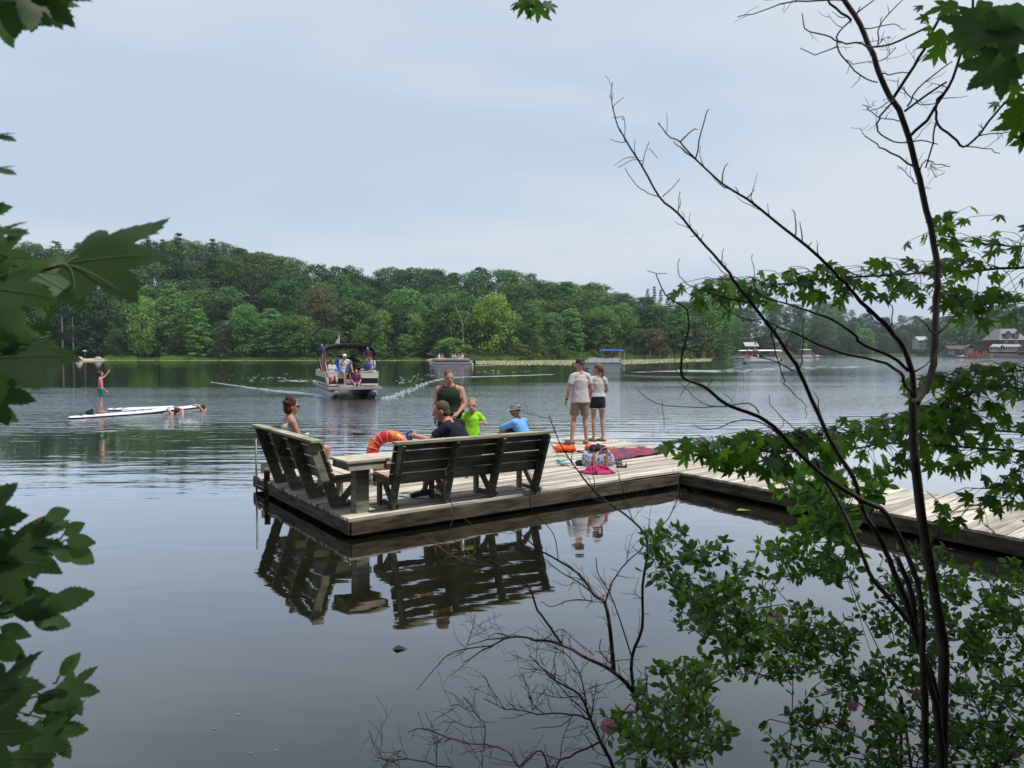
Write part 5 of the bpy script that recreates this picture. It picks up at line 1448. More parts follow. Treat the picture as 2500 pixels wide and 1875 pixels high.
for px in ([(1698, 388), (1712, 320), (1724, 275), (1731, 268)], [(1763, 447), (1768, 412), (1778, 398)], [(1823, 485), (1842, 462)], [(1941, 580), (1941, 530), (1933, 512)], [(1960, 595), (1955, 565), (1953, 540)], [(1973, 605), (1981, 590)],
           [(1660, 347), (1690, 318), (1703, 316)], [(1698, 388), (1660, 362), (1645, 345)], [(2117, 750), (2130, 780), (2165, 800)], [(2171, 800), (2180, 760), (2165, 730), (2145, 735)], [(2230, 908), (2262, 890), (2285, 872)],
           [(2284, 818), (2255, 785), (2232, 772)], [(2289, 815), (2320, 782), (2342, 752)], [(2271, 1340), (2295, 1280), (2303, 1240), (2262, 1200)]):
    br(px, 2.2 if px[0][0] < 2200 else 3, .9, 2.05, 2.05)

# ---- long left-leaning bare stems
ls = thing("bare_leaning_stem", "long bare stem leaning far left across the lake to the tallest twig tip", "shrub", tuple(at(2296, ground_row(2.0), 2.0)))
L1 = [(2300, 1990), (2292, 1770), (2271, 1668), (2235, 1546), (2210, 1464), (2170, 1363), (2149, 1318), (2104, 1236), (2084, 1167), (2043, 1102), (1999, 1013), (1950, 903), (1937, 880), (1867, 780), (1823, 726), (1790, 680), (1758, 640), (1704, 580), (1655, 521), (1609, 480), (1568, 407), (1530, 347), (1508, 309), (1498, 271), (1492, 233), (1495, 201)]
NA = []
mb = MB(); limb(mb, L1, 11, .9, 2.0, 1.8, 9, 3, .001, NA); mb.build("stem", barkd, ls, world=True, smooth=True)
for px, r0 in (([(1609, 480), (1585, 470), (1555, 452), (1526, 409)], 1.6), ([(1617, 480), (1640, 460), (1660, 437)], 1.6), ([(1655, 521), (1656, 495), (1660, 468)], 1.4), ([(1568, 407), (1575, 375), (1585, 347)], 1.4), ([(1568, 393), (1540, 392), (1510, 408)], 1),
               ([(1526, 347), (1525, 300), (1523, 285), (1521, 283)], 1), ([(1508, 309), (1530, 345)], 1), ([(1497, 285), (1515, 286), (1523, 290)], .8), ([(1585, 363), (1605, 385)], .8), ([(1720, 600), (1715, 580), (1718, 572)], 1.2), ([(1700, 575), (1685, 578)], 1), ([(1763, 645), (1762, 625), (1768, 607)], 1.4),
               ([(1795, 685), (1760, 660), (1732, 628)], 1.6), ([(1823, 738), (1780, 729), (1725, 712), (1677, 693), (1654, 662), (1660, 630)], 2.6), ([(1858, 786), (1823, 780), (1785, 764), (1761, 742)], 2.2), ([(1823, 726), (1843, 700), (1838, 650), (1837, 620)], 1.6), ([(1838, 690), (1852, 720), (1874, 741)], 1.4),
               ([(1872, 780), (1885, 823), (1896, 867), (1910, 921), (1923, 945), (1950, 972), (1968, 990), (1966, 1021)], 2.6), ([(1948, 902), (1960, 867), (1961, 813), (1964, 776)], 2.4), ([(1937, 905), (1888, 880), (1845, 870), (1820, 851)], 2.4), ([(2016, 1040), (2000, 990), (1984, 954)], 2.6),
               ([(2084, 1167), (2100, 1130), (2120, 1075), (2128, 1040)], 2.4)):
    mb = MB(); limb(mb, px, r0, .8, 1.93, 1.9, 5, 3, .002); mb.build("twig", barkd, ls, world=True)
mb = MB(); twigs(mb, NA[40:], 22, (.02, .07), up=.3, rg=random.Random(3), depth=0, r0=.0012); mb.build("twigs", twigm, ls, world=True, kind="stuff")
cs = thing("bare_curving_stem", "bare stem curving left then hooking upward before the headland", "shrub", tuple(at(2262, ground_row(1.95), 1.95)))
L2 = [(2262, 1990), (2251, 1590), (2240, 1420), (2170, 1261), (2109, 1224), (2056, 1192), (1999, 1151), (1938, 1094), (1901, 1053), (1852, 1017), (1775, 988), (1725, 948), (1698, 935), (1671, 924), (1663, 902), (1667, 856), (1681, 802), (1677, 756), (1650, 738), (1625, 720), (1609, 688), (1602, 668)]
NB = []
mb = MB(); limb(mb, L2, 10, 1.2, 1.95, 1.8, 8, 3, .001, NB); mb.build("stem", barkd, cs, world=True, smooth=True)
for px, r0 in (([(1602, 668), (1580, 659)], 1.2), ([(1602, 668), (1628, 668)], 1.2), ([(1677, 756), (1705, 733)], 1.8), ([(1852, 1008), (1848, 1000), (1828, 984), (1771, 992), (1681, 994), (1600, 984), (1552, 946)], 2.6), ([(1771, 992), (1730, 990), (1694, 968), (1653, 927)], 1.6),
               ([(1901, 1057), (1852, 1029), (1799, 1027), (1763, 1041), (1722, 1049), (1694, 1037)], 2.4), ([(1618, 980), (1620, 1010), (1621, 1047)], 1), ([(1986, 1080), (1938, 1045), (1893, 1004), (1877, 964)], 2), ([(1667, 925), (1650, 902), (1648, 850)], 1.4), ([(1671, 924), (1677, 900), (1674, 885)], 1.4),
               ([(1725, 948), (1740, 925)], 1), ([(1775, 988), (1790, 978), (1768, 962)], 1), ([(1901, 1053), (1912, 1040), (1911, 1025)], 1.2), ([(2109, 1224), (2060, 1250), (2052, 1236)], 3), ([(1839, 691), (1861, 723), (1915, 740), (1970, 758), (2030, 780), (2076, 810), (2111, 843), (2171, 867), (2217, 905)], 1.3),
               ([(1872, 780), (1902, 802), (1942, 813), (2008, 845), (2063, 864), (2144, 881), (2186, 899), (2210, 931), (2225, 965)], 1.4)):
    mb = MB(); r1 = .8 if px[-1][0] < 2150 else 5; limb(mb, px, r0, r1, 1.92, 1.88 if r1 < 1 else 2.09, 5, 3, .002); mb.build("twig", barkd, cs, world=True)
mb = MB(); twigs(mb, NB[38:], 14, (.02, .07), up=.1, rg=random.Random(4), depth=0, r0=.0012); mb.build("twigs", twigm, cs, world=True, kind="stuff")
ts_ = thing("thin_leaning_stem", "thin bare stem between the leaning stem and the forked tree trunk", "shrub", tuple(at(2262, ground_row(2.05), 2.05)))
mb = MB(); limb(mb, [(2262, 1990), (2251, 1600), (2190, 1485), (2129, 1412), (2109, 1363), (2084, 1306), (2052, 1236), (2011, 1163), (1990, 1120)], 9, 4, 2.05, 2.0, 7, 3, .001); mb.build("stem", barkd, ts_, world=True, smooth=True)
mb = MB(); limb(mb, [(2296, 1990), (2288, 1700), (2240, 1560), (2225, 1450), (2190, 1360)], 11, 7, 2.05, 2.05, 7, 3, .001); mb.build("stem", barkd, ts_, world=True, smooth=True)

# ---- maple boughs with hanging leaves (each leaf an object; the crown they belong to stands off to the right)
def bough(name, label, spine, r0, y0, y1, leaves, smin, smax, spread_up, spread_dn, seed, tipx=None, meshes=MAPLE, dens=None, droop=1.0):
    rg = random.Random(seed); root = at(spine[0][0], spine[0][1], y0)
    t = thing(name, label, "branch", tuple(root), 0, None)
    nodes = []; mb = MB(); pts = limb(mb, spine, r0, 1.0, y0, y1, 7, 4, .002, nodes); mb.build("branch", barkd, t, world=True, smooth=True)
    tw = MB(); n_ = len(pts)
    for i in range(int(leaves * .86)):
        u = rg.random() ** .9; k = int(u * (n_ - 2)); p = pts[k].lerp(pts[k + 1], rg.random())
        d = (pts[min(k + 2, n_ - 1)] - pts[k]).normalized()
        wid = lerp(1.0, .35, u)
        off = V((rg.gauss(0, .05), rg.gauss(0, .11) * wid, rg.uniform(-spread_dn, spread_up) * wid * p.y / FPX)) + d * rg.uniform(0, .12)
        q = p + off
        if tipx: 
            pass
        mid = p.lerp(q, .5) + V((0, 0, .02)); tw.tube([p, mid, q], [.0016, .0012, .0008], 4)
        s = rg.uniform(smin, smax) * .70
        tipd = V((rg.gauss(-.25, .6), rg.gauss(-.1, .45), -droop * rg.uniform(.35, 1.2)))
        nn = V((rg.gauss(0, .5), rg.gauss(-.75, .5), rg.gauss(.75, .35)))
        add_leaf(rg.choice(meshes), t, q, tipd, nn, s)
    tw.build("leaf_stalks", barkd, t, world=True, kind="stuff")
    return t
bough("maple_bough", "lower leafy maple bough reaching left across the walkway planks", [(2560, 1108), (2400, 1095), (2300, 1088), (2180, 1083), (2060, 1098), (1950, 1102), (1850, 1103), (1780, 1097), (1730, 1090)], 4.5, 2.5, 2.2, 215, .050, .088, 62, 70, 21)
bough("maple_bough", "upper part of the leafy maple bough above the walkway, left of the trunk", [(2560, 1060), (2400, 1050), (2250, 1045), (2120, 1052), (2020, 1060), (1940, 1070), (1880, 1068)], 3, 2.45, 2.3, 110, .050, .085, 42, 20, 24)
bough("maple_bough", "leafy maple bough hanging against the sky right of the far houses", [(2560, 652), (2450, 655), (2370, 662), (2290, 664), (2180, 672), (2060, 678), (1960, 688), (1860, 700), (1790, 692), (1752, 705)], 4.5, 2.7, 2.4, 225, .050, .086, 62, 72, 31)
bough("maple_bough", "short leafy maple twig pointing up beside the trunk in front of the sky", [(2560, 600), (2440, 600), (2360, 590), (2300, 570), (2330, 545)], 3, 2.7, 2.6, 52, .050, .082, 50, 40, 33)
bough("maple_bough", "dense leafy maple bough at the right edge over open water", [(2580, 960), (2500, 950), (2430, 945), (2370, 960), (2320, 985), (2280, 1010)], 3.5, 2.3, 2.2, 120, .050, .085, 75, 90, 35)
bough("maple_bough", "small leafy maple bough at the right edge, highest of those over water", [(2580, 905), (2500, 905), (2420, 915), (2360, 925), (2310, 935)], 2.5, 2.3, 2.2, 40, .048, .080, 30, 22, 36)
bough("maple_bough", "drooping leafy maple twigs at the right edge over the walkway", [(2580, 1080), (2520, 1120), (2470, 1160), (2410, 1210), (2380, 1250)], 3, 2.25, 2.15, 52, .052, .085, 50, 50, 37)
bough("maple_bough", "leafy maple bough at the right edge hanging before the far wooded shore", [(2580, 740), (2500, 735), (2430, 740), (2370, 745), (2320, 720)], 3, 2.5, 2.4, 70, .050, .085, 55, 55, 38)
# close top right leaves
tr = thing("overhanging_maple_branch", "large dark maple leaves hanging into the top right corner", "branch", tuple(at(2620, 60, 1.6)))
mb = MB(); nn_ = []
for px, r0 in (([(2620, 130), (2500, 108), (2440, 80), (2390, 55), (2330, 30)], 3.5), ([(2640, 260), (2540, 190), (2490, 130), (2450, 100)], 3), ([(2640, 330), (2540, 270), (2474, 228)], 3), ([(2640, -40), (2520, -30), (2400, -20)], 4)):
    limb(mb, px, r0, 1.2, 1.75, 1.6, 6, 3, .002, nn_)
mb.build("branch", barkd, tr, world=True, smooth=True)
for px, py, s, tx, tz, nx_, d in ((2300, 70, .085, -.2, -1, .2, 1.7), (2340, 40, .10, .1, -1, .4, 1.6), (2385, 50, .10, -.1, -1, -.1, 1.55), (2290, 110, .062, -.15, -1, -.2, 1.75), (2350, 100, .075, .1, -1, .3, 1.7), (2262, 35, .040, -.6, -.9, 0, 1.8), (2255, 15, .032, -.9, -.2, 0, 1.8), (2270, 62, .03, -.2, -1, 0, 1.8),
                                  (2450, 20, .13, -.3, -.5, .1, 1.35), (2490, 60, .15, -.9, -.4, -.2, 1.3), (2410, 30, .12, -.6, -.5, .2, 1.4), (2470, 130, .125, -.85, -.75, .1, 1.35), (2435, 125, .115, .2, -1, .2, 1.4), (2500, 125, .10, .1, -1, -.2, 1.45), (2480, 190, .08, -.3, -1, .3, 1.5), (2497, 230, .09, -.1, -1, 0, 1.45), (2440, 250, .036, -.8, -.3, 0, 1.8), (2462, 265, .07, .15, -1, .1, 1.6),
                                  (2495, 280, .085, -.5, -1, .2, 1.5), (2455, 205, .03, .9, .1, 0, 1.8), (2500, 10, .14, -.2, -.8, .5, 1.3), (2390, 0, .10, .4, -.8, .1, 1.5), (2330, 0, .09, -.5, -.6, -.3, 1.6), (2420, 75, .08, -.4, -1, .3, 1.5), (2372, 78, .06, -.3, -.9, .6, 1.6), (2500, 325, .06, -.2, -1, .3, 1.5)):
    s *= .80; add_leaf(FR.choice(BIG if s > .08 else MAPLE), tr, at(px, py, d), V((tx, FR.uniform(-.3, .2), tz)), V((nx_, -.8, .45)), s)
tc_ = thing("overhanging_maple_branch", "few dark maple leaves dipping into the top centre of the view", "branch", tuple(at(1300, -60, 1.9)))
mb = MB(); limb(mb, [(1420, -150), (1340, -60), (1300, -20), (1285, 5)], 3, 1, 1.9, 1.9, 5, 3); mb.build("branch", barkd, tc_, world=True)
for px, py, s, tx, tz, nx_ in ((1290, -5, .055, -.5, -.8, .1), (1312, 0, .06, .05, -1, .1), (1328, 2, .045, .7, -.7, -.1), (1275, 3, .035, -1, -.2, .3), (1300, -25, .06, .2, -1, .4)):
    add_leaf(MAPLE[int(px) % 6], tc_, at(px, py, 1.85), V((tx, .1, tz)), V((nx_, -.7, .6)), s)

# ---- big near leaves down the left edge
redst = mat("red_leaf_stalk", (.085, .018, .018), .6, .15, 20)
def nearbranch(label, root, items, branches, d):
    t = thing("near_maple_branch", label, "branch", tuple(at(root[0], root[1], d)))
    mb = MB()
    for px, r0, r1 in branches: limb(mb, px, r0, r1, d, d * .97, 6, 3, .0)
    mb.build("twig", barkd if len(branches) > 1 else redst, t, world=True, smooth=True)
    for (px, py, s, tx, tz, nr, ms, dd) in items:
        me = (BIG[int(px * 7 + py) % 5] if ms == 'b' else OVB[int(py) % 2])
        p = at(px, py, dd); o_ = add_leaf(me, t, p, V((tx, nr[3] if len(nr) > 3 else .05, tz)), V(nr[:3]), s)
        if ms == 'b' and s > .06:
            vn = MB()
            for a_, r_ in ((90, .66), (41, .66), (139, .66), (-6, .38), (186, .38)):
                pts_ = []
                for k_ in range(6):
                    u_ = k_ / 5; x_, y_ = cos(radians(a_)) * r_ * u_, .02 * (1 - u_) + .27 * min(1, u_ * 1.2) * 0 + (.0 + sin(radians(a_)) * r_ * u_) + .24 * u_ ** .6
                    pts_.append(V((x_ * s, y_ * s, .012 * s)))
                vn.tube([LASTM[0] @ (V((q_.x / s, q_.y / s, -.25 * (q_.x / s) ** 2 - .14 * max(0, q_.y / s - .3) ** 2 + .015))) + t.location for q_ in pts_], [.0008 * (1.2 - k_ / 5) for k_ in range(6)], 4)
            vn.build("leaf_veins", mat("pale_veins", (.14, .22, .09), .6), t, world=True)
        st = MB(); q = p - V((tx, 0, tz)).normalized() * s * .35; st.tube([p, p.lerp(q, .5) + V((0, 0, -.004)), q], [.0012] * 3, 5); st.build("leaf_stalk", redst, t, world=True)
    return t
nearbranch("very large dark green maple leaf jutting in from the left over the far wood", (-120, 690),
    [(150, 648, .125, .98, .14, (.05, -.70, .70), 'b', .78), (60, 655, .080, .80, -.45, (.1, -.7, .6), 'b', .80), (130, 655, .085, .90, -.15, (-.1, -.3, .95), 'b', .86), (-70, 575, .062, .97, .12, (0, -.5, .8), 'b', .78),
     (-80, 700, .095, .95, -.10, (.1, -.8, .45), 'b', .76), (-75, 640, .075, .9, .1, (0, -.9, .4), 'b', .82)],
    [([(-160, 700), (-60, 686), (0, 678), (70, 668), (148, 648)], 4.5, 3)], .8)
nearbranch("bright lower maple leaves at the left edge in front of the waving boy", (-120, 850),
    [(-40, 880, .100, .98, .08, (.05, -.55, .8), 'b', .74), (-115, 790, .095, .75, .3, (.2, -.9, .3), 'b', .76), (-70, 960, .070, .85, -.05, (.1, -.8, .6), 'b', .80), (-100, 830, .095, .85, -.3, (.2, -.8, .4), 'b', .76), (-50, 975, .05, .7, -.4, (0, -.9, .3), 'b', .84)],
    [([(-200, 830), (-60, 880)], 4, 2), ([(-200, 830), (-90, 800)], 4, 2)], .76)
nearbranch("two pointed maple leaf tips at the left edge against the sky", (-160, 380),
    [(-75, 325, .052, .98, -.08, (.05, -.45, .9), 'b', .80), (-75, 410, .052, .98, -.05, (.05, -.45, .9), 'b', .80), (-110, 540, .065, .85, .3, (0, -.9, .3), 'b', .82)], [([(-300, 380), (-120, 360), (-60, 320)], 3, 2), ([(-120, 370), (-65, 405)], 2, 2)], .8)
nearbranch("dark ragged maple leaves hanging into the top left corner", (-60, -80),
    [(20, -55, .085, .55, -.35, (0, -.7, .7), 'b', .80), (90, -55, .085, .9, -.05, (.1, -.6, .8), 'b', .82), (-30, -20, .075, .8, -.35, (0, -.8, .5), 'b', .80), (-25, 20, .050, .55, -.9, (.1, -.9, .3), 'b', .84), (60, -30, .06, .5, -.5, (0, -.8, .5), 'b', .84)], [([(-200, -90), (20, -60), (140, -50)], 4, 2), ([(-100, -80), (-25, 20)], 3, 1.5)], .82)
nearbranch("large maple leaves over round toothed leaves at the left edge above the calm water", (-140, 1330),
    [(-100, 1310, .080, .9, .35, (.1, -.7, .65), 'b', .80), (-70, 1290, .075, .6, .7, (0, -.9, .4), 'b', .84), (-5, 1335, .080, .98, .0, (.05, -.6, .8), 'b', .82), (-60, 1370, .085, .95, -.05, (0, -.8, .5), 'b', .78), (60, 1290, .055, .9, .1, (.2, -.8, .4), 'v', .95),
     (110, 1265, .030, .8, .25, (.2, -.9, .3), 'v', .9), (160, 1318, .036, .9, -.1, (0, -.9, .4), 'v', .92), (165, 1335, .038, .8, -.55, (.3, -.8, .3), 'v', .92), (85, 1360, .038, .75, -.55, (0, -.95, .1), 'v', .9), (130, 1345, .035, .8, -.2, (0, -.9, .3), 'v', .95), (-20, 1390, .055, .7, -.4, (.1, -.9, .4), 'v', .9), (155, 1305, .03, .7, .4, (.1, -.9, .4), 'v', .95)],
    [([(-200, 1340), (-60, 1330), (60, 1335), (140, 1340)], 4, 1.4), ([(-60, 1330), (0, 1380), (80, 1362)], 2, 1)], .84)
nearbranch("cluster of narrow toothed leaves at the left edge below the large maple leaves", (-140, 1500),
    [(-30, 1440, .05, .95, -.1, (0, -.9, .5), 'v', .88), (40, 1465, .042, .95, .15, (0, -.8, .6), 'v', .9), (110, 1480, .058, .95, .28, (.1, -.8, .5), 'v', .88), (90, 1465, .034, .95, -.1, (.1, -.9, .4), 'v', .92), (30, 1490, .060, .98, .05, (.1, -.75, .7), 'v', .86), (80, 1512, .045, .97, -.15, (.1, -.7, .6), 'v', .9), (0, 1530, .038, .9, -.35, (0, -.9, .2), 'v', .9), (-20, 1500, .05, .8, .3, (0, -.9, .4), 'v', .9),
     (-20, 1450, .05, .7, .2, (.2, -.9, .2), 'v', .9), (-15, 1575, .04, .85, -.4, (0, -.9, .4), 'v', .9), (-15, 1560, .03, .9, .05, (0, -.9, .4), 'v', .92)],
    [([(-200, 1510), (-40, 1505), (60, 1490), (110, 1480)], 3, 1.2), ([(-40, 1505), (20, 1470), (60, 1455)], 2, 1), ([(-100, 1560), (-15, 1575)], 2, 1)], .9)
nearbranch("lowest maple and toothed leaves in the bottom left corner of the view", (-140, 1750),
    [(-75, 1705, .088, .95, .2, (.05, -.6, .8), 'b', .82), (-95, 1790, .085, .9, .0, (.0, -.8, .5), 'b', .78), (60, 1655, .030, -.2, .95, (.1, -.95, .2), 'v', .9), (145, 1650, .036, .6, .7, (.1, -.9, .3), 'v', .9), (130, 1690, .060, .95, .05, (.1, -.7, .7), 'b', .92), (110, 1755, .034, .8, .45, (.1, -.9, .3), 'v', .9), (80, 1735, .036, .6, .3, (0, -.9, .3), 'v', .9),
     (90, 1790, .065, .98, .1, (.1, -.75, .6), 'b', .9), (50, 1815, .06, .9, -.05, (.1, -.8, .5), 'b', .88), (80, 1845, .028, .95, .0, (0, -.8, .5), 'v', .9), (70, 1865, .03, .95, -.1, (0, -.8, .5), 'v', .9), (10, 1850, .06, .6, -.5, (0, -.9, .4), 'b', .86), (90, 1700, .05, .9, -.2, (.2, -.8, .5), 'v', .9)],
    [([(-200, 1760), (-40, 1745), (30, 1735), (70, 1705), (140, 1690)], 4, 1.2), ([(-100, 1860), (20, 1855), (90, 1850)], 2.4, 1), ([(30, 1735), (110, 1755)], 1.6, 1)], .84)

# ---- dead shrubs reaching up over the water, bottom centre
def bare(label, y, limbs, ntw, seed, root):
    t = thing("bare_shrub", label, "shrub", tuple(at(root[0], ground_row(y), y))); nd = []
    for i, (px, r0, r1) in enumerate(limbs):
        mb = MB(); dy = FR.uniform(-.12, .12) if i else 0; limb(mb, px, r0, r1, y, y + dy, 7 if r0 > 4 else 5, 3, .0015, nd); mb.build("stem" if i == 0 else "branch", twigm if r0 < 5 else barkd, t, world=True, smooth=r0 > 4)
    mb = MB(); twigs(mb, nd, ntw, (.04, .15), up=.12, rg=random.Random(seed), depth=1, spread=.7, r0=.0016); mb.build("twigs", twigm, t, world=True, kind="stuff")
    return t
bare("dead many branched shrub arching left over the reflections of the benches", 2.45, [
    ([(1700, 1990), (1651, 1875), (1599, 1792), (1547, 1692), (1498, 1639), (1446, 1613), (1372, 1574), (1306, 1561), (1249, 1556), (1197, 1578), (1131, 1617)], 11, 1.2),
    ([(1372, 1574), (1345, 1534), (1311, 1486), (1293, 1434), (1258, 1412), (1206, 1386), (1145, 1364), (1090, 1360)], 4.5, 1), ([(1206, 1386), (1130, 1370), (1075, 1338), (1031, 1303)], 1.8, .9),
    ([(1240, 1558), (1188, 1561), (1140, 1576)], 2.4, 1), ([(1140, 1576), (1150, 1545), (1157, 1520), (1160, 1500)], 1.4, .8), ([(1206, 1576), (1110, 1591), (1070, 1622), (1018, 1685)], 2.2, .9), ([(1249, 1556), (1215, 1545), (1190, 1560)], 1.6, .8),
    ([(1498, 1639), (1490, 1543), (1477, 1473), (1450, 1451), (1415, 1403), (1363, 1368), (1315, 1342), (1271, 1303), (1230, 1290)], 7, 1), ([(1450, 1452), (1415, 1423), (1372, 1399), (1315, 1351)], 3, 1),
    ([(1477, 1475), (1494, 1421), (1529, 1373), (1568, 1338), (1568, 1320)], 3, 1), ([(1547, 1692), (1542, 1604), (1568, 1534), (1568, 1430), (1581, 1325), (1546, 1272), (1468, 1215), (1424, 1167), (1417, 1156), (1398, 1132), (1369, 1086), (1354, 1050), (1340, 1014)], 5.5, 1),
    ([(1542, 1604), (1516, 1521), (1490, 1451), (1460, 1400), (1455, 1360)], 2.6, 1), ([(1450, 1600), (1400, 1560), (1370, 1537), (1345, 1550), (1320, 1570)], 1.6, .9), ([(1490, 1620), (1465, 1590), (1468, 1560)], 2.4, 1.2), ([(1446, 1468), (1390, 1465), (1350, 1480), (1320, 1470)], 2.4, .9),
    ([(1581, 1325), (1620, 1280), (1650, 1230), (1665, 1190)], 2, .9), ([(1546, 1272), (1530, 1230), (1520, 1190), (1510, 1160)], 1.6, .8), ([(1300, 1434), (1250, 1425), (1215, 1430)], 1.4, .8), ([(1142, 1364), (1100, 1300), (1110, 1250), (1095, 1200)], 1.4, .8), ([(1160, 1290), (1110, 1240), (1080, 1190), (1090, 1160)], 1.2, .8),
    ([(1363, 1368), (1350, 1300), (1300, 1250), (1295, 1200), (1310, 1160)], 1.6, .8)], 120, 41, (1740, 2060))
bare("smaller dead shrub left of the thick arching stem near the lower edge", 2.15, [
    ([(1530, 1990), (1498, 1875), (1468, 1814), (1442, 1757), (1415, 1696), (1354, 1661), (1319, 1626), (1290, 1600)], 8, 1), ([(1441, 1757), (1394, 1744), (1328, 1744), (1280, 1736), (1232, 1731), (1180, 1705)], 3.4, 1), ([(1432, 1720), (1415, 1644), (1380, 1596), (1330, 1570)], 2.4, .9),
    ([(1468, 1810), (1407, 1836), (1367, 1858), (1350, 1900)], 3.4, 2.6), ([(1440, 1750), (1380, 1690), (1335, 1640), (1270, 1630)], 2.4, .9), ([(1400, 1745), (1370, 1770), (1300, 1780)], 1.8, .8), ([(1415, 1700), (1350, 1700), (1300, 1690)], 1.6, .8), ([(1367, 1858), (1375, 1800), (1393, 1760)], 1.6, .9), ([(1300, 1736), (1290, 1680), (1270, 1640)], 1.5, .8), ([(1232, 1731), (1205, 1690), (1180, 1650)], 1.4, .8), ([(1442, 1757), (1448, 1720), (1445, 1690)], 1.8, .9),
    ([(1500, 1760), (1540, 1720), (1556, 1745)], 2, 1)], 90, 43, (1560, 2060))
bare("low thorny bare twigs along the bottom edge left of centre", 1.95, [
    ([(1345, 1990), (1337, 1875), (1319, 1832), (1290, 1850), (1267, 1871), (1236, 1832), (1180, 1818), (1118, 1810), (1075, 1792), (1031, 1779), (996, 1788)], 4, 1), ([(1180, 1835), (1184, 1775), (1162, 1740), (1131, 1700)], 2, .9), ([(1184, 1775), (1130, 1770), (1082, 1760)], 1.5, .8), ([(1065, 1875), (1066, 1830), (1060, 1800)], 1.6, .9), ([(1175, 1900), (1178, 1850), (1172, 1832)], 2, .9), ([(1162, 1740), (1120, 1720), (1100, 1722)], 1.2, .8)], 40, 44, (1350, 2060))
bare("fine bare twigs at the bottom edge below the floating leaf", 1.9, [
    ([(1150, 1960), (1066, 1871), (996, 1853), (944, 1858), (922, 1832), (900, 1784)], 2.4, .9), ([(960, 1900), (944, 1858), (980, 1830)], 1.8, .8), ([(1000, 1990), (960, 1860), (930, 1880)], 2, .9)], 26, 45, (1150, 2060))

# ---- leafy wild rose shrubs bottom right
def rosebush(label, root, y, blobs, seed, lsz=(.022, .036), maxobj=300, stuffn=0, stemr=4.0, meshes=OVAL):
    rg = random.Random(seed); gy = min(y, 2.75); gp = at(root[0], ground_row(gy), gy); t = thing("wild_rose_shrub", label, "shrub", tuple(gp))
    pts = []
    for (cx, cy, rx, ry, n_) in blobs:
        for i in range(int(n_ * .74)):
            a = rg.random() * 6.283; r_ = sqrt(rg.random()); pts.append(at(cx + cos(a) * r_ * rx, cy + sin(a) * r_ * ry, y + rg.gauss(0, .16)))
    r0 = at(root[0], root[1], y); pts.sort(key=lambda p: (p - r0).length); nodes = [r0]; mb = MB(); lv = []
    for k in (-1, 0, 1): mb.tube([gp + V((k * .05, 0, 0)), gp.lerp(r0, .5) + V((k * .07, .02 * k, 0)), r0], [.007, .006, .005], 6)
    par = {}
    for p in pts:
        b = min(nodes, key=lambda q: (q - p).length + .25 * (q - r0).length * 0)
        if (b - p).length > .42: b = b
        m_ = b.lerp(p, .5) + V((rg.gauss(0, .012), rg.gauss(0, .012), rg.uniform(0, .02)))
        dist = (p - r0).length; rr = max(.0009, stemr / FPX * y * (1 - min(1, dist / 1.5)) ** 1.5 * .35 + .0009)
        mb.tube([b, m_, p], [rr * 1.15, rr, rr * .9], 4, cap=False); nodes.append(p); d = (p - b).normalized() if (p - b).length > 1e-5 else V((0, 0, 1))
        for k in range(rg.choice((3, 5, 5))):
            side = d.cross(V((rg.gauss(0, 1), rg.gauss(0, 1), rg.gauss(0, 1)))).normalized()
            lp = m_.lerp(p, rg.random()) + side * .004
            lv.append((lp, (d * .5 + side + V((0, 0, .25))).normalized(), V((rg.gauss(0, .6), rg.gauss(-.4, .6), rg.gauss(.8, .4))), rg.uniform(*lsz)))
    mb.build("stems", twigm, t, world=True, kind="stuff")
    rg.shuffle(lv); lv.sort(key=lambda q: -q[3] / q[0].y)
    for lp, td, nn, s in lv[:maxobj]: add_leaf(rg.choice(meshes), t, lp, td, nn, s)
    if lv[maxobj:]:
        mb = MB()
        for lp, td, nn, s in lv[maxobj:]:
            me = meshes[0]; M_ = Matrix.Translation(lp) @ frame(td, nn) @ Matrix.Diagonal((s, s, s, 1))
            mb.add([M_ @ v.co for v in me.vertices], [tuple(p.vertices) for p in me.polygons])
        mb.build("foliage", roseleaf, t, world=True, smooth=True, kind="stuff")
    return t
rosebush("leafy wild rose shrub in front of the calm water right of the dead shrub", (1900, 1990), 2.35, [(1640, 1370, 62, 85, 70), (1600, 1330, 40, 60, 22), (1720, 1430, 95, 80, 100), (1790, 1510, 110, 90, 150), (1700, 1500, 60, 60, 40), (1880, 1590, 120, 80, 150), (1950, 1530, 90, 60, 60), (1850, 1420, 60, 40, 16), (1760, 1340, 40, 30, 10)], 51)
rosebush("low leafy rose shrub at the lower edge beside the pink blossom", (1780, 1990), 2.15, [(1650, 1690, 90, 70, 60), (1600, 1760, 100, 80, 75), (1700, 1790, 90, 80, 60), (1590, 1840, 90, 50, 40), (1720, 1640, 60, 50, 30), (1500, 1790, 40, 50, 12)], 52, lsz=(.022, .037))
rosebush("thin leaved rose branches over the dark water below the walkway", (2250, 1990), 2.7, [(1900, 1345, 60, 22, 26), (1990, 1375, 80, 34, 40), (2060, 1400, 60, 40, 24), (1960, 1400, 60, 30, 16)], 53, lsz=(.026, .040))
rosebush("dense leafy shrub around the foot of the forked tree trunk", (2280, 1990), 2.55, [(2210, 1400, 90, 90, 60), (2190, 1490, 70, 70, 50), (2100, 1600, 120, 100, 85), (2000, 1580, 80, 70, 50), (2180, 1700, 120, 80, 80), (2050, 1730, 110, 90, 60), (2250, 1810, 120, 70, 70), (2100, 1840, 120, 50, 50), (2240, 1560, 60, 90, 50), (1960, 1800, 110, 80, 55)], 54, lsz=(.022, .037))
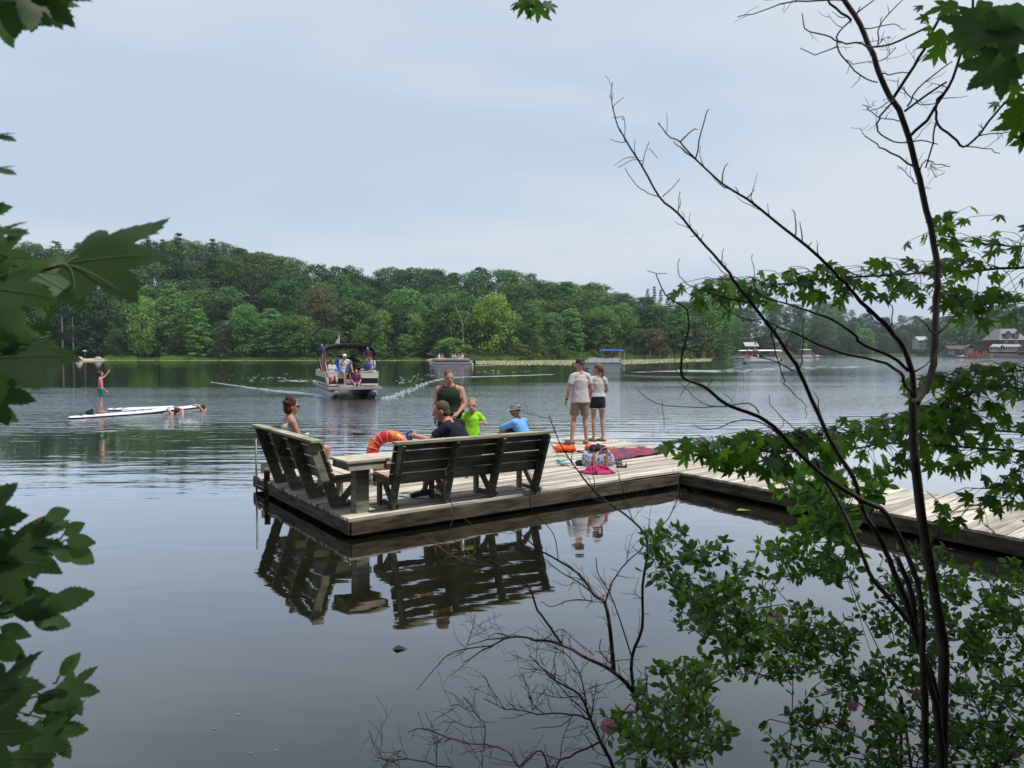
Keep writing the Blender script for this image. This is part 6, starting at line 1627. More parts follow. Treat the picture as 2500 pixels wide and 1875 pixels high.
rosebush("dense dark leafy shrub filling the lower right corner", (2480, 1990), 2.5, [(2360, 1480, 110, 100, 110), (2440, 1590, 90, 120, 130), (2350, 1620, 90, 90, 80), (2450, 1760, 80, 100, 90), (2380, 1830, 120, 60, 80), (2480, 1450, 60, 90, 50), (2300, 1400, 70, 60, 30), (2340, 1740, 70, 70, 40)], 55, lsz=(.022, .036))
rosebush("leafy sprigs growing in front of the walkway side boards", (2200, 1700), 2.75, [(1940, 1190, 72, 50, 40), (2020, 1170, 70, 50, 36), (2060, 1220, 90, 60, 50), (1990, 1250, 60, 60, 34), (2150, 1170, 50, 40, 16), (2000, 1310, 90, 50, 40), (2060, 1350, 60, 40, 16)], 56, lsz=(.034, .056))
# blossoms
pinkp = mat("rose_petal", (.85, .42, .55), .6, .12, 20, trans=(.9, .5, .6), tfac=.35)
for (px, py, s, d, lb) in ((1484, 1770, .024, 2.05, "pale pink rose blossom beside the dead shrub at the lower edge"), (1900, 1503, .014, 2.2, "small pink blossom in the middle of the rose shrub"), (2080, 1722, .018, 2.2, "pink blossom low between the stems left of the trunk"), (2235, 1690, .015, 2.3, "small pink blossom against the forked tree trunk"), (2318, 1447, .012, 2.3, "tiny pink blossom in the dark shrub right of the trunk")):
    p = at(px, py, d); t = thing("rose_blossom", lb, "flower", tuple(p), 0, "wild rose blossoms")
    for k in range(5):
        a = 2 * PI * k / 5 + px; me = MB(); u = V((cos(a), -.25, sin(a))).normalized(); sd_ = u.cross(V((0, -1, 0))).normalized()
        me.add([p, p + u * s * .6 + sd_ * s * .5, p + u * s * 1.05 + sd_ * s * .3 + V((0, -.2 * s, 0)), p + u * s * .95, p + u * s * 1.05 - sd_ * s * .3 + V((0, -.2 * s, 0)), p + u * s * .6 - sd_ * s * .5], [(0, 1, 2, 3), (0, 3, 4, 5)]); me.build("petal", pinkp, t, world=True)
    me = MB(); me.ell(p + V((0, -.3 * s, 0)), (s * .2,) * 3, None, 8, 6); me.build("centre", mat("yellow_centre", (.5, .35, .05)), t, world=True)

# ---- the trees of the near bank that stand over and behind the photographer and shade this spot
random.seed(9)
for (x, y, h, lab) in ((-6.5, -5.0, 15, "tall round tree on the near bank behind the photographer, to the left"), (1.0, -8.5, 17, "tall round tree on the near bank straight behind the photographer"), (7.5, -4.5, 16, "tall round tree on the near bank behind the photographer, to the right"), (-12, -9, 17, "round tree farther left on the near bank behind the photographer"),
                       (13, -8, 18, "round tree farther right on the near bank behind the photographer"), (4, -13, 19, "tall tree in the second row behind the photographer"), (-5, -14, 19, "tall tree in the second row behind the photographer, to the left"), (20, -4, 15, "tree on the near bank well to the right"), (-21, -8, 16, "tree on the near bank well to the left")):
    tree(('round', int(abs(x)) % 4), V((x, y, .5)), h, 1.15, (.05, .085, .025), lab)
# ------------------------------------------------------------------ boats
alum = mat("aluminium", (.36, .375, .40), .45, .10, 3, metal=.5, spec=.5); cream = mat("cream_fence_panel", (.60, .56, .47), .45, .06, 3); navyp = mat("black_fence_panel", (.012, .013, .02), .35, .05, 3)
canv = mat("black_canvas", (.018, .018, .022), .9, .15, 6); bluec = mat("blue_canvas", (.03, .12, .38), .85, .12, 6); whitec = mat("white_canvas", (.72, .72, .70), .85, .08, 6)
seatm = mat("boat_seat_vinyl", (.55, .52, .46), .5, .08, 5); greyd = mat("deck_carpet", (.32, .31, .30), .9, .15, 10); blackp = mat("black_motor", (.015, .015, .018), .3, .05)
redv = mat("red_cloth", (.36, .045, .05), .8, .1); flagw = mat("flag_white", (.50, .46, .49), .8, .05); flagb = mat("flag_blue", (.03, .05, .20), .8, .05)
def pontoon(label, loc, rz, L_=6.8, W=2.5, panel=(cream, navyp), canopy=None, ch=2.25, tubes=2, bow_h=.0, name="pontoon_boat", motor=True, cx=(.15, .62), group="pontoon boats out on the lake", arch=.22, swoosh=False, gate=True):
    """local: x right, y from bow (0) to stern (L)"""
    t = thing(name, label, "boat", loc, rz, group)
    for sx in (-1, 1):
        x = sx * (W / 2 - .36); mb = MB()
        pts = [(x, -.25, .30), (x, .0, .22), (x, .35, .14), (x, .9, .10), (x, L_ - .1, .10), (x, L_ + .1, .10)]; mb.tube(pts, [.03, .13, .24, .30, .30, .26], 14); mb.build("pontoon", alum, t, smooth=True)
    mb = MB(); mb.box((0, L_ / 2 + .05, .475), (W, L_ - .1, .05)); mb.build("deck", greyd, t)
    for (c, s) in (((0, -.02, .455), (W + .04, .04, .12)), ((-W / 2 - .012, L_ / 2, .455), (.03, L_, .12)), ((W / 2 + .012, L_ / 2, .455), (.03, L_, .12))):
        mb = MB(); mb.box(c, s); mb.build("deck_rim", alum, t)
    f0_, f1_ = .62, L_ - .55; xs_ = W / 2 - .06; z0, z1 = .53, 1.22
    def fence(a, b, door=False):
        a = V(a); b = V(b); d = (b - a)
        n_ = max(1, round(d.length / 1.5))
        for i in range(n_):
            p, q = a + d * (i / n_ + .004), a + d * ((i + 1) / n_ - .004)
            for (lo, hi, m) in ((z0 + .03, z0 + .12, panel[0]), (z0 + .125, z0 + .40, panel[1]), (z0 + .405, z1 - .05, panel[0])):
                mb = MB(); mb.beam(p + V((0, 0, (lo + hi) / 2)), q + V((0, 0, (lo + hi) / 2)), hi - lo, .012, side=V((0, 0, 1))); mb.build("fence_panel", m, t)
            mb = MB(); r_ = .018; mb.tube([p + V((0, 0, z0)), p + V((0, 0, z1 - .03)), p + (q - p) * .03 + V((0, 0, z1)), q - (q - p) * .03 + V((0, 0, z1)), q + V((0, 0, z1 - .03)), q + V((0, 0, z0))], r_, 6); mb.tube([p + V((0, 0, z0 + .4)), q + V((0, 0, z0 + .4))], r_ * .8, 6)
            mb.build("fence_rail", cream if panel[0] is cream else alum, t, smooth=True)
    fence((-xs_, f0_, 0), (-.35, f0_, 0)); fence((.35, f0_, 0), (xs_, f0_, 0)); fence((-xs_, f0_ + .02, 0), (-xs_, f1_, 0)); fence((xs_, f0_ + .02, 0), (xs_, f1_, 0)); fence((-xs_ + .02, f1_, 0), (xs_ - .02, f1_, 0))
    for (c, s) in (((-xs_ + .33, 1.7, .78), (.52, 1.8, .5)), ((xs_ - .33, 1.7, .78), (.52, 1.8, .5)), ((-xs_ + .33, L_ - 1.7, .78), (.52, 1.6, .5)), ((xs_ - .33, L_ - 1.9, .78), (.52, 1.2, .5))):
        mb = MB(); mb.box(c, s); mb.build("seat", seatm, t, bevel=.04)
        mb = MB(); mb.box((c[0] + (.21 if c[0] > 0 else -.21), c[1], 1.14), (.12, s[1], .30)); mb.build("seat_back", seatm, t, bevel=.03)
    mb = MB(); mb.box((.55, L_ * .52, .90), (.6, .5, .75), taper=.8); mb.build("console", panel[0], t, bevel=.03)
    mb = MB(); mb.box((.55, L_ * .52 - .15, 1.36), (.5, .02, .22), Matrix.Rotation(-.4, 3, 'X')); mb.build("windscreen", mat("smoked_glass", (.02, .022, .025), .1, 0, 3, spec=.6), t)
    mb = MB(); mb.tube([(.55 + .17 * cos(a), L_ * .52 + .22, 1.2 + .17 * sin(a)) for a in [2 * PI * i / 16 for i in range(17)]], .015, 6); mb.build("steering_wheel", blackp, t)
    if motor:
        mb = MB(); mb.box((0, L_ + .25, .72), (.40, .55, .50), taper=.75); mb.box((0, L_ + .28, .25), (.16, .22, .6)); mb.build("outboard_motor", blackp, t, bevel=.06)
    if canopy:
        y0, y1 = L_ * cx[0], L_ * cx[1]; mb = MB(); nx, ny = 16, 8
        for j in range(ny + 1):
            for i in range(nx + 1):
                u = i / nx * 2 - 1; v = j / ny; z = ch - arch * abs(u) ** 2.6 - .05 * (2 * v - 1) ** 2 + (-.13 * max(0, abs(u) - .92) / .08)
                mb.v.append((u * (W / 2 - .02), lerp(y0, y1, v), z))
        for j in range(ny):
            for i in range(nx): q = j * (nx + 1) + i; mb.f.append((q, q + 1, q + nx + 2, q + nx + 1)); mb.m.append(0)
        o = mb.build("canopy", canopy, t, smooth=True); sm_ = o.modifiers.new("s", 'SOLIDIFY'); sm_.thickness = .03
        for yy in (y0, y1):   # valance
            mb = MB(); vs = []
            for i in range(nx + 1):
                u = i / nx * 2 - 1; z = ch - .05 - arch * abs(u) ** 2.6 + (-.13 * max(0, abs(u) - .92) / .08)
                vs += [(u * (W / 2 - .02), yy, z), (u * (W / 2 - .03), yy + (.05 if yy == y0 else -.05), z - .20 * (1 - .3 * abs(u)))]
            mb.add(vs, [(2 * i, 2 * i + 1, 2 * i + 3, 2 * i + 2) for i in range(nx)]); o = mb.build("valance", canopy, t, smooth=True); sm_ = o.modifiers.new("s", 'SOLIDIFY'); sm_.thickness = .012
        ym = (y0 + y1) / 2
        for sx in (-1, 1):
            for yy in (y0 + .05, ym, y1 - .05):
                mb = MB(); x = sx * (W / 2 - .05); ze = ch - arch - .12
                mb.tube([(x, ym + .2, z1 + .02), (x, lerp(ym, yy, .85), ze * .5 + z1 * .5), (x, yy, ze), (x * .86, yy, ch - arch * .62)], .020, 6); mb.build("canopy_frame", canopy if canopy is canv else alum, t, smooth=True)
    return t
def flag(label, base, h, w_, hl, parent_loc=None, furl=False, lean=(0, 0)):
    t = thing("flag", label, "flag", tuple(base), 0); b = V(base); tp = b + V((lean[0], lean[1], h))
    mb = MB(); mb.tube([b, tp], .022, 6); mb.build("flag_pole", whitef, t, world=True)
    n_ = 13; fh = hl
    for k in range(n_):
        mb = MB(); z1_ = tp.z - .02 - fh * k / n_; z0_ = z1_ - fh / n_ + .001
        if furl:   # hanging limp: stripes run down
            x0 = -w_ / 2 + w_ * k / n_; x1 = x0 + w_ / n_; vs = []
            for j in range(9):
                s_ = j / 8; z_ = tp.z - .08 - fh * s_; c_ = b.lerp(tp, (z_ - b.z) / h)
                vs += [c_ + V((x0 * (.5 + .5 * s_) + .03 * sin(s_ * 7), -.04 + .04 * sin(k * 1.9 + s_ * 3), 0)) + V((0, 0, z_ - c_.z)), c_ + V((x1 * (.5 + .5 * s_) + .03 * sin(s_ * 7), -.04 + .04 * sin((k + 1) * 1.9 + s_ * 3), 0)) + V((0, 0, z_ - c_.z))]
            mb.add(vs, [(2 * j, 2 * j + 1, 2 * j + 3, 2 * j + 2) for j in range(8)])
        o = mb.build("stripe", redv if k % 2 == 0 else flagw, t, world=True)
    c_ = tp + V((0, -.07, -.26)); mb = MB(); mb.ell(c_, (w_ * .24, .05, .20)); mb.build("canton", flagb, t, world=True, smooth=True)
    return t

BX, BY = at(868, 970, 35.6).x, 35.6
BR = radians(20.5)
pontoon("black canopied pontoon boat with cream rails coming towards the dock, full of passengers", (BX, BY, 0), BR, 7.0, 2.55, (cream, navyp), canv, 2.66, cx=(.24, .78), arch=.24, name="pontoon_boat")
Rb = Matrix.Rotation(BR, 3, 'Z')
def onb(x, y, z): return V((BX, BY, 0)) + Rb @ V((x, y, z))
flag("limp striped flag on a white pole at the left front of the boat", onb(-1.30, .75, .75), 1.85, .34, 1.25, furl=True, lean=(-.18, 0))
flag("limp striped flag hanging under the right side of the black canopy", onb(.98, 1.6, 1.2), 1.25, .26, .75, furl=True, lean=(-.12, 0))
t = thing("pennant_string", "row of red and white striped cloth hung along the front of the black canopy", "bunting", tuple(onb(0, 2.0, 2.5)))
for k in range(9):
    mb = MB(); x = -.38 + k * .105; a_, b_ = onb(x, 2.03, 2.53), onb(x + .10, 2.03, 2.53); dn = Rb @ V((-.05, .10, -.19)); mb.prism([a_, b_, b_ + dn, a_ + dn], Rb @ V((0, .01, 0))); mb.build("stripe", redv if k % 2 == 0 else flagw, t, world=True)
t = thing("red_bunting", "red and white cloth draped over the left front rail of the black canopied boat", "bunting", tuple(onb(-1.2, .8, 1.0)))
for k in range(5):
    mb = MB(); mb.ell(onb(-1.25 + .11 * k, .62 - .01, .95 - .14 * abs(k - 2.5) * .6), (.07, .05, .22 - .02 * k), None, 8, 6); mb.build("fold", redv if k % 2 else flagw, t, world=True, smooth=True)
whitepole = thing("white_pennant", "small white pennant on the roof of the black canopied boat", "flag", tuple(onb(-.3, 3.5, 2.6)))
mb = MB(); mb.tube([onb(-.3, 3.5, 2.55), onb(-.3, 3.5, 3.12)], .02, 6); mb.build("flag_pole", whitef, whitepole, world=True)
mb = MB(); mb.prism([onb(-.3, 3.5, 3.05), onb(-.52, 3.5, 2.66), onb(-.3, 3.5, 2.66)], Rb @ V((0, .02, 0))); mb.build("cloth", flagw, whitepole, world=True)

def rider(label, x, y, z, face, shirt, skin=SKIN3, hair_=None, J=None, h=1.72, vox=.02, bottom=None, on=onb, rb=BR, cap=None, group=None):
    def ex(t, P, hp, Rh, k, D):
        if cap: hat(t, hp, Rh, k, cap, .06, .085, fwd_only=True)
    return person(label, tuple(on(x, y, z)), rb + radians(face), h, sit(**(J or {})), skin, shirt, bottom or NAVY, (hair_ or hairm("dark_hair", (.05, .04, .035)), 'short'), None, (0, 0), vox=vox, sleeve=.7, leg=.8, extras=ex, face=False, group=group)
# man on the front rail: leg hanging, other knee drawn up
rider("man in white shirt, white cap and pale blue shorts perched on the boat's front rail", -.42, .62, 1.22, 172, WHITE, SKIN3, None,
      dict(knr=(.03, .36, -.03), anr=(.0, .42, -.60), tor=(.02, .56, -.66), knl=(-.26, .28, .50), anl=(-.36, .40, .06), tol=(-.40, .56, .0), wrr=(.10, .22, .20), ell=(-.30, .10, .36), wrl=(-.32, .30, .46), hed=(0, .03, .74)), 1.80, cap=mat("white_cap", (.72, .72, .72), .8, .1), bottom=cloth("pale_blue_shorts", (.32, .42, .56)))
rider("passenger in purple top and shorts sitting in the gap of the boat's front rail", .12, .55, .55, 176, cloth("purple_top", (.10, .03, .12)), SKIN3, None, dict(knl=(-.12, .34, .12), anl=(-.08, .42, -.05), tol=(-.08, .55, -.05), knr=(.12, .34, .12), anr=(.08, .42, -.05), tor=(.08, .55, -.05)), 1.6, bottom=cloth("lilac_shorts", (.16, .15, .25)))
rider("passenger in blue vest sitting at the right front of the black canopied boat", .86, 1.5, 1.02, 120, cloth("blue_vest", (.05, .10, .42)), SKIN2)
rider("passenger in white sitting behind the left flag on the black canopied boat", -.92, 1.4, .98, 210, WHITE, SKIN2, hairm("black_hair", (.012, .012, .015)))
rider("passenger in grey camouflage top seated midway in the black canopied boat", .18, 2.6, 1.0, 180, cloth("grey_green_top", (.10, .10, .085)), SKIN2, hairm("black_hair2", (.015, .013, .012)))
rider("passenger in dark shirt seated behind the man in the white cap", -.25, 3.2, 1.12, 185, BLACK, SKIN2, hairm("black_hair2", (.015, .013, .012)))
rider("passenger in white with striped hat lying an arm along the right rail of the boat", 1.12, 2.2, 1.18, 150, cloth("pale_lilac_shirt", (.52, .50, .62)), SKIN3, None, dict(elr=(.36, .16, .38), wrr=(.52, .36, .26)))
t = thing("beach_chair", "blue folding beach chair standing open at the left of the boat deck", "chair", tuple(onb(-.75, 2.0, 1.1)))
mb = MB(); mb.prism([onb(-1.05, 2.0, 1.10), onb(-.45, 2.0, 1.18), onb(-.38, 2.1, 1.80), onb(-.62, 2.1, 1.86)], Rb @ V((0, .04, 0))); mb.build("back_cloth", mat("bright_blue_cloth", (.03, .14, .62), .8, .1), t, world=True)
mb = MB(); mb.prism([onb(-1.05, 2.0, 1.10), onb(-.45, 2.0, 1.10), onb(-.45, 1.6, 1.05), onb(-1.05, 1.6, 1.05)], (0, 0, .03)); mb.build("seat_cloth", mat("bright_blue_cloth", (.03, .14, .62)), t, world=True)
t = thing("umbrella", "small dark blue umbrella shading passengers in the middle of the boat", "umbrella", tuple(onb(.25, 2.9, 1.2)))
mb = MB(); n_ = 10; c_ = onb(.25, 2.9, 1.92); mb.add([c_ + V((0, 0, .08))] + [onb(.25 + .62 * cos(2 * PI * i / n_), 2.9 + .62 * sin(2 * PI * i / n_), 1.66 + .03 * (i % 2)) for i in range(n_)], [(0, i + 1, (i + 1) % n_ + 1) for i in range(n_)]); o = mb.build("umbrella_cloth", mat("navy_umbrella", (.035, .06, .13), .7, .1), t, world=True)
o.modifiers.new("s", 'SOLIDIFY').thickness = .01
mb = MB(); mb.tube([onb(.25, 2.9, 1.0), c_], .012, 6); mb.build("umbrella_pole", alum, t, world=True)

# mini passengers for the far boats
def mini_proto():
    t = thing("passenger", "x", "person"); mb = MB()
    frust(mb, V((0, 0, .05)), V((0, .02, .52)), .16, .15, 10, 'rr', 1.2, V((1, 0, 0))); frust(mb, V((-.19, 0, .48)), V((-.25, .12, .18)), .06, .05, 8); frust(mb, V((.19, 0, .48)), V((.25, .12, .18)), .06, .05, 8)
    mb.build("shirt", mat("passenger_shirt", (1, 1, 1), .9, .12, 8, objcol=True), t, smooth=True)
    mb = MB(); mb.ell((0, .02, .76), (.085, .10, .12), None, 10, 8); frust(mb, V((0, 0, .5)), V((0, 0, .7)), .05, .05, 8); frust(mb, V((-.1, .05, .08)), V((-.12, .45, .1)), .08, .06, 8); frust(mb, V((.1, .05, .08)), V((.12, .45, .1)), .08, .06, 8); frust(mb, V((-.12, .45, .1)), V((-.12, .5, -.3)), .055, .04, 8); frust(mb, V((.12, .45, .1)), V((.12, .5, -.3)), .055, .04, 8)
    mb.build("body", SKIN3, t, smooth=True)
    mb = MB(); mb.ell((0, -.015, .80), (.095, .11, .11), None, 10, 8); mb.build("hair", hairm("passenger_hair", (.06, .045, .035)), t, smooth=True)
    return t
MINI = mini_proto(); MK = kids(MINI); first_mini = [True]
def mini(x, y, z, rz, color, label, M_, group):
    p = M_[0] + Matrix.Rotation(M_[1], 3, 'Z') @ V((x, y, z)); c = (*color, 1)
    if first_mini[0]:
        first_mini[0] = False; KID[MINI.name] = MK; MINI.location = p; MINI.rotation_euler = (0, 0, M_[1] + rz); MINI["label"] = label; MINI["group"] = group
        for k in MK: k.color = c
        return MINI
    return copy_tree(MINI, p, M_[1] + rz, label=label, group=group, color=c)
# silver boat, side on, no canopy
w2 = G(1048, 893.5); e2 = G(1150, 893.5); M2 = (V((w2.x + .2, w2.y, 0)), radians(-90) + radians(6))
pontoon("open silver and black pontoon boat seen side on, without canopy, bow to the left", tuple(M2[0]), M2[1], 6.9, 2.45, (alum, navyp), None)
rg = random.Random(2)
cols_ = [(.62, .60, .60), (.60, .10, .10), (.55, .50, .50), (.62, .62, .64), (.50, .18, .20), (.60, .56, .52), (.08, .08, .10)]
nm = ["white", "red", "cream", "pale grey", "faded red", "beige", "dark"]
for i, (x, y) in enumerate(((-.4, 1.4), (.5, 1.9), (-.5, 3.6), (.4, 4.0), (-.6, 4.6), (.3, 5.2), (.7, 5.7))):
    mini(x, y, 1.18, rg.uniform(0, 6.2), cols_[i], "passenger in %s top on the open silver boat, number %s from the bow" % (nm[i], ("one", "two", "three", "four", "five", "six", "seven")[i]), M2, "passengers on the open silver boat")
# blue canopied boat
c3 = G(1480, 892); M3 = (V((c3.x + 3.0, c3.y, 0)), radians(82))
pontoon("white pontoon boat with blue canopy behind the couple in white shirts", tuple(M3[0]), M3[1], 6.6, 2.45, (whitef, whitef), bluec, 2.75, cx=(.02, .62), arch=.12)
for i, (x, y, cc, n_) in enumerate(((-.3, 2.0, (.12, .03, .05), "dark red"), (.4, 3.0, (.05, .05, .07), "black"), (-.4, 4.4, (.05, .04, .06), "navy"), (.2, .9, (.4, .25, .2), "tan"))):
    mini(x, y, 1.1, rg.uniform(0, 6.2), cc, "passenger in %s top under the blue canopy" % n_, M3, "passengers under the blue canopy")
# two crowded boats with pale canopies right
c4 = G(1860, 888.5); M4 = (V((c4.x - 3.4, c4.y, 0)), radians(-90) + radians(10))
pontoon("crowded pontoon boat with a white canopy, nearer of the two behind the leaning stem", tuple(M4[0]), M4[1], 7.4, 2.5, (alum, whitef), whitec, 2.75, cx=(.30, .98), arch=.12)
c5 = G(1842, 884); M5 = (V((c5.x - 4.6, c5.y, 0)), radians(-90) - radians(8))
pontoon("crowded pontoon boat with a pale canopy, farther of the two behind the leaning stem", tuple(M5[0]), M5[1], 7.0, 2.5, (alum, navyp), whitec, 2.8, cx=(.1, .8), arch=.10)
wd_ = ["red", "pink", "white", "orange", "black", "blue", "beige", "grey", "maroon"]
wc_ = [(.5, .05, .05), (.55, .25, .28), (.62, .62, .62), (.6, .22, .06), (.03, .03, .04), (.06, .10, .3), (.5, .42, .33), (.25, .25, .26), (.22, .05, .06)]
for i in range(9):
    mini(rg.uniform(-.9, .9), 1.1 + i * .62, 1.15, rg.uniform(0, 6.2), wc_[i], "passenger in %s top on the nearer white canopied crowded boat" % wd_[i], M4, "passengers on the nearer crowded boat")
for i in range(7):
    mini(rg.uniform(-.9, .9), .9 + i * .72, 1.15, rg.uniform(0, 6.2), wc_[(i * 4 + 2) % 9], "passenger in %s top on the farther pale canopied crowded boat" % wd_[(i * 4 + 2) % 9], M5, "passengers on the farther crowded boat")
flag("tiny flag standing on the pale canopy of the farther crowded boat", at(1844, 856, c5.y), 2.4, .5, 1.0, furl=True)
c6 = G(1964, 873.5); M6 = (V((c6.x - 2.2, c6.y, 0)), radians(-70))
pontoon("moored pontoon boat with a tall white canopy at the far right shore", tuple(M6[0]), M6[1], 6.2, 2.5, (alum, whitef), whitec, 3.6, cx=(.0, .85), arch=.1)
js = thing("jet_ski", "small red and white jet ski with a rider off the far right shore", "jet ski", tuple(G(1996, 872)))
p = G(1996, 872); mb = MB(); mb.ell(p + V((0, 0, .25)), (1.5, .5, .40), None, 14, 8); mb.build("hull", redv, js, world=True, smooth=True)
mb = MB(); mb.ell(p + V((-.1, 0, .6)), (1.1, .35, .28), None, 12, 8); mb.build("seat", whitef, js, world=True, smooth=True); mb = MB(); mb.tube([p + V((.3, 0, .7)), p + V((.55, 0, 1.15))], .06, 6); mb.build("handlebar", blackp, js, world=True)
mini(0, 0, .75, 0, (.45, .05, .05), "rider in red on the jet ski off the far right shore", (p, radians(-90)), "jet ski rider")
# wakes: low foam crests, sky glint on the ridges put into their pale colour
foam = mat("wake_foam_glint", (.25, .28, .29), .25, .25, 1.4, spec=.5)
def wake(label, pts, w0, w1, h_=.02, n=170, s0=.25, s1=.9):
    """broken crests: many short wet slivers lying along the track"""
    mb = MB(); P = smooth_path([(p.x, p.y, 0) for p in pts], 10); n_ = len(P); rg = random.Random(len(pts) + int(w0 * 100))
    for q in range(n):
        t_ = rg.random(); f = t_ * (n_ - 1.001); i = int(f); p = V(P[i]).lerp(V(P[i + 1]), f - i); d = (V(P[i + 1]) - V(P[i])).normalized(); s = V((-d.y, d.x, 0)); ww = lerp(w0, w1, t_)
        c_ = p + s * rg.gauss(0, ww * .55); L_ = rg.uniform(s0, s1); d2 = (d + s * rg.gauss(0, .12)).normalized(); wd = rg.uniform(.012, .035) * (1 + p.y / 80)
        mb.add([c_ - d2 * L_ / 2, c_ - s * wd, c_ + d2 * L_ / 2, c_ + s * wd, c_ + V((0, 0, h_ * rg.uniform(.6, 1.3)))], [(0, 1, 4), (1, 2, 4), (2, 3, 4), (3, 0, 4)])
    mb.build("wake", foam, None, smooth=False, kind="stuff", label=label)
wake("thin white wake streaming from the left side of the canopied boat", [G(516, 933), G(560, 939), G(620, 947), G(690, 955), G(745, 960), G(785, 966)], .06, .30, n=260)
wake("bright wake running off to the right behind the canopied boat", [G(940, 972), G(975, 962), G(1010, 948), G(1045, 934), G(1075, 926), G(1110, 921)], .40, .25, n=300)
wake("long faint wake crossing behind the standing people", [G(1110, 921), G(1180, 919), G(1260, 917), G(1340, 914)], .35, .30, n=180, s0=.5, s1=2.0)
wake("bow wash under the black canopied boat", [G(800, 968), G(850, 969), G(895, 966)], .25, .30, .03, n=120)

wake("small ruffled wavelets spreading left of the canopied boat", [G(560, 915), G(640, 925), G(720, 930), G(780, 925)], 3.5, 2.0, .02, n=45, s0=.4, s1=1.2)
wake("small ruffled wavelets spreading right of the canopied boat", [G(950, 935), G(1010, 925), G(1100, 916), G(1250, 905)], 2.5, 4.0, .02, n=60, s0=.4, s1=1.4)
wake("stern wake of the open silver boat", [G(1155, 893), G(1220, 891), G(1330, 889)], .3, .5, .02, n=120, s0=.8, s1=3)
wake("wake behind the crowded boats", [G(1640, 905), G(1760, 906), G(1900, 900), G(2100, 894)], 5, 6, .02, n=200, s0=1, s1=4)
# ------------------------------------------------------------------ houses and shore things
winm = mat("window_glass", (.03, .04, .05), .12, .1, 1, spec=.6); trim = mat("white_trim", (.46, .46, .45), .7, .05, 2)
roofg = mat("grey_shingles", (.21, .22, .23), .9, .15, 1.2, bump=.03, bscale=4); redw = mat("dark_red_siding", (.14, .028, .028), .8, .15, 1.5); beige = mat("beige_siding", (.28, .24, .19), .85, .12, 1.2); whites = mat("white_siding", (.40, .42, .41), .8, .08, 1)
brownr = mat("brown_roof", (.11, .085, .075), .9, .15, 1.5)
def window(t, c, w_, h_, n=V((0, -1, 0)), panes=2):
    sx = V((0, 0, 1)).cross(n)
    f = MB()
    for (o, ww, hh) in ((V((0, 0, h_ / 2)), w_ + .24, .12), (V((0, 0, -h_ / 2)), w_ + .24, .12)): f.beam(c + o - sx * ww / 2, c + o + sx * ww / 2, .12, .12, side=V((0, 0, 1)))
    for s in (-1, 1): f.beam(c + sx * s * (w_ / 2 + .06) - V((0, 0, h_ / 2 - .06)), c + sx * s * (w_ / 2 + .06) + V((0, 0, h_ / 2 - .06)), .12, .12, side=sx)
    f.beam(c - sx * w_ / 2 + n * -.02, c + sx * w_ / 2 + n * -.02, .07, .06, side=V((0, 0, 1)))
    w_o = f.build("window", trim, t, world=True)
    g = MB(); g.box(c - n * .03, (max(abs(sx.x) * w_, .03), max(abs(sx.y) * w_, .03), h_)); g.build("pane", winm, w_o, world=True)
def gable(name, label, c, W, D_, h1, h2, wm, rm, ridge='x', rz=0.0, over=.35):
    """box house with gable roof; c at ground centre of the front wall"""
    t = thing(name, label, "house", tuple(c)); mb = MB(); mb.box(c + V((0, D_ / 2, h1 / 2 - .5)), (W, D_, h1 + 1)); mb.build("wall", wm, t, world=True)
    mb = MB()
    if ridge == 'x':
        for s in (-1, 1):
            yy = c.y + (-over if s < 0 else D_ + over); ym = c.y + D_ / 2
            mb.prism([V((c.x - W / 2 - over, yy, c.z + h1 - .1)), V((c.x + W / 2 + over, yy, c.z + h1 - .1)), V((c.x + W / 2 + over, ym, c.z + h1 + h2)), V((c.x - W / 2 - over, ym, c.z + h1 + h2))], (0, 0, .16))
        for s in (-1, 1):
            x = c.x + s * (W / 2 - .05); mb2 = MB(); mb2.prism([V((x, c.y + .02, c.z + h1)), V((x, c.y + D_ - .02, c.z + h1)), V((x, c.y + D_ / 2, c.z + h1 + h2 - .1))], (-s * .1, 0, 0)); mb2.build("gable_wall", wm, t, world=True)
    else:
        for s in (-1, 1):
            mb.prism([V((c.x + s * (W / 2 + over), c.y - over, c.z + h1 - .15)), V((c.x + s * (W / 2 + over), c.y + D_ + over, c.z + h1 - .15)), V((c.x, c.y + D_ + over, c.z + h1 + h2)), V((c.x, c.y - over, c.z + h1 + h2))], (0, 0, .16))
        mb2 = MB(); mb2.prism([V((c.x - W / 2 + .02, c.y + .05, c.z + h1)), V((c.x + W / 2 - .02, c.y + .05, c.z + h1)), V((c.x, c.y + .05, c.z + h1 + h2 - .1))], (0, .1, 0)); mb2.build("gable_wall", wm, t, world=True)
    mb.build("roof", rm, t, world=True)
    return t
def hpt(px, t): p = far_pt(px, t); return p
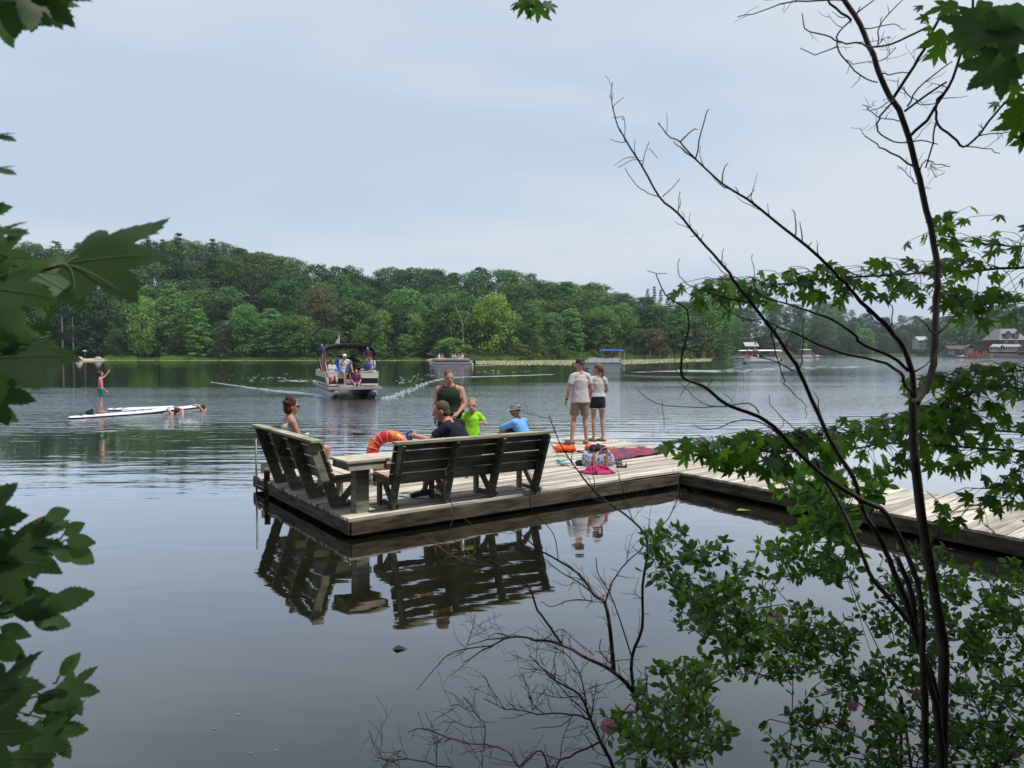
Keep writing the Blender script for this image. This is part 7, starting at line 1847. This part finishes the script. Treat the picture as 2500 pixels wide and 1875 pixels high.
# red house: mansard roof with dormers, white veranda
yh = shore_d(2475) + 9; sc_ = yh / FPX
def hx(px): return (px - CX) / FPX * yh
def hz(py): return at(CX, py, yh).z
gz = hz(869)
ht_ = thing("lake_house", "dark red house with grey steep roof, two dormers and white veranda at right shore", "house", (hx(2470), yh, gz))
x0, x1 = hx(2438), hx(2503); zr0, zr1 = hz(830), hz(802); 
mb = MB(); mb.box(((x0 + x1) / 2, yh + 6, (gz + zr0) / 2 - .5), (x1 - x0, 12, zr0 - gz + 1)); mb.build("wall", redw, ht_, world=True)
mb = MB(); mb.add([(x0 - .5, yh - .5, zr0), (x1 + .5, yh - .5, zr0), (x1 + .5, yh + 12.5, zr0), (x0 - .5, yh + 12.5, zr0), (x0 + 3.2, yh + 4, zr1), (x1 - 2.5, yh + 4, zr1), (x1 - 2.5, yh + 8.5, zr1), (x0 + 3.2, yh + 8.5, zr1)], [(0, 3, 2, 1), (4, 5, 6, 7), (0, 1, 5, 4), (1, 2, 6, 5), (2, 3, 7, 6), (3, 0, 4, 7)]); mb.build("roof", roofg, ht_, world=True)
for px in (2457, 2479):
    cx_ = hx(px); dz0, dz1 = hz(825), hz(814)
    mb = MB(); mb.box((cx_, yh + 1.6, (dz0 + dz1) / 2), (2.2, 3.6, dz1 - dz0)); d_ = mb.build("dormer", redw, ht_, world=True)
    mb = MB()
    for s in (-1, 1): mb.prism([V((cx_ + s * 1.6, yh - .6, dz1 - .2)), V((cx_ + s * 1.6, yh + 4.2, dz1 - .2)), V((cx_, yh + 4.2, dz1 + 1.3)), V((cx_, yh - .6, dz1 + 1.3))], (0, 0, .14))
    mb.build("dormer_roof", mat("pale_shingles", (.27, .285, .30), .8, .1, 2), ht_, world=True)
    window(ht_, V((cx_, yh - .24, (dz0 + dz1) / 2 + .1)), 1.1, 1.7); window(ht_, V((hx(px - 3 if px < 2470 else px), yh - .04, hz(836))), 1.2, 1.7)
zp = hz(846)
mb = MB(); vx0, vx1 = hx(2401), hx(2488); mb.prism([V((vx0, yh - 4.2, zp - .25)), V((vx1, yh - 4.2, zp - .25)), V((vx1, yh, zp + .95)), V((vx0 + 4, yh, zp + .95))], (0, 0, .16)); mb.build("veranda_roof", mat("pale_shingles", (.27, .285, .30)), ht_, world=True)
mb = MB(); mb.box(((vx0 + vx1) / 2, yh - 2, (gz + zp) / 2 - 1.9), (vx1 - vx0 - .6, 3.9, zp - gz - 2.6)); mb.build("veranda_base", beige, ht_, world=True)
for k in range(15):
    x = lerp(vx0 + .3, vx1 - .3, k / 14); mb = MB(); mb.box((x, yh - 4.0, zp - 1.25), (.22, .22, 2.1)); mb.build("veranda_post", trim, ht_, world=True)
mb = MB(); mb.beam(V((vx0 + .2, yh - 4.03, zp - 1.7)), V((vx1 - .2, yh - 4.03, zp - 1.7)), .12, .26, side=V((0, 0, 1))); mb.beam(V((vx0 + .2, yh - 4.03, zp - 2.2)), V((vx1 - .2, yh - 4.03, zp - 2.2)), .3, .26, side=V((0, 0, 1))); mb.build("railing", trim, ht_, world=True)
for k in range(5): window(ht_, V((hx(2448 + k * 5.2), yh - 3.9, zp - .95)), .62, 1.3)
mb = MB(); ex_ = hx(2428)
for s in (-1, 1): mb.prism([V((ex_ + s * 1.3, yh - 5.0, zp - .5)), V((ex_ + s * 1.3, yh - 3.5, zp - .5)), V((ex_, yh - 3.5, zp + .7)), V((ex_, yh - 5.0, zp + .7))], (0, 0, .14))
mb.build("entrance_gable", trim, ht_, world=True)
# low cabin left of it
c = hpt(2338, 8); W_ = 44 / FPX * c.y; cab = gable("cabin", "low grey brown cabin with white porch columns left of the red boathouse", V((c.x, c.y, hz(866))), W_, 6, 2.6, 1.7, mat("brown_grey_siding", (.12, .11, .10), .8, .12, 1.5), brownr, 'x')
for px in (2317, 2321, 2325, 2329):
    q = at(px, 858, c.y - 1.6); mb = MB(); mb.box((q.x, q.y, hz(859)), (.26, .26, 2.8)); mb.build("column", trim, cab, world=True)
mb = MB(); q = at(2322, 851, c.y - .9); mb.box((q.x, q.y, hz(851.5)), (4.2, 2.2, .2)); mb.build("porch_roof", brownr, cab, world=True)
for px in (2342, 2347, 2352): window(cab, V((at(px, 856, c.y).x, c.y - .07, hz(857))), .7, 1.2)
# white house upslope
c = far_pt(2257, 20); c.z = at(2257, 849, c.y).z; wh_ = gable("white_house", "white two storey house half hidden by the trunk on the far right shore", c, 32 / FPX * c.y, 8, 5.0, 2.6, whites, mat("pale_grey_roof", (.36, .38, .39), .9, .1, 1), 'x')
for px in (2246, 2249, 2263, 2266):
    for py in (835, 844): window(wh_, V((at(px, py, c.y).x, c.y - .07, at(px, py, c.y).z)), .75, 1.3)
# red cabin and beige house behind the crowded boats
c = far_pt(1835, 8); c.z = at(1835, 862, c.y).z; rc_ = gable("red_cabin", "small dark red cabin between the headland trees and the beige house", c, 30 / FPX * c.y, 6, 3.2, 1.8, redw, mat("pale_grey_roof", (.36, .38, .39)), 'x')
for px in (1828, 1842): window(rc_, V((at(px, 853, c.y).x, c.y - .07, at(px, 853, c.y).z)), 1.0, 1.2)
c = far_pt(1882, 10); c.z = at(1882, 862, c.y).z; bh_ = gable("beige_house", "beige gabled house with a pillared porch behind the crowded boats", c, 44 / FPX * c.y, 8, 5.4, 2.4, beige, mat("grey_shingles", (.3, .3, .3)), 'x')
for px in (1888, 1900):
    window(bh_, V((at(px, 840, c.y).x, c.y - .07, at(px, 840, c.y).z)), 1.0, 1.4); window(bh_, V((at(px, 853, c.y).x, c.y - .07, at(px, 853, c.y).z)), 1.1, 1.4)
for px in (1866, 1878):
    q = at(px, 854, c.y - 2); mb = MB(); mb.box((q.x, q.y, q.z - .3), (.8, .8, 3.4)); mb.build("porch_pillar", mat("brick_red", (.28, .11, .08), .9, .2, 1), bh_, world=True)
q = at(1872, 844, c.y - 1.4); mb = MB(); mb.box((q.x, q.y, q.z), (4.2, 3.0, .35)); mb.build("porch_roof", roofg, bh_, world=True)
# red boathouse/deck with small gabled lookout
c = far_pt(2376, .2); rd = thing("red_boathouse_deck", "red painted waterside deck with a little gabled lookout beside the lake house", "boathouse", tuple(c))
yb = c.y - 1.5; redp = mat("bright_red_paint", (.40, .055, .04), .75, .2, 1.2)
def bx(px): return (px - CX) / FPX * yb
def bz(py): return at(CX, py, yb).z
mb = MB(); mb.box(((bx(2360) + bx(2402)) / 2, yb + 2, bz(870)), (bx(2402) - bx(2360), 4, .35)); mb.build("platform", redp, rd, world=True)
for k in range(16):
    mb = MB(); x = lerp(bx(2361), bx(2401), k / 15); mb.box((x, yb, bz(865.5)), (.16, .12, 1.5)); mb.build("baluster", redp if k % 3 else trim, rd, world=True)
mb = MB(); mb.box(((bx(2360) + bx(2402)) / 2, yb, bz(861.5)), (bx(2402) - bx(2360), .14, .14)); mb.build("handrail", redp, rd, world=True)
mb = MB(); mb.box((bx(2369), yb + 1.2, bz(857)), (2.6, 2.4, 2.6)); mb.build("lookout_wall", mat("tan_boards", (.30, .20, .14), .8, .15, 2), rd, world=True)
mb = MB()
for s in (-1, 1): mb.prism([V((bx(2369) + s * 1.9, yb - .3, bz(849.5) - .1)), V((bx(2369) + s * 1.9, yb + 2.8, bz(849.5) - .1)), V((bx(2369), yb + 2.8, bz(841.5))), V((bx(2369), yb - .3, bz(841.5)))], (0, 0, .18))
mb.build("lookout_roof", brownr, rd, world=True)
for px in (2392, 2411, 2415):
    t = thing("red_deck_chair", "tall red wooden chair on the lawn before the lake house, %s" % {2392: "left one", 2411: "middle one", 2415: "right one"}[px], "chair", (bx(px), yb + 2.5, bz(868)), 0, "red chairs before the lake house")
    for (o, s) in (((0, .3, 1.3), (1.0, .12, 2.2)), ((0, 0, .7), (1.0, .8, .12)), ((-.45, -.2, .35), (.12, .12, .7)), ((.45, -.2, .35), (.12, .12, .7))):
        mb = MB(); mb.box(o, s); mb.build({(0, .3, 1.3): "backrest", (0, 0, .7): "seat"}.get(o, "leg"), mat("signal_red", (.50, .03, .025), .7, .1), t)
t = thing("small_motorboat", "small dark red motorboat moored at the red deck", "boat", tuple(G(2347, 873.5)))
p = G(2347, 873.5); mb = MB(); mb.ell(p + V((0, 0, .3)), (3.2, .9, .55), None, 16, 8); mb.build("hull", mat("maroon_hull", (.12, .03, .04), .4, .1), t, world=True, smooth=True); mb = MB(); mb.box(p + V((.3, 0, 1.0)), (1.2, 1.2, .5), taper=.7); mb.build("windscreen", trim, t, world=True)
# seawall
mb = MB(); P_ = [far_pt(px, -.4) for px in range(2300, 2560, 20)]
for a, b in zip(P_, P_[1:]): mb.beam(V((a.x, a.y, .35)), V((b.x, b.y, .35)), 1.3, .5, side=V((0, 0, 1)))
mb.build("sea_wall", mat("stone_wall", (.26, .23, .19), .9, .35, .8, bump=.05), None, kind="structure", label="low stone wall along the waterline before the lake house")
# open vehicle and sandy ramp near the silver boat
c = far_pt(1056, 5); v = thing("utility_vehicle", "grey open utility vehicle parked on the far sandy ramp", "vehicle", tuple(c)); cz = at(1056, 872, c.y).z
c = V((c.x, c.y, cz + .35)); gm = mat("grey_vehicle_paint", (.28, .29, .29), .4, .1)
for (o, s, tp_, n_) in (((-1.0, 0, .55), (1.1, 1.3, .5), .8, "hood"), ((.95, 0, .6), (1.3, 1.4, .45), .95, "cargo_bed"), ((0, 0, .3), (3.2, 1.2, .25), 1, "chassis")): mb = MB(); mb.box(c + V(o), s, taper=tp_); mb.build(n_, gm, v, world=True, bevel=.05)
for sx in (-1, 1):
    for x in (-1.1, 1.1):
        mb = MB(); q = c + V((x, sx * .65, .15)); mb.tube([q - V((0, .13, 0)), q + V((0, .13, 0))], .40, 14); mb.build("wheel", blackp, v, world=True)
for x in (-.35, .35):
    mb = MB(); mb.tube([c + V((x, -.55, .4)), c + V((x, -.5, 1.5)), c + V((x, .5, 1.5)), c + V((x, .55, .4))], .04, 6); mb.build("roll_bar", trim if x < 0 else blackp, v, world=True)
# overturned rowing boats and umbrella on the left shore
for px, col_, lb in ((194, (.58, .46, .42), "pale pinkish rowing boat lying overturned on the left far shore"), (240, (.30, .31, .33), "silver rowing boat lying overturned on the left far shore")):
    c = far_pt(px, 1.6); c.z = .25; t = thing("overturned_boat", lb, "boat", tuple(c), 0, "overturned rowing boats on the far left shore"); mb = MB(); mb.ell(c, (1.15, .7, .85), None, 18, 8, lo=0); mb.build("hull", mat(lb.split()[0] + "_hull", col_, .5, .15, 1.2), t, world=True, smooth=True)
    mb = MB(); mb.tube([c + V((-1.15, -.1, .12)), c + V((-.7, -.6, .10)), c + V((0, -.73, .08)), c + V((.7, -.6, .10)), c + V((1.15, -.1, .12))], .07, 6); mb.build("gunwale", trim, t, world=True)
c = far_pt(208, 7); c.z = at(208, 872, c.y).z; t = thing("parasol", "pale grey parasol standing in the dark shade behind the overturned boats", "parasol", tuple(c)); zt = at(208, 854, c.y).z; mb = MB(); mb.tube([c, V((c.x, c.y, zt))], .05, 6); mb.build("pole", trim, t, world=True)
mb = MB(); n_ = 10; mb.add([V((c.x, c.y, zt))] + [V((c.x + .72 * cos(2 * PI * i / n_), c.y + .72 * sin(2 * PI * i / n_), zt - .42)) for i in range(n_)], [(0, i + 1, (i + 1) % n_ + 1) for i in range(n_)]); o = mb.build("canopy", mat("pale_grey_cloth", (.36, .37, .38), .8, .1), t, world=True); o.modifiers.new("s", 'SOLIDIFY').thickness = .03
# weathered posts in the reeds
for i, (px, y0, y1) in enumerate(((1587, 857, 880), (1581, 866, 879), (1611, 862, 879), (1633, 865, 880), (1512, 856, 872), (1524, 857, 872))):
    c = far_pt(px, -.8); t = thing("wooden_post", "grey weathered post standing in the reeds, %s from the left" % ("fourth", "third", "fifth", "sixth", "first", "second")[i], "post", (c.x, c.y, -.5), 0, "posts in the far reeds"); mb = MB(); zt = at(px, y0, c.y).z; mb.tube([V((c.x, c.y, -.5)), V((c.x, c.y, zt))], .13, 6); mb.build("post_shaft", mat("pale_post", (.34, .33, .28), .9, .2, 2), t, world=True)
# bare pale trunks showing in the dark wood
for i, px in enumerate((153, 179, 1290, 1318, 1335, 1402, 1420, 1474, 1482, 1500, 1705, 1722)):
    c = far_pt(px, 6 + (i % 3) * 2); zt = at(px, 775 if px < 300 else 822, c.y).z; t = thing("slim_tree", "slim pale trunk at the dark wood edge, number %s from left" % ("one", "two", "three", "four", "five", "six", "seven", "eight", "nine", "ten", "eleven", "twelve")[i], "tree", (c.x, c.y, c.z - .3), 0, "pale slim trunks at the wood edge")
    mb = MB(); mb.tube([V((c.x, c.y, c.z - .3)), V((c.x + .2, c.y, lerp(c.z, zt, .5))), V((c.x + .05, c.y, zt))], [.24, .19, .12], 6); mb.build("trunk", mat("pale_grey_bark", (.20, .19, .165), .9, .25, 2), t, world=True)
# ------------------------------------------------------------------ thin summer haze over the lake
hm = bpy.data.materials.new("haze"); hm.use_nodes = True
hn = hm.node_tree.nodes; hn.clear()
ho = hn.new("ShaderNodeOutputMaterial"); hp = hn.new("ShaderNodeVolumePrincipled")
hp.inputs["Color"].default_value = (.80, .90, 1.0, 1); hp.inputs["Density"].default_value = HAZE; hp.inputs["Anisotropy"].default_value = .25
hm.node_tree.links.new(hp.outputs[0], ho.inputs["Volume"])
MB().box((0, 1150, 68.7), (7500, 3700, 142.6)).build("haze", hm, kind="stuff", label="thin pale summer haze over the lake")
